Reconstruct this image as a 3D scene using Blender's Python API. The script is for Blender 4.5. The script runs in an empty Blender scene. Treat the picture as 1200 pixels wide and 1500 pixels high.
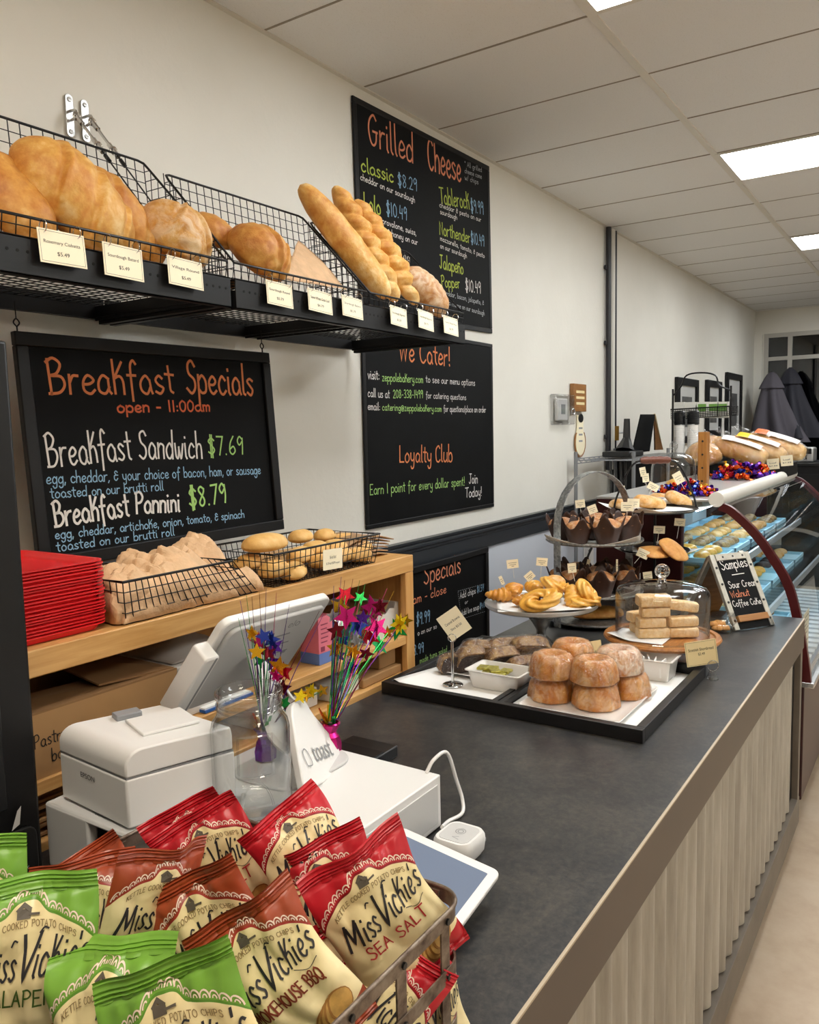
import bpy, math, random
import numpy as np
from mathutils import Vector, Matrix, noise
PI = math.pi
random.seed(7)
S = bpy.context.scene
C = S.collection

# ------------------------------------------------------------------ camera
CAM = Vector((0, 0, 1.62))
YAW, PITCH, ROLL, FPX = math.radians(33.6238), math.radians(-5.6603), math.radians(-1.2803), 1182.24
_f = Vector((math.cos(PITCH)*math.cos(YAW), math.cos(PITCH)*math.sin(YAW), math.sin(PITCH)))
_r = _f.cross(Vector((0, 0, 1))).normalized()
_u = _r.cross(_f)
CR = _r*math.cos(ROLL) + _u*math.sin(ROLL)
CU = -_r*math.sin(ROLL) + _u*math.cos(ROLL)
CF = _f
cam_d = bpy.data.cameras.new('camera')
cam_d.sensor_fit = 'HORIZONTAL'; cam_d.sensor_width = 36; cam_d.lens = FPX/1200*36
cam_d.clip_start = 0.02
cam = bpy.data.objects.new('camera', cam_d); C.objects.link(cam)
_m = Matrix((CR, CU, -CF)).transposed().to_4x4(); _m.translation = CAM
cam.matrix_world = _m
S.camera = cam

# measuring helpers: a sight line of the survey met with a plane of the room
def ray(x, y): return CR*(x-600) - CU*(y-750) + CF*FPX
def onz(x, y, z): d = ray(x, y); return CAM + d*((z-CAM.z)/d.z)
def ony(x, y, Y): d = ray(x, y); return CAM + d*(Y/d.y)
def onx(x, y, X): d = ray(x, y); return CAM + d*(X/d.x)

# ------------------------------------------------------------------ world, exposure
S.view_settings.view_transform = 'Standard'
S.view_settings.look = 'None'
S.view_settings.exposure = 0.11
S.view_settings.gamma = 1
S.view_settings.use_curve_mapping = False
S.cycles.transparent_max_bounces = 32; S.cycles.max_bounces = 10; S.cycles.sample_clamp_indirect = 6
S.cycles.caustics_reflective = False; S.cycles.caustics_refractive = False
wd = bpy.data.worlds.new('night'); S.world = wd; wd.use_nodes = True
wd.node_tree.nodes['Background'].inputs[0].default_value = (0.010, 0.012, 0.018, 1)
wd.node_tree.nodes['Background'].inputs[1].default_value = 1.0
PANEL_STRENGTH = 17.0            # ceiling troffers
PANEL_COLOUR = (0.95, 0.985, 1.0)
WARM_STRENGTH, WARM_COLOUR = 14.0, (1.0, 0.90, 0.76)   # unseen panels over the near end, tinted warm
COOL_CASE = 32.0                  # lamp tube inside the display case

# ------------------------------------------------------------------ materials
def lin(h):
    if isinstance(h, str):
        h = h.lstrip('#'); v = [int(h[i:i+2], 16)/255 for i in (0, 2, 4)]
    else:
        v = [c/255 for c in h]
    return tuple((c/12.92 if c <= .04045 else ((c+.055)/1.055)**2.4) for c in v) + (1,)
class NT:
    def __init__(s, name):
        s.m = bpy.data.materials.new(name); s.m.use_nodes = True
        s.n = s.m.node_tree.nodes; s.l = s.m.node_tree.links
        s.b = s.n['Principled BSDF']; s.out = s.n['Material Output']
    def new(s, t, **kw):
        n = s.n.new(t)
        for k, v in kw.items(): setattr(n, k, v)
        return n
    def link(s, a, b): s.l.new(a, b)
    def coord(s, which='Object'):
        return s.new('ShaderNodeTexCoord').outputs[which]
    def noise(s, scale, detail=4, rough=.55, vec=None, dist=0, mapscale=None):
        n = s.new('ShaderNodeTexNoise'); n.inputs['Scale'].default_value = scale
        n.inputs['Detail'].default_value = detail; n.inputs['Roughness'].default_value = rough
        n.inputs['Distortion'].default_value = dist
        v = vec or s.coord()
        if mapscale:
            mp = s.new('ShaderNodeMapping'); mp.inputs['Scale'].default_value = mapscale
            s.link(v, mp.inputs[0]); v = mp.outputs[0]
        s.link(v, n.inputs['Vector'])
        return n.outputs['Fac']
    def ramp(s, fac, stops):
        r = s.new('ShaderNodeValToRGB'); e = r.color_ramp.elements
        while len(e) > 1: e.remove(e[0])
        e[0].position = stops[0][0]; e[0].color = lin(stops[0][1])
        for p, c in stops[1:]:
            k = e.new(p); k.color = lin(c)
        s.link(fac, r.inputs[0]); return r.outputs[0]
    def math(s, op, a, b=None, c=None, clamp=False):
        n = s.new('ShaderNodeMath', operation=op); n.use_clamp = clamp
        for i, v in enumerate((a, b, c)):
            if v is None: continue
            if isinstance(v, (int, float)): n.inputs[i].default_value = v
            else: s.link(v, n.inputs[i])
        return n.outputs[0]
    def mix(s, f, a, b):
        n = s.new('ShaderNodeMix', data_type='RGBA')
        for v, i in ((f, 0), (a, 6), (b, 7)):
            if isinstance(v, (int, float)): n.inputs[i].default_value = v
            elif isinstance(v, tuple): n.inputs[i].default_value = v
            else: s.link(v, n.inputs[i])
        return n.outputs[2]
    def bump(s, h, strength=.3, dist=.002):
        b = s.new('ShaderNodeBump'); b.inputs['Strength'].default_value = strength
        b.inputs['Distance'].default_value = dist
        s.link(h, b.inputs['Height']); s.link(b.outputs[0], s.b.inputs['Normal'])
def pm(name, col, rough=.5, metal=0, var=0, vscale=20, bump=0, bscale=200, bdist=.001, coat=0, spec=.5, sss=0):
    t = NT(name); b = t.b
    b.inputs['Base Color'].default_value = lin(col); b.inputs['Roughness'].default_value = rough
    b.inputs['Metallic'].default_value = metal; b.inputs['Specular IOR Level'].default_value = spec
    if coat: b.inputs['Coat Weight'].default_value = coat; b.inputs['Coat Roughness'].default_value = .08
    if var:
        c = lin(col); f = t.noise(vscale)
        lo = tuple(max(0, x*(1-var)) for x in c[:3]) + (1,); hi = tuple(min(1, x*(1+var)) for x in c[:3]) + (1,)
        r = t.new('ShaderNodeMapRange'); r.inputs[1].default_value = .3; r.inputs[2].default_value = .7
        t.link(f, r.inputs[0])
        t.link(t.mix(r.outputs[0], lo, hi), b.inputs['Base Color'])
    if bump: t.bump(t.noise(bscale, 3), bump, bdist)
    return t.m
def emit(name, col, strength):
    t = NT(name); t.b.inputs['Base Color'].default_value = (0.8, 0.8, 0.8, 1)
    t.b.inputs['Emission Color'].default_value = tuple(col[:3]) + (1,)
    t.b.inputs['Emission Strength'].default_value = strength
    return t.m
def glassmat(name, tint=(1, 1, 1), rough=0.0, ior=1.45, fac=None, edge=1.0):
    """thin-walled glass: clear straight through plus fresnel gloss"""
    t = NT(name); t.n.remove(t.b)
    tr = t.new('ShaderNodeBsdfTransparent'); tr.inputs[0].default_value = tuple(tint) + (1,)
    gl = t.new('ShaderNodeBsdfGlossy'); gl.inputs['Roughness'].default_value = rough
    lw = t.new('ShaderNodeLayerWeight'); lw.inputs[0].default_value = .5
    if edge < 1: t.link(t.mix(t.math('POWER', lw.outputs['Facing'], 3.0), tuple(tint)+(1,), tuple(c*edge for c in tint)+(1,)), tr.inputs[0])   # longer path through the wall near the silhouette
    fr = t.math('MULTIPLY_ADD', t.math('POWER', lw.outputs['Facing'], 4.0), .85, fac if fac is not None else .035, clamp=True)
    mx = t.new('ShaderNodeMixShader'); t.link(fr, mx.inputs[0])
    t.link(tr.outputs[0], mx.inputs[1]); t.link(gl.outputs[0], mx.inputs[2])
    t.link(mx.outputs[0], t.out.inputs[0])
    return t
def wrapmat(name, amount=.25, scale=90):
    """crinkled clear film: see-through with broken highlights"""
    t = NT(name); t.n.remove(t.b)
    tr = t.new('ShaderNodeBsdfTransparent')
    gl = t.new('ShaderNodeBsdfGlossy'); gl.inputs['Roughness'].default_value = .07
    bp = t.new('ShaderNodeBump'); bp.inputs['Strength'].default_value = .9; bp.inputs['Distance'].default_value = .016
    t.link(t.noise(scale, 3, .6, dist=1.5), bp.inputs['Height']); t.link(bp.outputs[0], gl.inputs['Normal'])
    lw = t.new('ShaderNodeLayerWeight'); lw.inputs[0].default_value = .5; t.link(bp.outputs[0], lw.inputs['Normal'])
    f = t.math('MULTIPLY_ADD', t.math('POWER', lw.outputs['Facing'], 4.0), .8, amount*.35, clamp=True)
    mx = t.new('ShaderNodeMixShader'); t.link(f, mx.inputs[0])
    t.link(tr.outputs[0], mx.inputs[1]); t.link(gl.outputs[0], mx.inputs[2]); t.link(mx.outputs[0], t.out.inputs[0])
    return t.m
def woodmat(name, a, b, scale=6, axis=(1, 12, 12), rough=.42):
    t = NT(name); f = t.noise(scale, 5, .6, dist=.6, mapscale=axis)
    t.link(t.ramp(f, [(.3, a), (.7, b)]), t.b.inputs['Base Color']); t.b.inputs['Roughness'].default_value = rough
    return t.m
def breadmat(name, stops, scale=9, flour=0, fcol='#f0e4cc', rough=.55, bump=.5, bscale=60):
    t = NT(name)
    f = t.noise(scale, 5, .6, dist=.4)
    g = t.noise(scale*5, 4, .6)
    f2 = t.math('MULTIPLY_ADD', g, .35, t.math('MULTIPLY', f, .75))
    col = t.ramp(f2, stops)
    if flour:
        fl = t.ramp(t.noise(scale*2.2, 6, .7, dist=.8), [(.5-.12*flour, '#000000'), (.62, '#ffffff')])
        col = t.mix(t.math('MULTIPLY', fl, flour*.75), col, lin(fcol))
    t.link(col, t.b.inputs['Base Color']); t.b.inputs['Roughness'].default_value = rough
    t.bump(t.noise(bscale, 5, .65), bump, .003)
    return t.m

M = {}
def mats():
    # walls: painted plaster with faint trowel marks
    t = NT('wall_paint'); t.b.inputs['Roughness'].default_value = .55
    t.link(t.ramp(t.noise(1.3, 4), [(.35, '#e3e0d6'), (.7, '#ebe8df')]), t.b.inputs['Base Color'])
    t.bump(t.noise(26, 6, .65), .35, .004); M['wall'] = t.m
    M['wall_low'] = pm('wall_grey_paint', '#c9cdd6', .5, bump=.25, bscale=40)
    t = NT('concrete_floor'); t.b.inputs['Roughness'].default_value = .5
    f = t.noise(3.5, 6, .65)
    t.link(t.ramp(f, [(.3, '#a08a72'), (.5, '#b19c84'), (.72, '#bcaa94')]), t.b.inputs['Base Color'])
    t.bump(t.noise(60, 4), .15, .002); M['floor'] = t.m
    t = NT('ceiling_tile'); t.b.inputs['Roughness'].default_value = .9
    t.link(t.ramp(t.noise(180, 3, .8), [(.28, '#d3d1cc'), (.42, '#ebebea')]), t.b.inputs['Base Color'])
    M['tile'] = t.m
    M['tbar'] = pm('ceiling_grid_metal', '#dedad0', .45)
    t = NT('slate_laminate'); t.b.inputs['Roughness'].default_value = .33
    f = t.noise(6.5, 10, .72, dist=.7); g = t.noise(75, 6, .75, dist=.4)
    h = t.math('MULTIPLY_ADD', g, .55, t.math('MULTIPLY', f, .52))
    t.link(t.ramp(h, [(.33, '#17171a'), (.47, '#262629'), (.55, '#363534'), (.66, '#4a4641'), (.8, '#5c5751')]), t.b.inputs['Base Color'])
    t.link(t.math('MULTIPLY_ADD', g, .12, .28), t.b.inputs['Roughness'])
    M['slate'] = t.m
    M['fascia'] = pm('brown_metal_fascia', '#54493f', .42, .25, var=.06, vscale=4)
    M['worn_edge'] = pm('worn_laminate_edge', '#b9aa92', .5)
    M['kick'] = pm('grey_wood_kick_board', '#6b6257', .55, var=.12, vscale=15)
    t = NT('galvanised_corrugated'); t.b.inputs['Metallic'].default_value = .55; t.b.inputs['Roughness'].default_value = .5
    f = t.noise(2.6, 6, .65, mapscale=(9, 9, 1))
    t.link(t.ramp(f, [(.3, '#98938a'), (.55, '#b0aca2'), (.75, '#c2c0b8')]), t.b.inputs['Base Color']); M['galv_sheet'] = t.m
    t = NT('galvanised_steel'); t.b.inputs['Metallic'].default_value = .75; t.b.inputs['Roughness'].default_value = .42
    v = t.new('ShaderNodeTexVoronoi'); v.inputs['Scale'].default_value = 120; t.link(t.coord(), v.inputs['Vector'])
    t.link(t.ramp(v.outputs['Color'], [(.2, '#86898a'), (.8, '#b3b5b4')]), t.b.inputs['Base Color']); M['galv'] = t.m
    M['black'] = pm('black_powder_coat', '#0e0e10', .42, spec=.35)
    M['black_wire'] = pm('black_wire', '#141315', .35, .3)
    M['black_frame'] = pm('black_painted_wood', '#0e0e10', .45, spec=.3)
    t = NT('chalkboard'); t.b.inputs['Roughness'].default_value = .6; t.b.inputs['Specular IOR Level'].default_value = .12
    t.link(t.ramp(t.noise(2.5, 5, .6, dist=.6), [(.35, '#0a0a0b'), (.75, '#121314')]), t.b.inputs['Base Color']); M['chalkboard'] = t.m
    M['black_tray'] = pm('black_stained_wood', '#121112', .42, var=.25, vscale=30)
    M['rail'] = pm('charcoal_trim_paint', '#2b2e33', .35)
    M['conduit_black'] = pm('black_pipe', '#1d1d22', .4)
    M['conduit_white'] = pm('white_conduit', '#d8d5cc', .45)
    for n, c in (('ck_orange', '#d9804e'), ('ck_red', '#d96a42'), ('ck_green', '#a5cf78'), ('ck_lime', '#b3c250'), ('ck_white', '#e4e0dc'), ('ck_blue', '#8db4d0'), ('ck_pink', '#dd8a66'), ('ck_dim', '#a9adb0')):
        M[n] = pm(n + '_chalk', c, .8)
    M['maple'] = woodmat('maple_wood', '#bd8a4c', '#d9ab6d', 5, (1, 14, 14), .4)
    M['maple_v'] = woodmat('maple_wood_upright', '#bd8748', '#d5a566', 5, (14, 14, 1), .4)
    M['maple_in'] = woodmat('maple_panel', '#b07c42', '#c79658', 4, (1, 6, 9), .5)
    M['oak'] = woodmat('oak_wood', '#8a5c2e', '#a8743f', 9, (1, 10, 10), .35)
    M['acacia'] = woodmat('acacia_wood', '#8a5227', '#c08347', 14, (1, 7, 7), .3)
    M['white_pl'] = pm('white_plastic', '#e6e5e3', .35)
    M['white_pl2'] = pm('pale_grey_plastic', '#c9c9c8', .4)
    M['grey_pl'] = pm('grey_plastic', '#8d8f92', .4)
    M['dark_pl'] = pm('dark_plastic', '#17181a', .3)
    M['ceramic'] = pm('white_ceramic', '#eeebe6', .18, coat=.4)
    M['paper'] = pm('white_parchment', '#ecebe8', .7, bump=.2, bscale=30)
    M['card'] = pm('cream_card', '#fcf1d2', .45)
    M['card2'] = pm('tan_card', '#edd9a6', .5)
    M['ink'] = pm('black_ink', '#1a1814', .6)
    M['steel'] = pm('stainless_steel', '#c4c5c6', .24, .8)
    M['steel_b'] = pm('brushed_steel', '#c2c2c1', .36, .7)
    M['chrome'] = pm('chrome', '#d0d0d0', .1, 1)
    M['white_stick'] = pm('white_pick', '#e8e4da', .5)
    M['kraft'] = pm('kraft_paper', '#d6b088', .7, var=.12, vscale=22, bump=.8, bscale=40, bdist=.006)
    M['kraft_d'] = pm('brown_kraft_bag', '#a98661', .75, var=.1, vscale=14, bump=.3, bscale=30)
    M['cardboard'] = pm('corrugated_cardboard', '#a67f52', .75, var=.08, vscale=8)
    M['cardboard_in'] = pm('cardboard_inside', '#8a6640', .8)
    M['carton'] = pm('white_carton', '#d9d6d0', .6)
    M['red_tray'] = pm('red_tray_plastic', '#de2429', .3)
    M['burgundy'] = pm('burgundy_enamel', '#2c080c', .34, spec=.35)
    M['burgundy_l'] = pm('burgundy_trim', '#4a1416', .3)
    M['glass'] = glassmat('clear_glass', edge=.5).m
    M['glass_jar'] = glassmat('jar_glass', (.97, .98, .98), 0.02, 1.5, .075, .36).m
    M['case_glass'] = glassmat('case_glass', (.93, .97, .98), 0.0, 1.5).m
    M['wrap'] = wrapmat('cling_film', .12, 55)
    M['bagfilm'] = wrapmat('clear_bag_film', .3, 45)
    M['bread'] = breadmat('crust', [(.28, '#a35d20'), (.44, '#c98638'), (.56, '#dca654'), (.70, '#efce92')], 8, bump=.8, bscale=45)
    M['bread_d'] = breadmat('dark_crust', [(.28, '#8c4a18'), (.45, '#bb7730'), (.6, '#d39a4b'), (.74, '#e8c384')], 9, bump=.8, bscale=45)
    M['bread_f'] = breadmat('floured_crust', [(.3, '#b0702f'), (.5, '#cf9546'), (.7, '#e4b96f')], 9, .6, bump=.9, bscale=50)
    M['bread_f2'] = breadmat('striped_crust', [(.3, '#8f5426'), (.5, '#b47a3f'), (.7, '#cfa062')], 8, .8, '#ead8bd')
    M['crumb'] = breadmat('open_crumb', [(.3, '#d5a560'), (.6, '#ecca8d'), (.8, '#f3dba8')], 30)
    M['roll'] = breadmat('soft_roll_crust', [(.3, '#c98f45'), (.5, '#dfae62'), (.72, '#ecc787')], 10)
    M['cake'] = breadmat('bundt_crumb', [(.3, '#a2551a'), (.5, '#c97c2c'), (.72, '#e3a650')], 13, .42, '#f8ecd6', .35, bump=.9, bscale=90)
    M['cake_sugar'] = breadmat('sugared_bundt_crumb', [(.3, '#a2551a'), (.5, '#c97c2c'), (.72, '#e3a650')], 14, 1.0, '#fbf2e4', .5, bump=.9, bscale=90)
    M['brownie'] = breadmat('brown_loaf_crumb', [(.36, '#3b2515'), (.5, '#7a5430'), (.62, '#a8834f'), (.75, '#c5a56e')], 45, rough=.45, bump=.9, bscale=120)
    M['chocolate'] = breadmat('dark_crumb', [(.3, '#231511'), (.6, '#38231a'), (.8, '#4b3325')], 30)
    M['muffin_paper'] = pm('brown_tulip_paper', '#3a2115', .5, var=.25, vscale=30)
    M['muffin'] = breadmat('muffin_top', [(.3, '#74391a'), (.5, '#ab6734'), (.7, '#cf9557')], 34, .35, bump=1.0, bscale=120)
    M['shortbread'] = breadmat('shortbread_crumb', [(.3, '#d3a05c'), (.5, '#e8c187'), (.72, '#f3d9ab')], 22, .3, '#fdf6ea', .7, bump=1.0, bscale=140)
    M['danish'] = breadmat('glazed_pastry', [(.3, '#c77d27'), (.5, '#e0a33e'), (.72, '#efc468')], 14, rough=.3)
    M['croissant'] = breadmat('croissant_crust', [(.3, '#a55f1e'), (.5, '#cf8a30'), (.72, '#e4aa52')], 16, rough=.35)
    M['scone'] = breadmat('scone_crust', [(.3, '#b97a33'), (.5, '#d79c4e'), (.72, '#e8be80')], 16, .4)
    M['cookie'] = breadmat('cookie_crumb', [(.3, '#a86a2d'), (.5, '#c98c48'), (.72, '#d8a560')], 20)
    M['jam'] = pm('dark_jam', '#31120f', .15)
    M['foil'] = {}
    for n, c in (('purple', '#5b2a9c'), ('pink', '#c81f7a'), ('gold', '#d9a520'), ('red', '#b5162c'), ('blue', '#2a3f9c'), ('green', '#1f9b46'), ('orange', '#dd5a1e'), ('maroon', '#6d1024'), ('silver', '#c0c2c8'), ('yellow', '#e3c81e'), ('mint', '#3fd07c')):
        M['foil'][n] = pm(n + '_foil', c, .22, .75)
mats()
# ------------------------------------------------------------------ mesh building
class MB:
    def __init__(s): s.v = []; s.f = []; s.mi = []; s.uv = None
    def add(s, vs, fs, mi=0):
        o = len(s.v); s.v += [tuple(p) for p in vs]
        s.f += [tuple(i+o for i in f) for f in fs]; s.mi += [mi]*len(fs)
        return o
    def box(s, c, d, rz=0, mi=0, mat=None):
        x, y, z = d[0]/2, d[1]/2, d[2]/2
        vs = [Vector((sx*x, sy*y, sz*z)) for sz in (-1, 1) for sy in (-1, 1) for sx in (-1, 1)]
        if rz: R_ = Matrix.Rotation(rz, 3, 'Z'); vs = [R_ @ p for p in vs]
        if mat is not None: vs = [mat @ p for p in vs]
        c = Vector(c); vs = [p + c for p in vs]
        s.add(vs, [(0, 2, 3, 1), (4, 5, 7, 6), (0, 1, 5, 4), (2, 6, 7, 3), (0, 4, 6, 2), (1, 3, 7, 5)], mi); return s
    def b2(s, lo, hi, mi=0):
        return s.box([(a+b)/2 for a, b in zip(lo, hi)], [b-a for a, b in zip(lo, hi)], mi=mi)
    def tube(s, pts, r, n=8, closed=False, cap=True, mi=0, flat=None):
        pts = [Vector(p) for p in pts]; N = len(pts)
        rs = r if isinstance(r, (list, tuple)) else [r]*N
        T = []
        for i in range(N):
            a = pts[(i-1) % N] if (closed or i > 0) else pts[i]
            b = pts[(i+1) % N] if (closed or i < N-1) else pts[i]
            t = b - a
            T.append(t.normalized() if t.length > 1e-9 else Vector((0, 0, 1)))
        ref = Vector((0, 0, 1)) if abs(T[0].z) < .9 else Vector((1, 0, 0))
        u = T[0].cross(ref).normalized(); vs = []
        for i in range(N):
            u = (u - T[i]*u.dot(T[i]))
            if u.length < 1e-6: u = T[i].orthogonal()
            u.normalize(); w = T[i].cross(u)
            for k in range(n):
                a = 2*PI*k/n
                if flat: vs.append(pts[i] + u*math.cos(a)*rs[i]*flat[0] + w*math.sin(a)*rs[i]*flat[1])
                else: vs.append(pts[i] + u*math.cos(a)*rs[i] + w*math.sin(a)*rs[i])
        fs = []
        for i in range(N if closed else N-1):
            j = (i+1) % N
            for k in range(n):
                l = (k+1) % n; fs.append((i*n+k, i*n+l, j*n+l, j*n+k))
        if cap and not closed:
            fs.append(tuple(reversed(range(n)))); fs.append(tuple((N-1)*n+k for k in range(n)))
        s.add(vs, fs, mi); return s
    def lathe(s, prof, n=32, c=(0, 0, 0), mi=0, wave=None, cap=True):
        c = Vector(c); vs = []; fs = []
        for j, (r, z) in enumerate(prof):
            for k in range(n):
                a = 2*PI*k/n; rr = r*(1 + (wave(a, j) if wave else 0))
                vs.append(c + Vector((rr*math.cos(a), rr*math.sin(a), z)))
        for j in range(len(prof)-1):
            for k in range(n):
                l = (k+1) % n; fs.append((j*n+k, j*n+l, (j+1)*n+l, (j+1)*n+k))
        if cap:
            if prof[0][0] > 1e-5: fs.append(tuple(reversed(range(n))))
            if prof[-1][0] > 1e-5: fs.append(tuple((len(prof)-1)*n+k for k in range(n)))
        s.add(vs, fs, mi); return s
    def grid(s, fn, nu, nv, cu=False, cv=False, mi=0, uv=False):
        us = nu if cu else nu+1; vsn = nv if cv else nv+1
        vs = [fn(i/nu, j/nv) for j in range(vsn) for i in range(us)]
        fs = []
        for j in range(nv):
            for i in range(nu):
                a = (i+1) % us; b = (j+1) % vsn
                fs.append((j*us+i, j*us+a, b*us+a, b*us+i))
        o = s.add(vs, fs, mi)
        if uv:
            s.uv = s.uv or {}
            for j in range(vsn):
                for i in range(us): s.uv[o+j*us+i] = (i/nu, j/nv)
        return s
    def prism(s, out, z0, z1, mat=None, mi=0):
        n = len(out)
        vs = [Vector((x, y, z0)) for x, y in out] + [Vector((x, y, z1)) for x, y in out]
        if mat is not None: vs = [mat @ p for p in vs]
        fs = [tuple(reversed(range(n))), tuple(range(n, 2*n))] + [(i, (i+1) % n, n+(i+1) % n, n+i) for i in range(n)]
        s.add(vs, fs, mi); return s
    def tf(s, m):
        s.v = [tuple(m @ Vector(p)) for p in s.v]; return s
    def ribbon(s, strokes, w, fn, lift=.0006, mi=0):
        """flat pen strokes; fn maps pen-plane (x, y) to space"""
        for st in strokes:
            P = [Vector((p[0], p[1])) for p in st]
            Q = [P[0]]
            for p in P[1:]:
                if (p - Q[-1]).length > w*.15: Q.append(p)
            P = Q
            if len(P) == 1: P = [P[0] - Vector((w*.3, 0)), P[0] + Vector((w*.3, 0))]
            N = len(P); L = []; Rr = []
            for i in range(N):
                a = P[i] - P[i-1] if i else P[1] - P[0]
                b = P[i+1] - P[i] if i < N-1 else a
                a = a.normalized(); b = b.normalized()
                t = (a + b)
                if t.length < .35: t = a
                t.normalize(); nn = Vector((-t.y, t.x)); k = w/2/max(.55, nn.dot(Vector((-a.y, a.x))))
                q = P[i]
                if i == 0: q = q - t*w*.35
                if i == N-1: q = q + t*w*.35
                L.append(q + nn*k); Rr.append(q - nn*k)
            vs = [fn(p.x, p.y) for p in L] + [fn(p.x, p.y) for p in Rr]
            s.add(vs, [(i+N, i+N+1, i+1, i) for i in range(N-1)], mi)
        return s
    def build(s, name, mat, parent=None, loc=None, rz=0, sharp=35, bevel=0, seg=2, subsurf=0, flat=False):
        me = bpy.data.meshes.new(name); me.from_pydata(s.v, [], s.f)
        ml = mat if isinstance(mat, (list, tuple)) else [mat]
        for m in ml: me.materials.append(m)
        if len(ml) > 1: me.polygons.foreach_set('material_index', s.mi)
        if s.uv:
            l = me.uv_layers.new(name='UVMap')
            for lp in me.loops: l.data[lp.index].uv = s.uv.get(lp.vertex_index, (0, 0))
        me.validate()
        if not flat:
            me.polygons.foreach_set('use_smooth', [True]*len(me.polygons))
            me.set_sharp_from_angle(angle=math.radians(sharp))
        me.update()
        o = bpy.data.objects.new(name, me); C.objects.link(o)
        if parent is not None: o.parent = parent
        if loc is not None: o.location = loc
        if rz: o.rotation_euler = (0, 0, rz)
        if bevel:
            b = o.modifiers.new('edge', 'BEVEL'); b.width = bevel; b.segments = seg; b.limit_method = 'ANGLE'; b.angle_limit = math.radians(40)
        if subsurf:
            b = o.modifiers.new('soft', 'SUBSURF'); b.levels = subsurf; b.render_levels = subsurf
        return o

def thing(name, label, cat, loc=(0, 0, 0), rz=0, group=None, rot=None):
    o = bpy.data.objects.new(name, None); C.objects.link(o); o.empty_display_size = .05
    o.location = loc; o.rotation_euler = rot or (0, 0, rz)
    o['label'] = label; o['category'] = cat
    if group: o['group'] = group
    return o
def tag(o, label, cat, group=None, kind=None):
    o['label'] = label; o['category'] = cat
    if group: o['group'] = group
    if kind: o['kind'] = kind
    return o
def struct(o, label=None):
    o['kind'] = 'structure'
    if label: o['label'] = label
    return o
def copy_tree(o, parent=None):
    c = o.copy(); C.objects.link(c); c.parent = parent
    for ch in list(o.children): copy_tree(ch, c)
    return c
def again(src, label, loc=None, rz=None, rot=None, scale=None, group=None):
    c = copy_tree(src); c['label'] = label
    if loc is not None: c.location = loc
    if rz is not None: c.rotation_euler = (0, 0, rz)
    if rot is not None: c.rotation_euler = rot
    if scale is not None: c.scale = scale if not isinstance(scale, (int, float)) else (scale,)*3
    if group: c['group'] = group
    return c
def smooth_path(P, k=6, closed=False):
    P = [Vector(p) for p in P]; n = len(P); out = []
    for i in range(n if closed else n-1):
        a = P[(i-1) % n] if (closed or i) else P[0]*2 - P[1]
        b = P[i]; c = P[(i+1) % n]
        d = P[(i+2) % n] if (closed or i < n-2) else P[-1]*2 - P[-2]
        for j in range(k):
            t = j/k
            out.append(.5*((2*b) + (c-a)*t + (2*a-5*b+4*c-d)*t*t + (3*b-a-3*c+d)*t**3))
    if not closed: out.append(P[-1])
    return out
def rrect(w, d, r, n=5, z=0):
    pts = []
    for cx, cy, a0 in ((w/2-r, d/2-r, 0), (-w/2+r, d/2-r, PI/2), (-w/2+r, -d/2+r, PI), (w/2-r, -d/2+r, 1.5*PI)):
        for i in range(n+1):
            a = a0 + PI/2*i/n; pts.append((cx+r*math.cos(a), cy+r*math.sin(a)))
    return pts
def nz(p, s, seed=0): return noise.noise(Vector((p[0]*s+seed, p[1]*s+seed*.7, p[2]*s-seed)))

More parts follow.
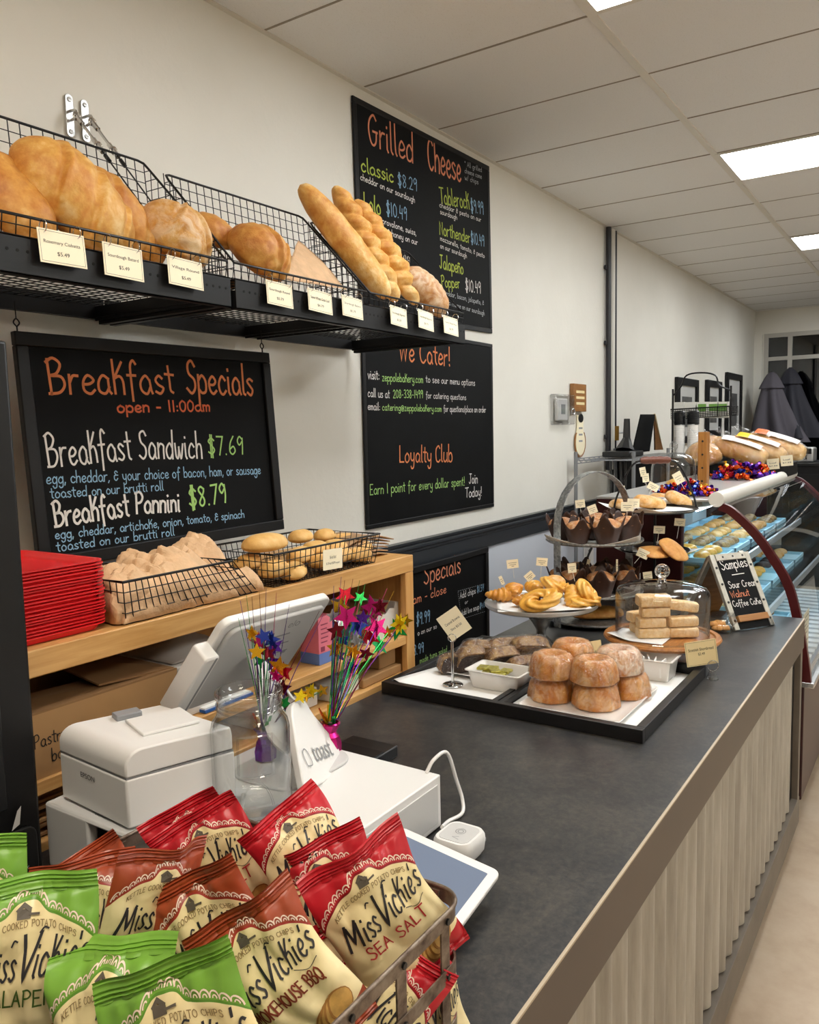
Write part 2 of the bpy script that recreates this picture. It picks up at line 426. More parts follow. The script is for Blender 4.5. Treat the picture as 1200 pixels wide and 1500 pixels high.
# ------------------------------------------------------------------ pen lettering (single-stroke alphabet)
G = {
 'a': (3.7, '~3.1 3.1 1.8 4 .4 2.6 .6 .6 2 0 3.1 1.4|3.15 2.9 3.2 .6 3.7 0'), 'b': (3.5, '.3 7.5 .3 0|~.3 2.6 1.8 4 3.2 2.6 3 .6 1.6 0 .3 .8'),
 'c': (3.3, '~3 3.2 1.7 4 .4 2.4 .7 .5 1.9 0 3 .7'), 'd': (3.6, '~3.1 2.8 1.8 4 .4 2.6 .6 .5 1.9 0 3.1 1.2|3.2 7.5 3.2 0'),
 'e': (3.3, '~.4 2 2 2 3 2.9 1.8 4 .5 2.6 .6 .7 1.9 0 3.1 .8'), 'f': (2.9, '~3 6.6 2.2 7.5 1.4 6.4 1.3 3.5 1.3 -1.8|.2 4 2.6 4'),
 'g': (3.6, '~3.1 2.9 1.8 4 .4 2.6 .6 .6 1.9 .1 3.1 1.2|~3.2 4 3.2 0 2.8 -2.2 1.4 -2.7 .6 -1.6'), 'h': (3.3, '.3 7.5 .3 0|~.3 2.2 1.2 3.7 2.3 3.8 2.9 2.6 2.9 0'),
 'i': (1.3, '.5 4 .5 .5 1 0|.5 5.6 .5 5.9'), 'j': (1.8, '~1.2 4 1.2 -1.2 .4 -2.4 -.4 -1.6|1.2 5.6 1.2 5.9'),
 'k': (3.2, '.3 7.5 .3 0|2.7 7 .4 3.3|~.4 3.2 2 3.9 2.8 2.6 2.8 0'), 'l': (1.4, '~.5 7.5 .5 3 .6 .6 1.2 0'),
 'm': (4.1, '.3 4 .3 0|~.3 2.8 1.2 3.9 1.9 3 1.9 0|~1.9 2.8 2.8 3.9 3.7 3 3.7 0'), 'n': (3.3, '.3 4 .3 0|~.3 2.6 1.4 3.9 2.7 3.4 2.9 2 2.9 0'),
 'o': (3.5, '~1.7 4 .4 2.6 .6 .6 1.7 0 3 .9 3.1 2.8 1.7 4'), 'p': (3.5, '.3 4 .3 -2.7|~.3 2.8 1.8 4 3.2 2.8 3 .6 1.6 0 .3 .9'),
 'q': (3.5, '~3.1 2.9 1.8 4 .4 2.6 .6 .6 1.9 .1 3.1 1.2|~3.2 4 3.2 -2 3.8 -2.6'), 'r': (2.6, '.3 4 .3 0|~.3 2.4 1.2 3.7 2.4 3.8'),
 's': (2.9, '~2.6 3.4 1.5 4 .5 3.2 1.4 2.1 2.6 1.1 1.7 0 .3 .5'), 't': (2.5, '~1.2 6.5 1.2 3 1.3 .7 2.1 0|0 4.4 2.5 4.4'),
 'u': (3.4, '~.3 4 .3 1.2 1.3 0 2.8 1|2.9 4 2.9 .6 3.3 0'), 'v': (2.9, '.2 4 1.4 0 2.7 4'), 'w': (4.2, '~.2 4 .7 .6 1.5 .1 2.1 3|~2.1 3 2.7 .2 3.4 .6 4 4'),
 'x': (2.9, '.2 4 2.7 0|2.7 4 .2 0'), 'y': (3.3, '~.3 4 .5 1.6 1.6 .6 2.8 1.4|~2.9 4 2.9 0 2.5 -2.2 1.2 -2.7 .5 -1.7'), 'z': (3.0, '.3 4 2.7 4 .3 0 2.8 0'),
 'ñ': (3.3, '.3 4 .3 0|~.3 2.6 1.4 3.9 2.7 3.4 2.9 2 2.9 0|~.4 5 1 5.6 2 5 2.8 5.6'),
 'A': (3.9, '.1 0 1.9 7 3.6 0|.8 2.6 3 2.6'), 'B': (4.3, '.4 7 .7 0|~0 6.6 1.8 7.4 3.2 6.2 2.4 4.3 .9 3.8|~.9 3.8 3.2 3.6 4 1.8 2.6 .2 .2 0'),
 'C': (4.0, '~3.6 6 2.4 7 .9 5.8 .3 3.4 .9 .9 2.3 0 3.7 1'), 'D': (4.2, '.4 7 .4 0|~.2 7 2.8 6.4 3.8 3.6 2.8 .7 .3 0'), 'E': (3.6, '3.2 7 .4 7 .4 0 3.4 0|.4 3.6 2.6 3.7'),
 'F': (3.4, '3.2 7 .4 7 .4 0|.4 3.6 2.6 3.7'), 'G': (4.3, '~3.6 6 2.4 7 .9 5.8 .3 3.4 .9 .9 2.3 .1 3.4 1 3.6 3|2.2 3.3 4.1 3.3'), 'H': (4.2, '.4 7 .4 0|3.8 7 3.8 0|.4 3.6 3.8 3.6'),
 'I': (1.3, '.6 7 .6 0'), 'J': (3.9, '~2.4 7 2.4 1.4 1.4 0 .3 1|.8 7 3.8 7'), 'K': (3.8, '.4 7 .4 0|3.4 7 .4 3.2|1.2 4 3.6 0'), 'L': (3.5, '.4 7 .4 0 3.4 0'),
 'M': (5.0, '.3 0 .7 7 2.4 1.5 4.2 7 4.6 0'), 'N': (4.1, '.4 0 .4 7 3.6 0 3.6 7'), 'O': (4.6, '~2.2 7 .5 5.4 .4 2 2.2 0 4 1.6 4 5.2 2.2 7'),
 'P': (3.9, '.5 7 .5 0|~.1 6.8 2.4 7.2 3.6 5.6 2.6 3.8 .5 3.4'), 'Q': (4.6, '~2.2 7 .5 5.4 .4 2 2.2 0 4 1.6 4 5.2 2.2 7|2.8 1.6 4.3 -.4'), 'R': (4.1, '.5 7 .5 0|~.1 6.8 2.4 7.2 3.6 5.8 2.6 4 .5 3.6|1.8 3.8 3.8 0'),
 'S': (3.7, '~3.4 6 2.4 7.2 .9 6.4 1.2 4.4 2.9 3 3.2 1.2 1.8 -.1 .2 .9'), 'T': (4.0, '0 7 4 7|2 7 2 0'), 'U': (4.2, '~.4 7 .4 2 2 0 3.6 1.6 3.7 7'), 'V': (4.0, '.2 7 1.9 0 3.7 7'),
 'W': (5.2, '.2 7 1.3 0 2.5 5 3.7 0 4.9 7'), 'X': (3.8, '.2 7 3.5 0|3.5 7 .2 0'), 'Y': (3.8, '.2 7 1.9 3.4 3.6 7|1.9 3.4 1.9 0'), 'Z': (3.8, '.3 7 3.4 7 .2 0 3.6 0'), 'Ñ': (4.1, '.4 0 .4 7 3.6 0 3.6 7|~.8 8 1.6 8.6 2.6 8 3.4 8.6'),
 '0': (3.6, '~1.7 7 .4 5 .5 1.6 1.7 0 3 1.6 3.1 5.2 1.7 7'), '1': (1.6, '.8 7 .8 0'), '2': (3.4, '~.4 5.6 1.6 7 3 5.6 2.2 3 .3 .1|.3 .1 3.2 .1'), '3': (3.3, '~.4 6.4 1.8 7 2.9 5.6 1.4 3.8|~1.4 3.8 3 2.6 2.4 .4 .3 .5'),
 '4': (3.4, '.8 7 .4 3 3 3|2.6 5.6 2.6 0'), '5': (3.3, '3 7 .7 7 .5 4|~.5 4 2.2 4.2 3 2 1.8 0 .3 .6'), '6': (3.4, '~2.6 7 .8 4.4 .6 1.2 1.8 0 3 1.4 2.2 3.2 .7 2.2'), '7': (3.3, '.3 7 3 7 1.2 0'),
 '8': (3.4, '~2.8 6 1.6 7 .6 5.6 2.6 2.6 2.6 .8 1.4 0 .5 1.4 2.6 4.6 2.8 6'), '9': (3.4, '~2.8 5.6 1.6 7 .5 5.4 1.2 3.6 2.8 5.2|~2.8 6.4 2.8 3 2.5 0'),
 '$': (3.5, '~3.1 5.6 1.8 6.6 .6 5.2 2 3.6 3.1 2 1.8 .4 .3 1.4|1.4 7.8 1.4 -.9|2.1 7.8 2.1 -.9'), '&': (3.4, '~2.8 5.4 1.8 6.4 .8 5.4 1.8 3.8 .6 3.2 .4 1 1.8 .2 3 1.4|2 3.6 3.2 3.6'),
 ',': (1.2, '.7 .4 .2 -1.2'), '.': (1.2, '.4 .1 .6 .2'), '-': (2.6, '.4 2.6 2.2 2.6'), ':': (1.3, '.6 3.2 .6 3.5|.6 .5 .6 .8'), '!': (1.4, '.7 7 .7 2|.7 .1 .7 .4'), "'": (1.0, '.6 7.2 .3 5.6'),
 '/': (2.6, '2.4 7.4 .2 -.6'), '@': (4.8, '~3.2 3 2 3.6 1.4 2 2.4 1.4 3.3 2.8 3.4 1.4 4.4 2 4 4.6 2.2 5.4 .4 3.4 .8 .6 2.6 -.4 4 .2'), '*': (2, '1 6.8 1 5|.2 6.4 1.8 5.4|1.8 6.4 .2 5.4'), '•': (1.6, '.6 2.4 .8 2.5'), ' ': (2.2, ''), '#': (3.6, '1 6 .6 0|2.6 6 2.2 0|.2 4 3.2 4|.1 2 3 2'),
}
def pen(text, gap=.55, shake=.0):
    """strokes in em units (cap height 7), total width"""
    x = 0; out = []
    for ch in text:
        w, d = G.get(ch, G['-'])
        for st in (d.split('|') if d else []):
            sm = st.startswith('~'); n = [float(q) for q in st.lstrip('~').split()]
            P = [(n[i]+x+random.uniform(-shake, shake), n[i+1]+random.uniform(-shake, shake)) for i in range(0, len(n), 2)]
            if sm and len(P) > 2: P = [(p.x, p.y) for p in smooth_path([(a, b, 0) for a, b in P], 4)]
            out.append(P)
        x += w + gap
    return out, x - gap
def write(mb, text, width, cap, fn, weight=.11, slant=0, shake=.1, x0=0, y0=0, gap=.55):
    st, w = pen(text, gap, shake); kx = width/w; ky = cap/7
    P = [[(x0 + (x + y*slant)*kx, y0 + y*ky) for x, y in s] for s in st]
    mb.ribbon(P, weight*cap, fn)
    return mb
def printed(text, width, height, mat, parent, name, frame):
    """printed label type set in the built-in font, fitted to width/height; frame = 4x4 placing x right, y up"""
    cu = bpy.data.curves.new('type', 'FONT'); cu.body = text; cu.align_x = 'CENTER'; cu.align_y = 'CENTER'
    ob = bpy.data.objects.new('type', cu); C.objects.link(ob)
    dg = bpy.context.evaluated_depsgraph_get(); me = bpy.data.meshes.new_from_object(ob.evaluated_get(dg))
    bpy.data.objects.remove(ob)
    xs = [v.co.x for v in me.vertices]; ys = [v.co.y for v in me.vertices]
    if not xs: return None
    sx = width/(max(xs)-min(xs)); sy = height/(max(ys)-min(ys)); cx = (max(xs)+min(xs))/2; cy = (max(ys)+min(ys))/2
    for v in me.vertices: v.co = frame @ Vector(((v.co.x-cx)*sx, (v.co.y-cy)*sy, 0))
    me.materials.clear(); me.materials.append(mat)
    o = bpy.data.objects.new(name, me); C.objects.link(o); o.parent = parent
    return o
# ------------------------------------------------------------------ the room
WY, CZ, X0, X1, Y0 = 2.16, 3.10, -2.6, 11.62, -3.0
def room():
    m = MB().b2((X0-.1, Y0-.1, -.1), (X1+4, WY+.1, 0)); struct(m.build('floor', M['floor']))
    m = MB().b2((X0, WY, 0), (X1+.1, WY+.12, CZ+.1)); struct(m.build('wall_left', M['wall']))
    m = MB().b2((X0, WY-.004, .1), (X1, WY, 1.0)); struct(m.build('wall_panel', M['wall_low']), 'grey lower wall below the charcoal rail')
    m = MB().b2((X0-.12, Y0-.1, 0), (X0, WY+.12, CZ+.1)); struct(m.build('wall_back', M['wall']))
    m = MB().b2((X0, Y0-.12, 0), (X1+.1, Y0, CZ+.1)); struct(m.build('wall_right', M['wall']))
    # far wall: header, pier at the corner and low sill round the shop window
    m = MB(); m.b2((X1, Y0, 2.80), (X1+.12, WY, CZ+.1)); m.b2((X1, 2.045, 0), (X1+.12, WY, 2.80)); m.b2((X1, Y0, 0), (X1+.12, 2.045, .25)); m.b2((X1-.05, 2.06, 0), (X1, WY, 2.79))
    struct(m.build('wall_front', M['wall']))
    # shop window
    fr = pm('aluminium_frame', '#bcb9b2', .4, .4); m = MB()
    m.b2((X1+.0, Y0, 2.745), (X1+.07, 2.045, 2.80)); m.b2((X1, Y0, 2.445), (X1+.07, 2.045, 2.495)); m.b2((X1, Y0, .25), (X1+.07, 2.045, .31))
    for y in (2.02, 1.732, .55, -.65, -1.85, -2.95): m.b2((X1-.005, y-.027, .25), (X1+.075, y+.027, 2.80))
    w = struct(m.build('window_1', fr))
    g = MB().b2((X1+.03, Y0+.05, .3), (X1+.036, 2.03, 2.76)).build('glass', glassmat('window_glass', (.55, .58, .6), 0, 1.5, .06).m, w)
    # street side in the dark
    m = MB().b2((X1+3.6, Y0-2, 0), (X1+3.8, WY+2, 3.4)); struct(m.build('exterior_wall', pm('dark_brick', '#4b4744', .8, var=.3, vscale=2)))
    # ceiling tiles on a grid
    m = MB()
    XS = [2.33+.61*k for k in range(-8, 16)]; RY = [1.116-1.22*k for k in range(0, 4)]
    rows = [(1.116, WY)] + [(RY[i+1], RY[i]) for i in range(3)]
    lights = {(x, r) for x in range(len(XS)) for r in (1, 3) if (x % 4) == 0}
    XE = [X0] + [x for x in XS if X0 < x < X1] + [X1]
    idx = {round(x, 3): i for i, x in enumerate(XS)}
    fixtures = []
    for a, b in zip(XE[:-1], XE[1:]):
        i = idx.get(round(a, 3), -1)
        for r, (ya, yb) in enumerate(rows):
            if (r == 1 or (r == 3 and a < 6)) and i >= 0 and i % 4 == 0: fixtures.append((a, b, ya, yb)); continue
            m.b2((a+.003, max(ya, Y0)+.003, CZ+.002*random.random()), (b-.003, yb-.003, CZ+.02))
    cl = struct(m.build('ceiling', M['tile'], bevel=.0015, seg=1))
    MB().b2((X0, Y0, CZ+.05), (X1, WY, CZ+.07)).build('ceiling_slab', M['tile'], cl)
    m = MB()
    for x in XE[1:-1]: m.b2((x-.005, Y0, CZ-.001), (x+.005, WY, CZ+.016))
    m.build('cross_tee', pm('shadowed_tee', '#948b7d', .6), cl); m = MB()  # tile-edge shadow line put into the darker tee colour
    for y in RY: m.b2((X0, y-.016, CZ-.006), (X1, y+.016, CZ+.016))
    m.b2((X0, WY-.022, CZ-.004), (X1, WY, CZ+.01)); m.b2((X1-.022, Y0, CZ-.004), (X1, WY, CZ+.01))
    m.build('ceiling_grid', M['tbar'], cl)
    em = emit('troffer_light', PANEL_COLOUR, PANEL_STRENGTH); em2 = emit('warm_troffer_light', WARM_COLOUR, WARM_STRENGTH); n = 0
    for a, b, ya, yb in fixtures:
        if a < -1.5: continue
        n += 1
        vis = {2.33: 'ceiling light panel cut by the top edge of the photo', 4.77: 'ceiling light panel over the counter, the largest one in view', 7.21: 'farther ceiling light panel at the right edge of the photo'}.get(round(a, 2)) if ya > -1 else None
        t = thing('ceiling_light', vis or 'white ceiling light panel out of the photo frame', 'ceiling light', ((a+b)/2, (ya+yb)/2, CZ), group='ceiling light panels')
        w_, d_ = (b-a)/2, (yb-ya)/2
        f = MB()
        for s_ in (-1, 1): f.box((s_*(w_-.015), 0, -.001), (.024, 2*d_-.006, .012)); f.box((0, s_*(d_-.015), -.001), (2*w_-.054, .024, .012))
        f.build('frame', M['tbar'], t)
        MB().box((0, 0, .006), (2*w_-.05, 2*d_-.05, .006)).build('diffuser', em if a > 1 else em2, t)
    # chair rail
    prof = [(0, .965), (.018, .965), (.018, 1.035), (.024, 1.04), (.024, 1.052), (.034, 1.058), (.034, 1.07), (.028, 1.076), (.028, 1.082), (.04, 1.086), (.04, 1.096), (0, 1.096)]
    m = MB(); n_ = len(prof)
    vs = [(X0, WY-a, z) for a, z in prof] + [(X1-.06, WY-a, z) for a, z in prof]
    m.add(vs, [tuple(range(n_)), tuple(reversed(range(n_, 2*n_)))] + [(i, n_+i, n_+(i+1) % n_, (i+1) % n_) for i in range(n_)])
    struct(m.build('trim_1', M['rail'], sharp=20))
    m = MB().b2((X0, WY-.02, 0), (X1-.06, WY, .12)); struct(m.build('baseboard_left', M['rail'], bevel=.003))
    return fixtures
room()

def conduits():
    t = thing('electrical_conduit', 'tall black pipe on the wall reaching the ceiling, left of the pair', 'pipe', (5.94, WY-.03, 1.3))
    MB().tube([(0, 0, 0), (0, 0, CZ-1.31)], .02, 12).build('pipe', M['conduit_black'], t)
    for z in (.25, .95, 1.5): MB().box((0, .012, z), (.07, .02, .03)).build('clamp', M['conduit_black'], t, bevel=.003)
    t = thing('water_pipe', 'white pipe with a dark pipe alongside and brass valve, right of the pair on the wall', 'pipe', (6.06, WY-.028, 1.3))
    MB().tube([(-.035, 0, 0), (-.035, 0, CZ-1.31)], .022, 12).build('pipe', M['conduit_white'], t)
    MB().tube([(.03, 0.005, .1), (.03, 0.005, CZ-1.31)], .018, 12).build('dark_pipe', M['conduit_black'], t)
    MB().tube([(0, -.02, .22), (0, -.02, .33)], .024, 10).build('valve', pm('brass', '#a9823f', .3, .9), t)
    MB().tube([(.02, -.03, .28), (.10, -.05, .28), (.16, -.06, .28)], [.007, .009, .011], 8).build('lever', M['steel_b'], t)
conduits()

def counter():
    t = thing('service_counter', 'long counter with dark slate top and corrugated metal front', 'counter', (0, 0, 0))
    xa, xb, ya, yb, zt = -.7, 3.34, .424, 1.335, .88
    MB().b2((xa, ya+.002, zt-.035), (xb-.002, yb, zt)).build('countertop', M['slate'], t, bevel=.001, seg=1)
    m = MB().b2((xa, ya, .767), (xb, ya+.012, zt-.0035)); m.b2((xb-.012, ya, .767), (xb, yb, zt-.0035)); m.build('fascia', M['fascia'], t)
    MB().b2((xa, ya-.0008, zt-.0034), (xb+.0005, ya+.004, zt+.0004)).build('edge_strip', M['worn_edge'], t)
    pitch = .08
    def wv(x):
        p = (x/pitch) % 1
        return .5-.5*math.cos(2*PI*p)
    n = int((3.2-xa)/pitch*10)
    m = MB()
    P = [(xa+(3.205-xa)*i/n) for i in range(n+1)]
    vs = [(x, ya+.030-.017*wv(x), z) for z in (.183, .77) for x in P] + [(x, ya+.0308-.017*wv(x), z) for z in (.183, .77) for x in P]
    N = n+1
    m.add(vs, [(i, i+1, N+i+1, N+i) for i in range(n)] + [(2*N+i+1, 2*N+i, 3*N+i, 3*N+i+1) for i in range(n)] + [(2*N+i, 2*N+i+1, i+1, i) for i in range(n)])
    m.build('corrugated_panel', M['galv_sheet'], t, sharp=60)
    MB().b2((xa, ya+.035, .07), (3.3, yb-.02, .84)).build('body', M['black_frame'], t)
    MB().b2((xa, ya+.002, .07), (xb, ya+.034, .176)).build('kick_board', M['kick'], t, bevel=.002)
    MB().b2((3.205, ya+.026, .176), (3.30, ya+.04, .767)).build('end_panel', M['black_frame'], t)
    MB().b2((3.30, ya+.004, .07), (xb, ya+.04, .767)).build('end_post', M['kick'], t, bevel=.002)
    MB().b2((xa, ya+.09, 0), (3.2, yb-.05, .07)).build('toe_kick', M['black_frame'], t)
    m = MB()
    for x in (3.24, 3.24): m.tube([(x, ya+.026, .71), (x, ya+.02, .71)], .005, 8)
    m.build('screw', M['steel'], t)
counter()

# ------------------------------------------------------------------ chalkboards
class Board:
    """a framed board; TL/TR/BL corners in space, outward normal faces the shop"""
    def __init__(s, name, label, TL, TR, BL, frame_w, depth=.018, frame_mat=None):
        s.o = Vector(BL); s.X = (Vector(TR)-Vector(TL)); s.w = s.X.length; s.X.normalize()
        s.Y = (Vector(TL)-Vector(BL)); s.h = s.Y.length; s.Y.normalize()
        s.N = s.X.cross(s.Y).normalized()
        s.Y = s.N.cross(s.X).normalized()
        s.t = thing(name, label, 'chalkboard', s.o)
        s.R = Matrix((s.X, s.Y, s.N)).transposed()
        s.t.rotation_mode = 'QUATERNION'; s.t.rotation_quaternion = s.R.to_quaternion()
        w, h, f = s.w, s.h, frame_w
        s.slate = MB().b2((f*.5, f*.5, .002), (w-f*.5, h-f*.5, .008)).build('slate', M['chalkboard'], s.t)
        m = MB()
        m.b2((0, 0, 0), (w, f, depth)); m.b2((0, h-f, 0), (w, h, depth)); m.b2((0, f, 0), (f, h-f, depth)); m.b2((w-f, f, 0), (w, h-f, depth))
        m.build('frame', frame_mat or M['black_frame'], s.t, bevel=.003)
        s.ink = {}
        s.z = .0085
    def at(s, x, y):
        """sight line met with the writing face"""
        d = ray(x, y); o = s.o + s.N*s.z
        p = CAM + d*((o-CAM).dot(s.N)/d.dot(s.N)) - s.o
        return p.dot(s.X), p.dot(s.Y)
    def line(s, col, text, a, b, cap, weight=.115, slant=.0, gap=.55, shake=.12):
        ax, ay = s.at(*a); bx, by = s.at(*b)
        _, ty = s.at(a[0], a[1]-cap)
        L = math.hypot(bx-ax, by-ay); ca, sa = (bx-ax)/L, (by-ay)/L
        m = s.ink.setdefault(col, MB())
        z = s.z
        write(m, text, L, abs(ty-ay), lambda x, y: (ax+x*ca-y*sa, ay+x*sa+y*ca, z), weight, slant, shake, gap=gap)
    def done(s):
        for k, m in s.ink.items(): m.build('chalk_lettering', M[k], s.slate, flat=True)

def boards():
    W = WY-.004
    b = Board('menu_chalkboard', 'upper wall chalkboard headed Grilled Cheese in orange', (2.862, W, 3.045), (4.095, W, 3.063), (2.877, W, 2.142), .026, .0105)
    L = b.line
    L('ck_pink', 'Grilled', (540, 210), (606, 239), 44, .075); L('ck_pink', 'Cheese', (627, 247), (676, 267), 44, .075)
    L('ck_lime', 'classic', (529, 250), (577, 268), 20, .12); L('ck_blue', '$8.29', (583, 272), (612, 280), 18, .08)
    L('ck_white', 'cheddar on our sourdough', (528, 263), (608, 297), 9, .13)
    L('ck_lime', 'Lolo', (533, 306), (558, 315), 24, .1); L('ck_blue', '$10.49', (566, 314), (597, 323), 19, .08)
    L('ck_white', 'cheddar, provolone, swiss,', (528, 316), (610, 345), 9, .13); L('ck_white', 'mozzarella, & honey on our', (529, 330), (612, 359), 9, .13); L('ck_white', 'sourdough', (530, 345), (564, 354), 9, .13)
    L('ck_lime', 'Provence', (533, 392), (569, 393), 16, .1); L('ck_white', '$9.99', (577, 381), (601, 389), 13, .1)
    L('ck_lime', 'Tablerock', (645, 298), (688, 306), 23, .09); L('ck_blue', '$9.99', (690, 310), (709, 314), 18, .09)
    L('ck_white', 'cheddar & pesto on our', (644, 303), (705, 325), 7, .13); L('ck_white', 'sourdough', (645, 313), (670, 322), 7, .13)
    L('ck_lime', 'Northender', (644, 343), (689, 356), 18, .1); L('ck_blue', '$10.49', (690, 356), (710, 361), 16, .09)
    L('ck_white', 'mozzarella, tomato, & pesto', (645, 352), (710, 378), 7, .13); L('ck_white', 'on our sourdough', (645, 363), (684, 378), 7, .13)
    L('ck_lime', 'Jalapeño', (644, 392), (679, 402), 19, .1); L('ck_lime', 'Popper', (647, 420), (674, 422), 16, .1); L('ck_white', '$10.49', (682, 426), (705, 430), 17, .09)
    L('ck_dim', 'cheddar, bacon, jalapeño, &', (648, 431), (709, 447), 7, .13); L('ck_dim', 'cream cheese on our sourdough', (648, 444), (710, 462), 7, .13)
    L('ck_dim', '* All grilled', (681, 243), (706, 252), 7, .12); L('ck_dim', 'cheese come', (681, 253), (706, 262), 7, .12); L('ck_dim', 'w/ chips', (681, 263), (701, 270), 7, .12)
    b.done()
    b = Board('menu_chalkboard', 'lower wall chalkboard headed We Cater and Loyalty Club', (2.866, W, 2.106), (4.092, W, 2.101), (2.88, W, 1.188), .021, .0105)
    L = b.line
    L('ck_orange', 'We Cater!', (585, 527), (660, 536), 30, .095)
    L('ck_white', 'visit:', (539, 555), (556, 556), 13, .12); L('ck_green', 'zeppolebakery.com', (560, 558), (620, 561), 12, .1); L('ck_white', 'to see our menu options', (624, 560), (696, 565), 10, .1)
    L('ck_white', 'call us at', (539, 581), (571, 583), 12, .1); L('ck_green', '208-338-1499', (576, 583), (620, 583), 12, .1); L('ck_white', 'for catering questions', (624, 583), (683, 586), 9, .1)
    L('ck_white', 'email:', (539, 600), (557, 601), 11, .11); L('ck_green', 'catering@zeppolebakery.com', (560, 601), (647, 603), 10, .11); L('ck_white', 'for questions/place an order', (650, 603), (712, 604), 9, .1)
    L('ck_orange', 'Loyalty', (585, 677), (632, 677), 24, .095); L('ck_orange', 'Club', (638, 677), (663, 676), 24, .095)
    L('ck_green', 'Earn 1 point for every dollar spent!', (542, 725), (681, 711), 15, .09); L('ck_white', 'Join', (687, 708), (700, 708), 14, .09); L('ck_white', 'Today!', (682, 729), (706, 726), 14, .09)
    b.done()
    # breakfast board hangs from the bread shelf on two hooks, bottom resting forward
    TL, TR = ony(17, 486, 1.96), ony(390, 518, 1.96); BR = ony(411, 775, 1.925)
    b = Board('menu_chalkboard', 'black framed chalkboard headed Breakfast Specials hanging under the bread shelf', TL, TR, BR-(TR-TL), .035, .02)
    L = b.line
    L('ck_orange', 'Breakfast', (72, 577), (256, 576), 50, .085); L('ck_orange', 'Specials', (274, 575), (372, 579), 46, .085)
    L('ck_red', 'open - 11:00am', (172, 604), (308, 602), 17, .17)
    L('ck_white', 'Breakfast', (70, 684), (194, 673), 47, .07); L('ck_white', 'Sandwich', (204, 672), (297, 671), 40, .075); L('ck_green', '$7.69', (305, 667), (358, 665), 27, .085)
    L('ck_blue', 'egg, cheddar, & your choice of bacon, ham, or sausage', (68, 709), (382, 694), 17, .1)
    L('ck_blue', 'toasted on our brutti roll', (74, 730), (240, 718), 15, .11)
    L('ck_white', 'Breakfast', (80, 772), (190, 755), 36, .11); L('ck_white', 'Pannini', (199, 752), (264, 749), 30, .12); L('ck_green', '$8.79', (278, 744), (333, 735), 29, .1)
    L('ck_blue', 'egg, cheddar, artichoke, onion, tomato, & spinach', (81, 790), (358, 758), 14, .12)
    L('ck_blue', 'toasted on our brutti roll', (83, 808), (256, 784), 14, .12)
    b.done()
    for px in ((25, 486), (384, 517)):
        x, y = b.at(*px); m = MB().tube([(x, b.h-.004, .01), (x, b.h+.012, .01)], .0022, 6)
        m.tube(smooth_path([(x, b.h+.012, .01), (x+.008, b.h+.022, .01), (x, b.h+.032, .01), (x-.008, b.h+.022, .01), (x, b.h+.012, .01)], 4), .002, 6)
        m.tube([(x, b.h+.03, .01), (x, b.h+.075, .012)], .0016, 6); m.build('hook', M['black_wire'], b.t)
    # lunch board standing against the wall beyond the wooden hutch
    Y = WY-.044
    TR = ony(710, 801, Y); dx = Vector((.914, 0, 0)); BR = Vector((TR.x+.012, Y, TR.z-.61))
    b = Board('menu_chalkboard', 'chalkboard lettered Specials and close, on the wall half hidden behind the wooden hutch', TR-dx, TR, BR-dx, .03, .02)
    L = b.line
    L('ck_pink', 'Specials', (621, 856), (675, 838), 27, .085); L('ck_pink', '11:00am - close', (582, 893), (654, 868), 13, .12)
    L('ck_blue', '$9.99', (610, 916), (630, 910), 17, .09); L('ck_white', 'o on our so', (612, 931), (640, 920), 7, .13)
    L('ck_blue', '$8.99', (601, 962), (621, 955), 15, .09); L('ck_green', 'made tuna salad', (615, 972), (655, 954), 8, .12)
    L('ck_white', 'Add chips', (674, 877), (697, 869), 9, .11); L('ck_blue', '$1.59', (699, 868), (709, 865), 9, .1); L('ck_white', 'or', (681, 885), (686, 883), 5, .14)
    L('ck_white', 'Add live soup', (676, 902), (702, 892), 8, .11); L('ck_blue', '$4.00', (703, 892), (713, 888), 8, .1)
    m = b.ink.setdefault('ck_dim', MB()); c = [b.at(*p) for p in ((671, 866), (710, 855), (716, 894), (676, 907))]
    for i in range(4):
        p, q = Vector(c[i]), Vector(c[(i+1) % 4]); n = 14
        for k in range(n): m.ribbon([[tuple(p.lerp(q, k/n)), tuple(p.lerp(q, (k+.5)/n))]], .002, lambda x, y: (x, y, b.z))
    b.done()
boards()
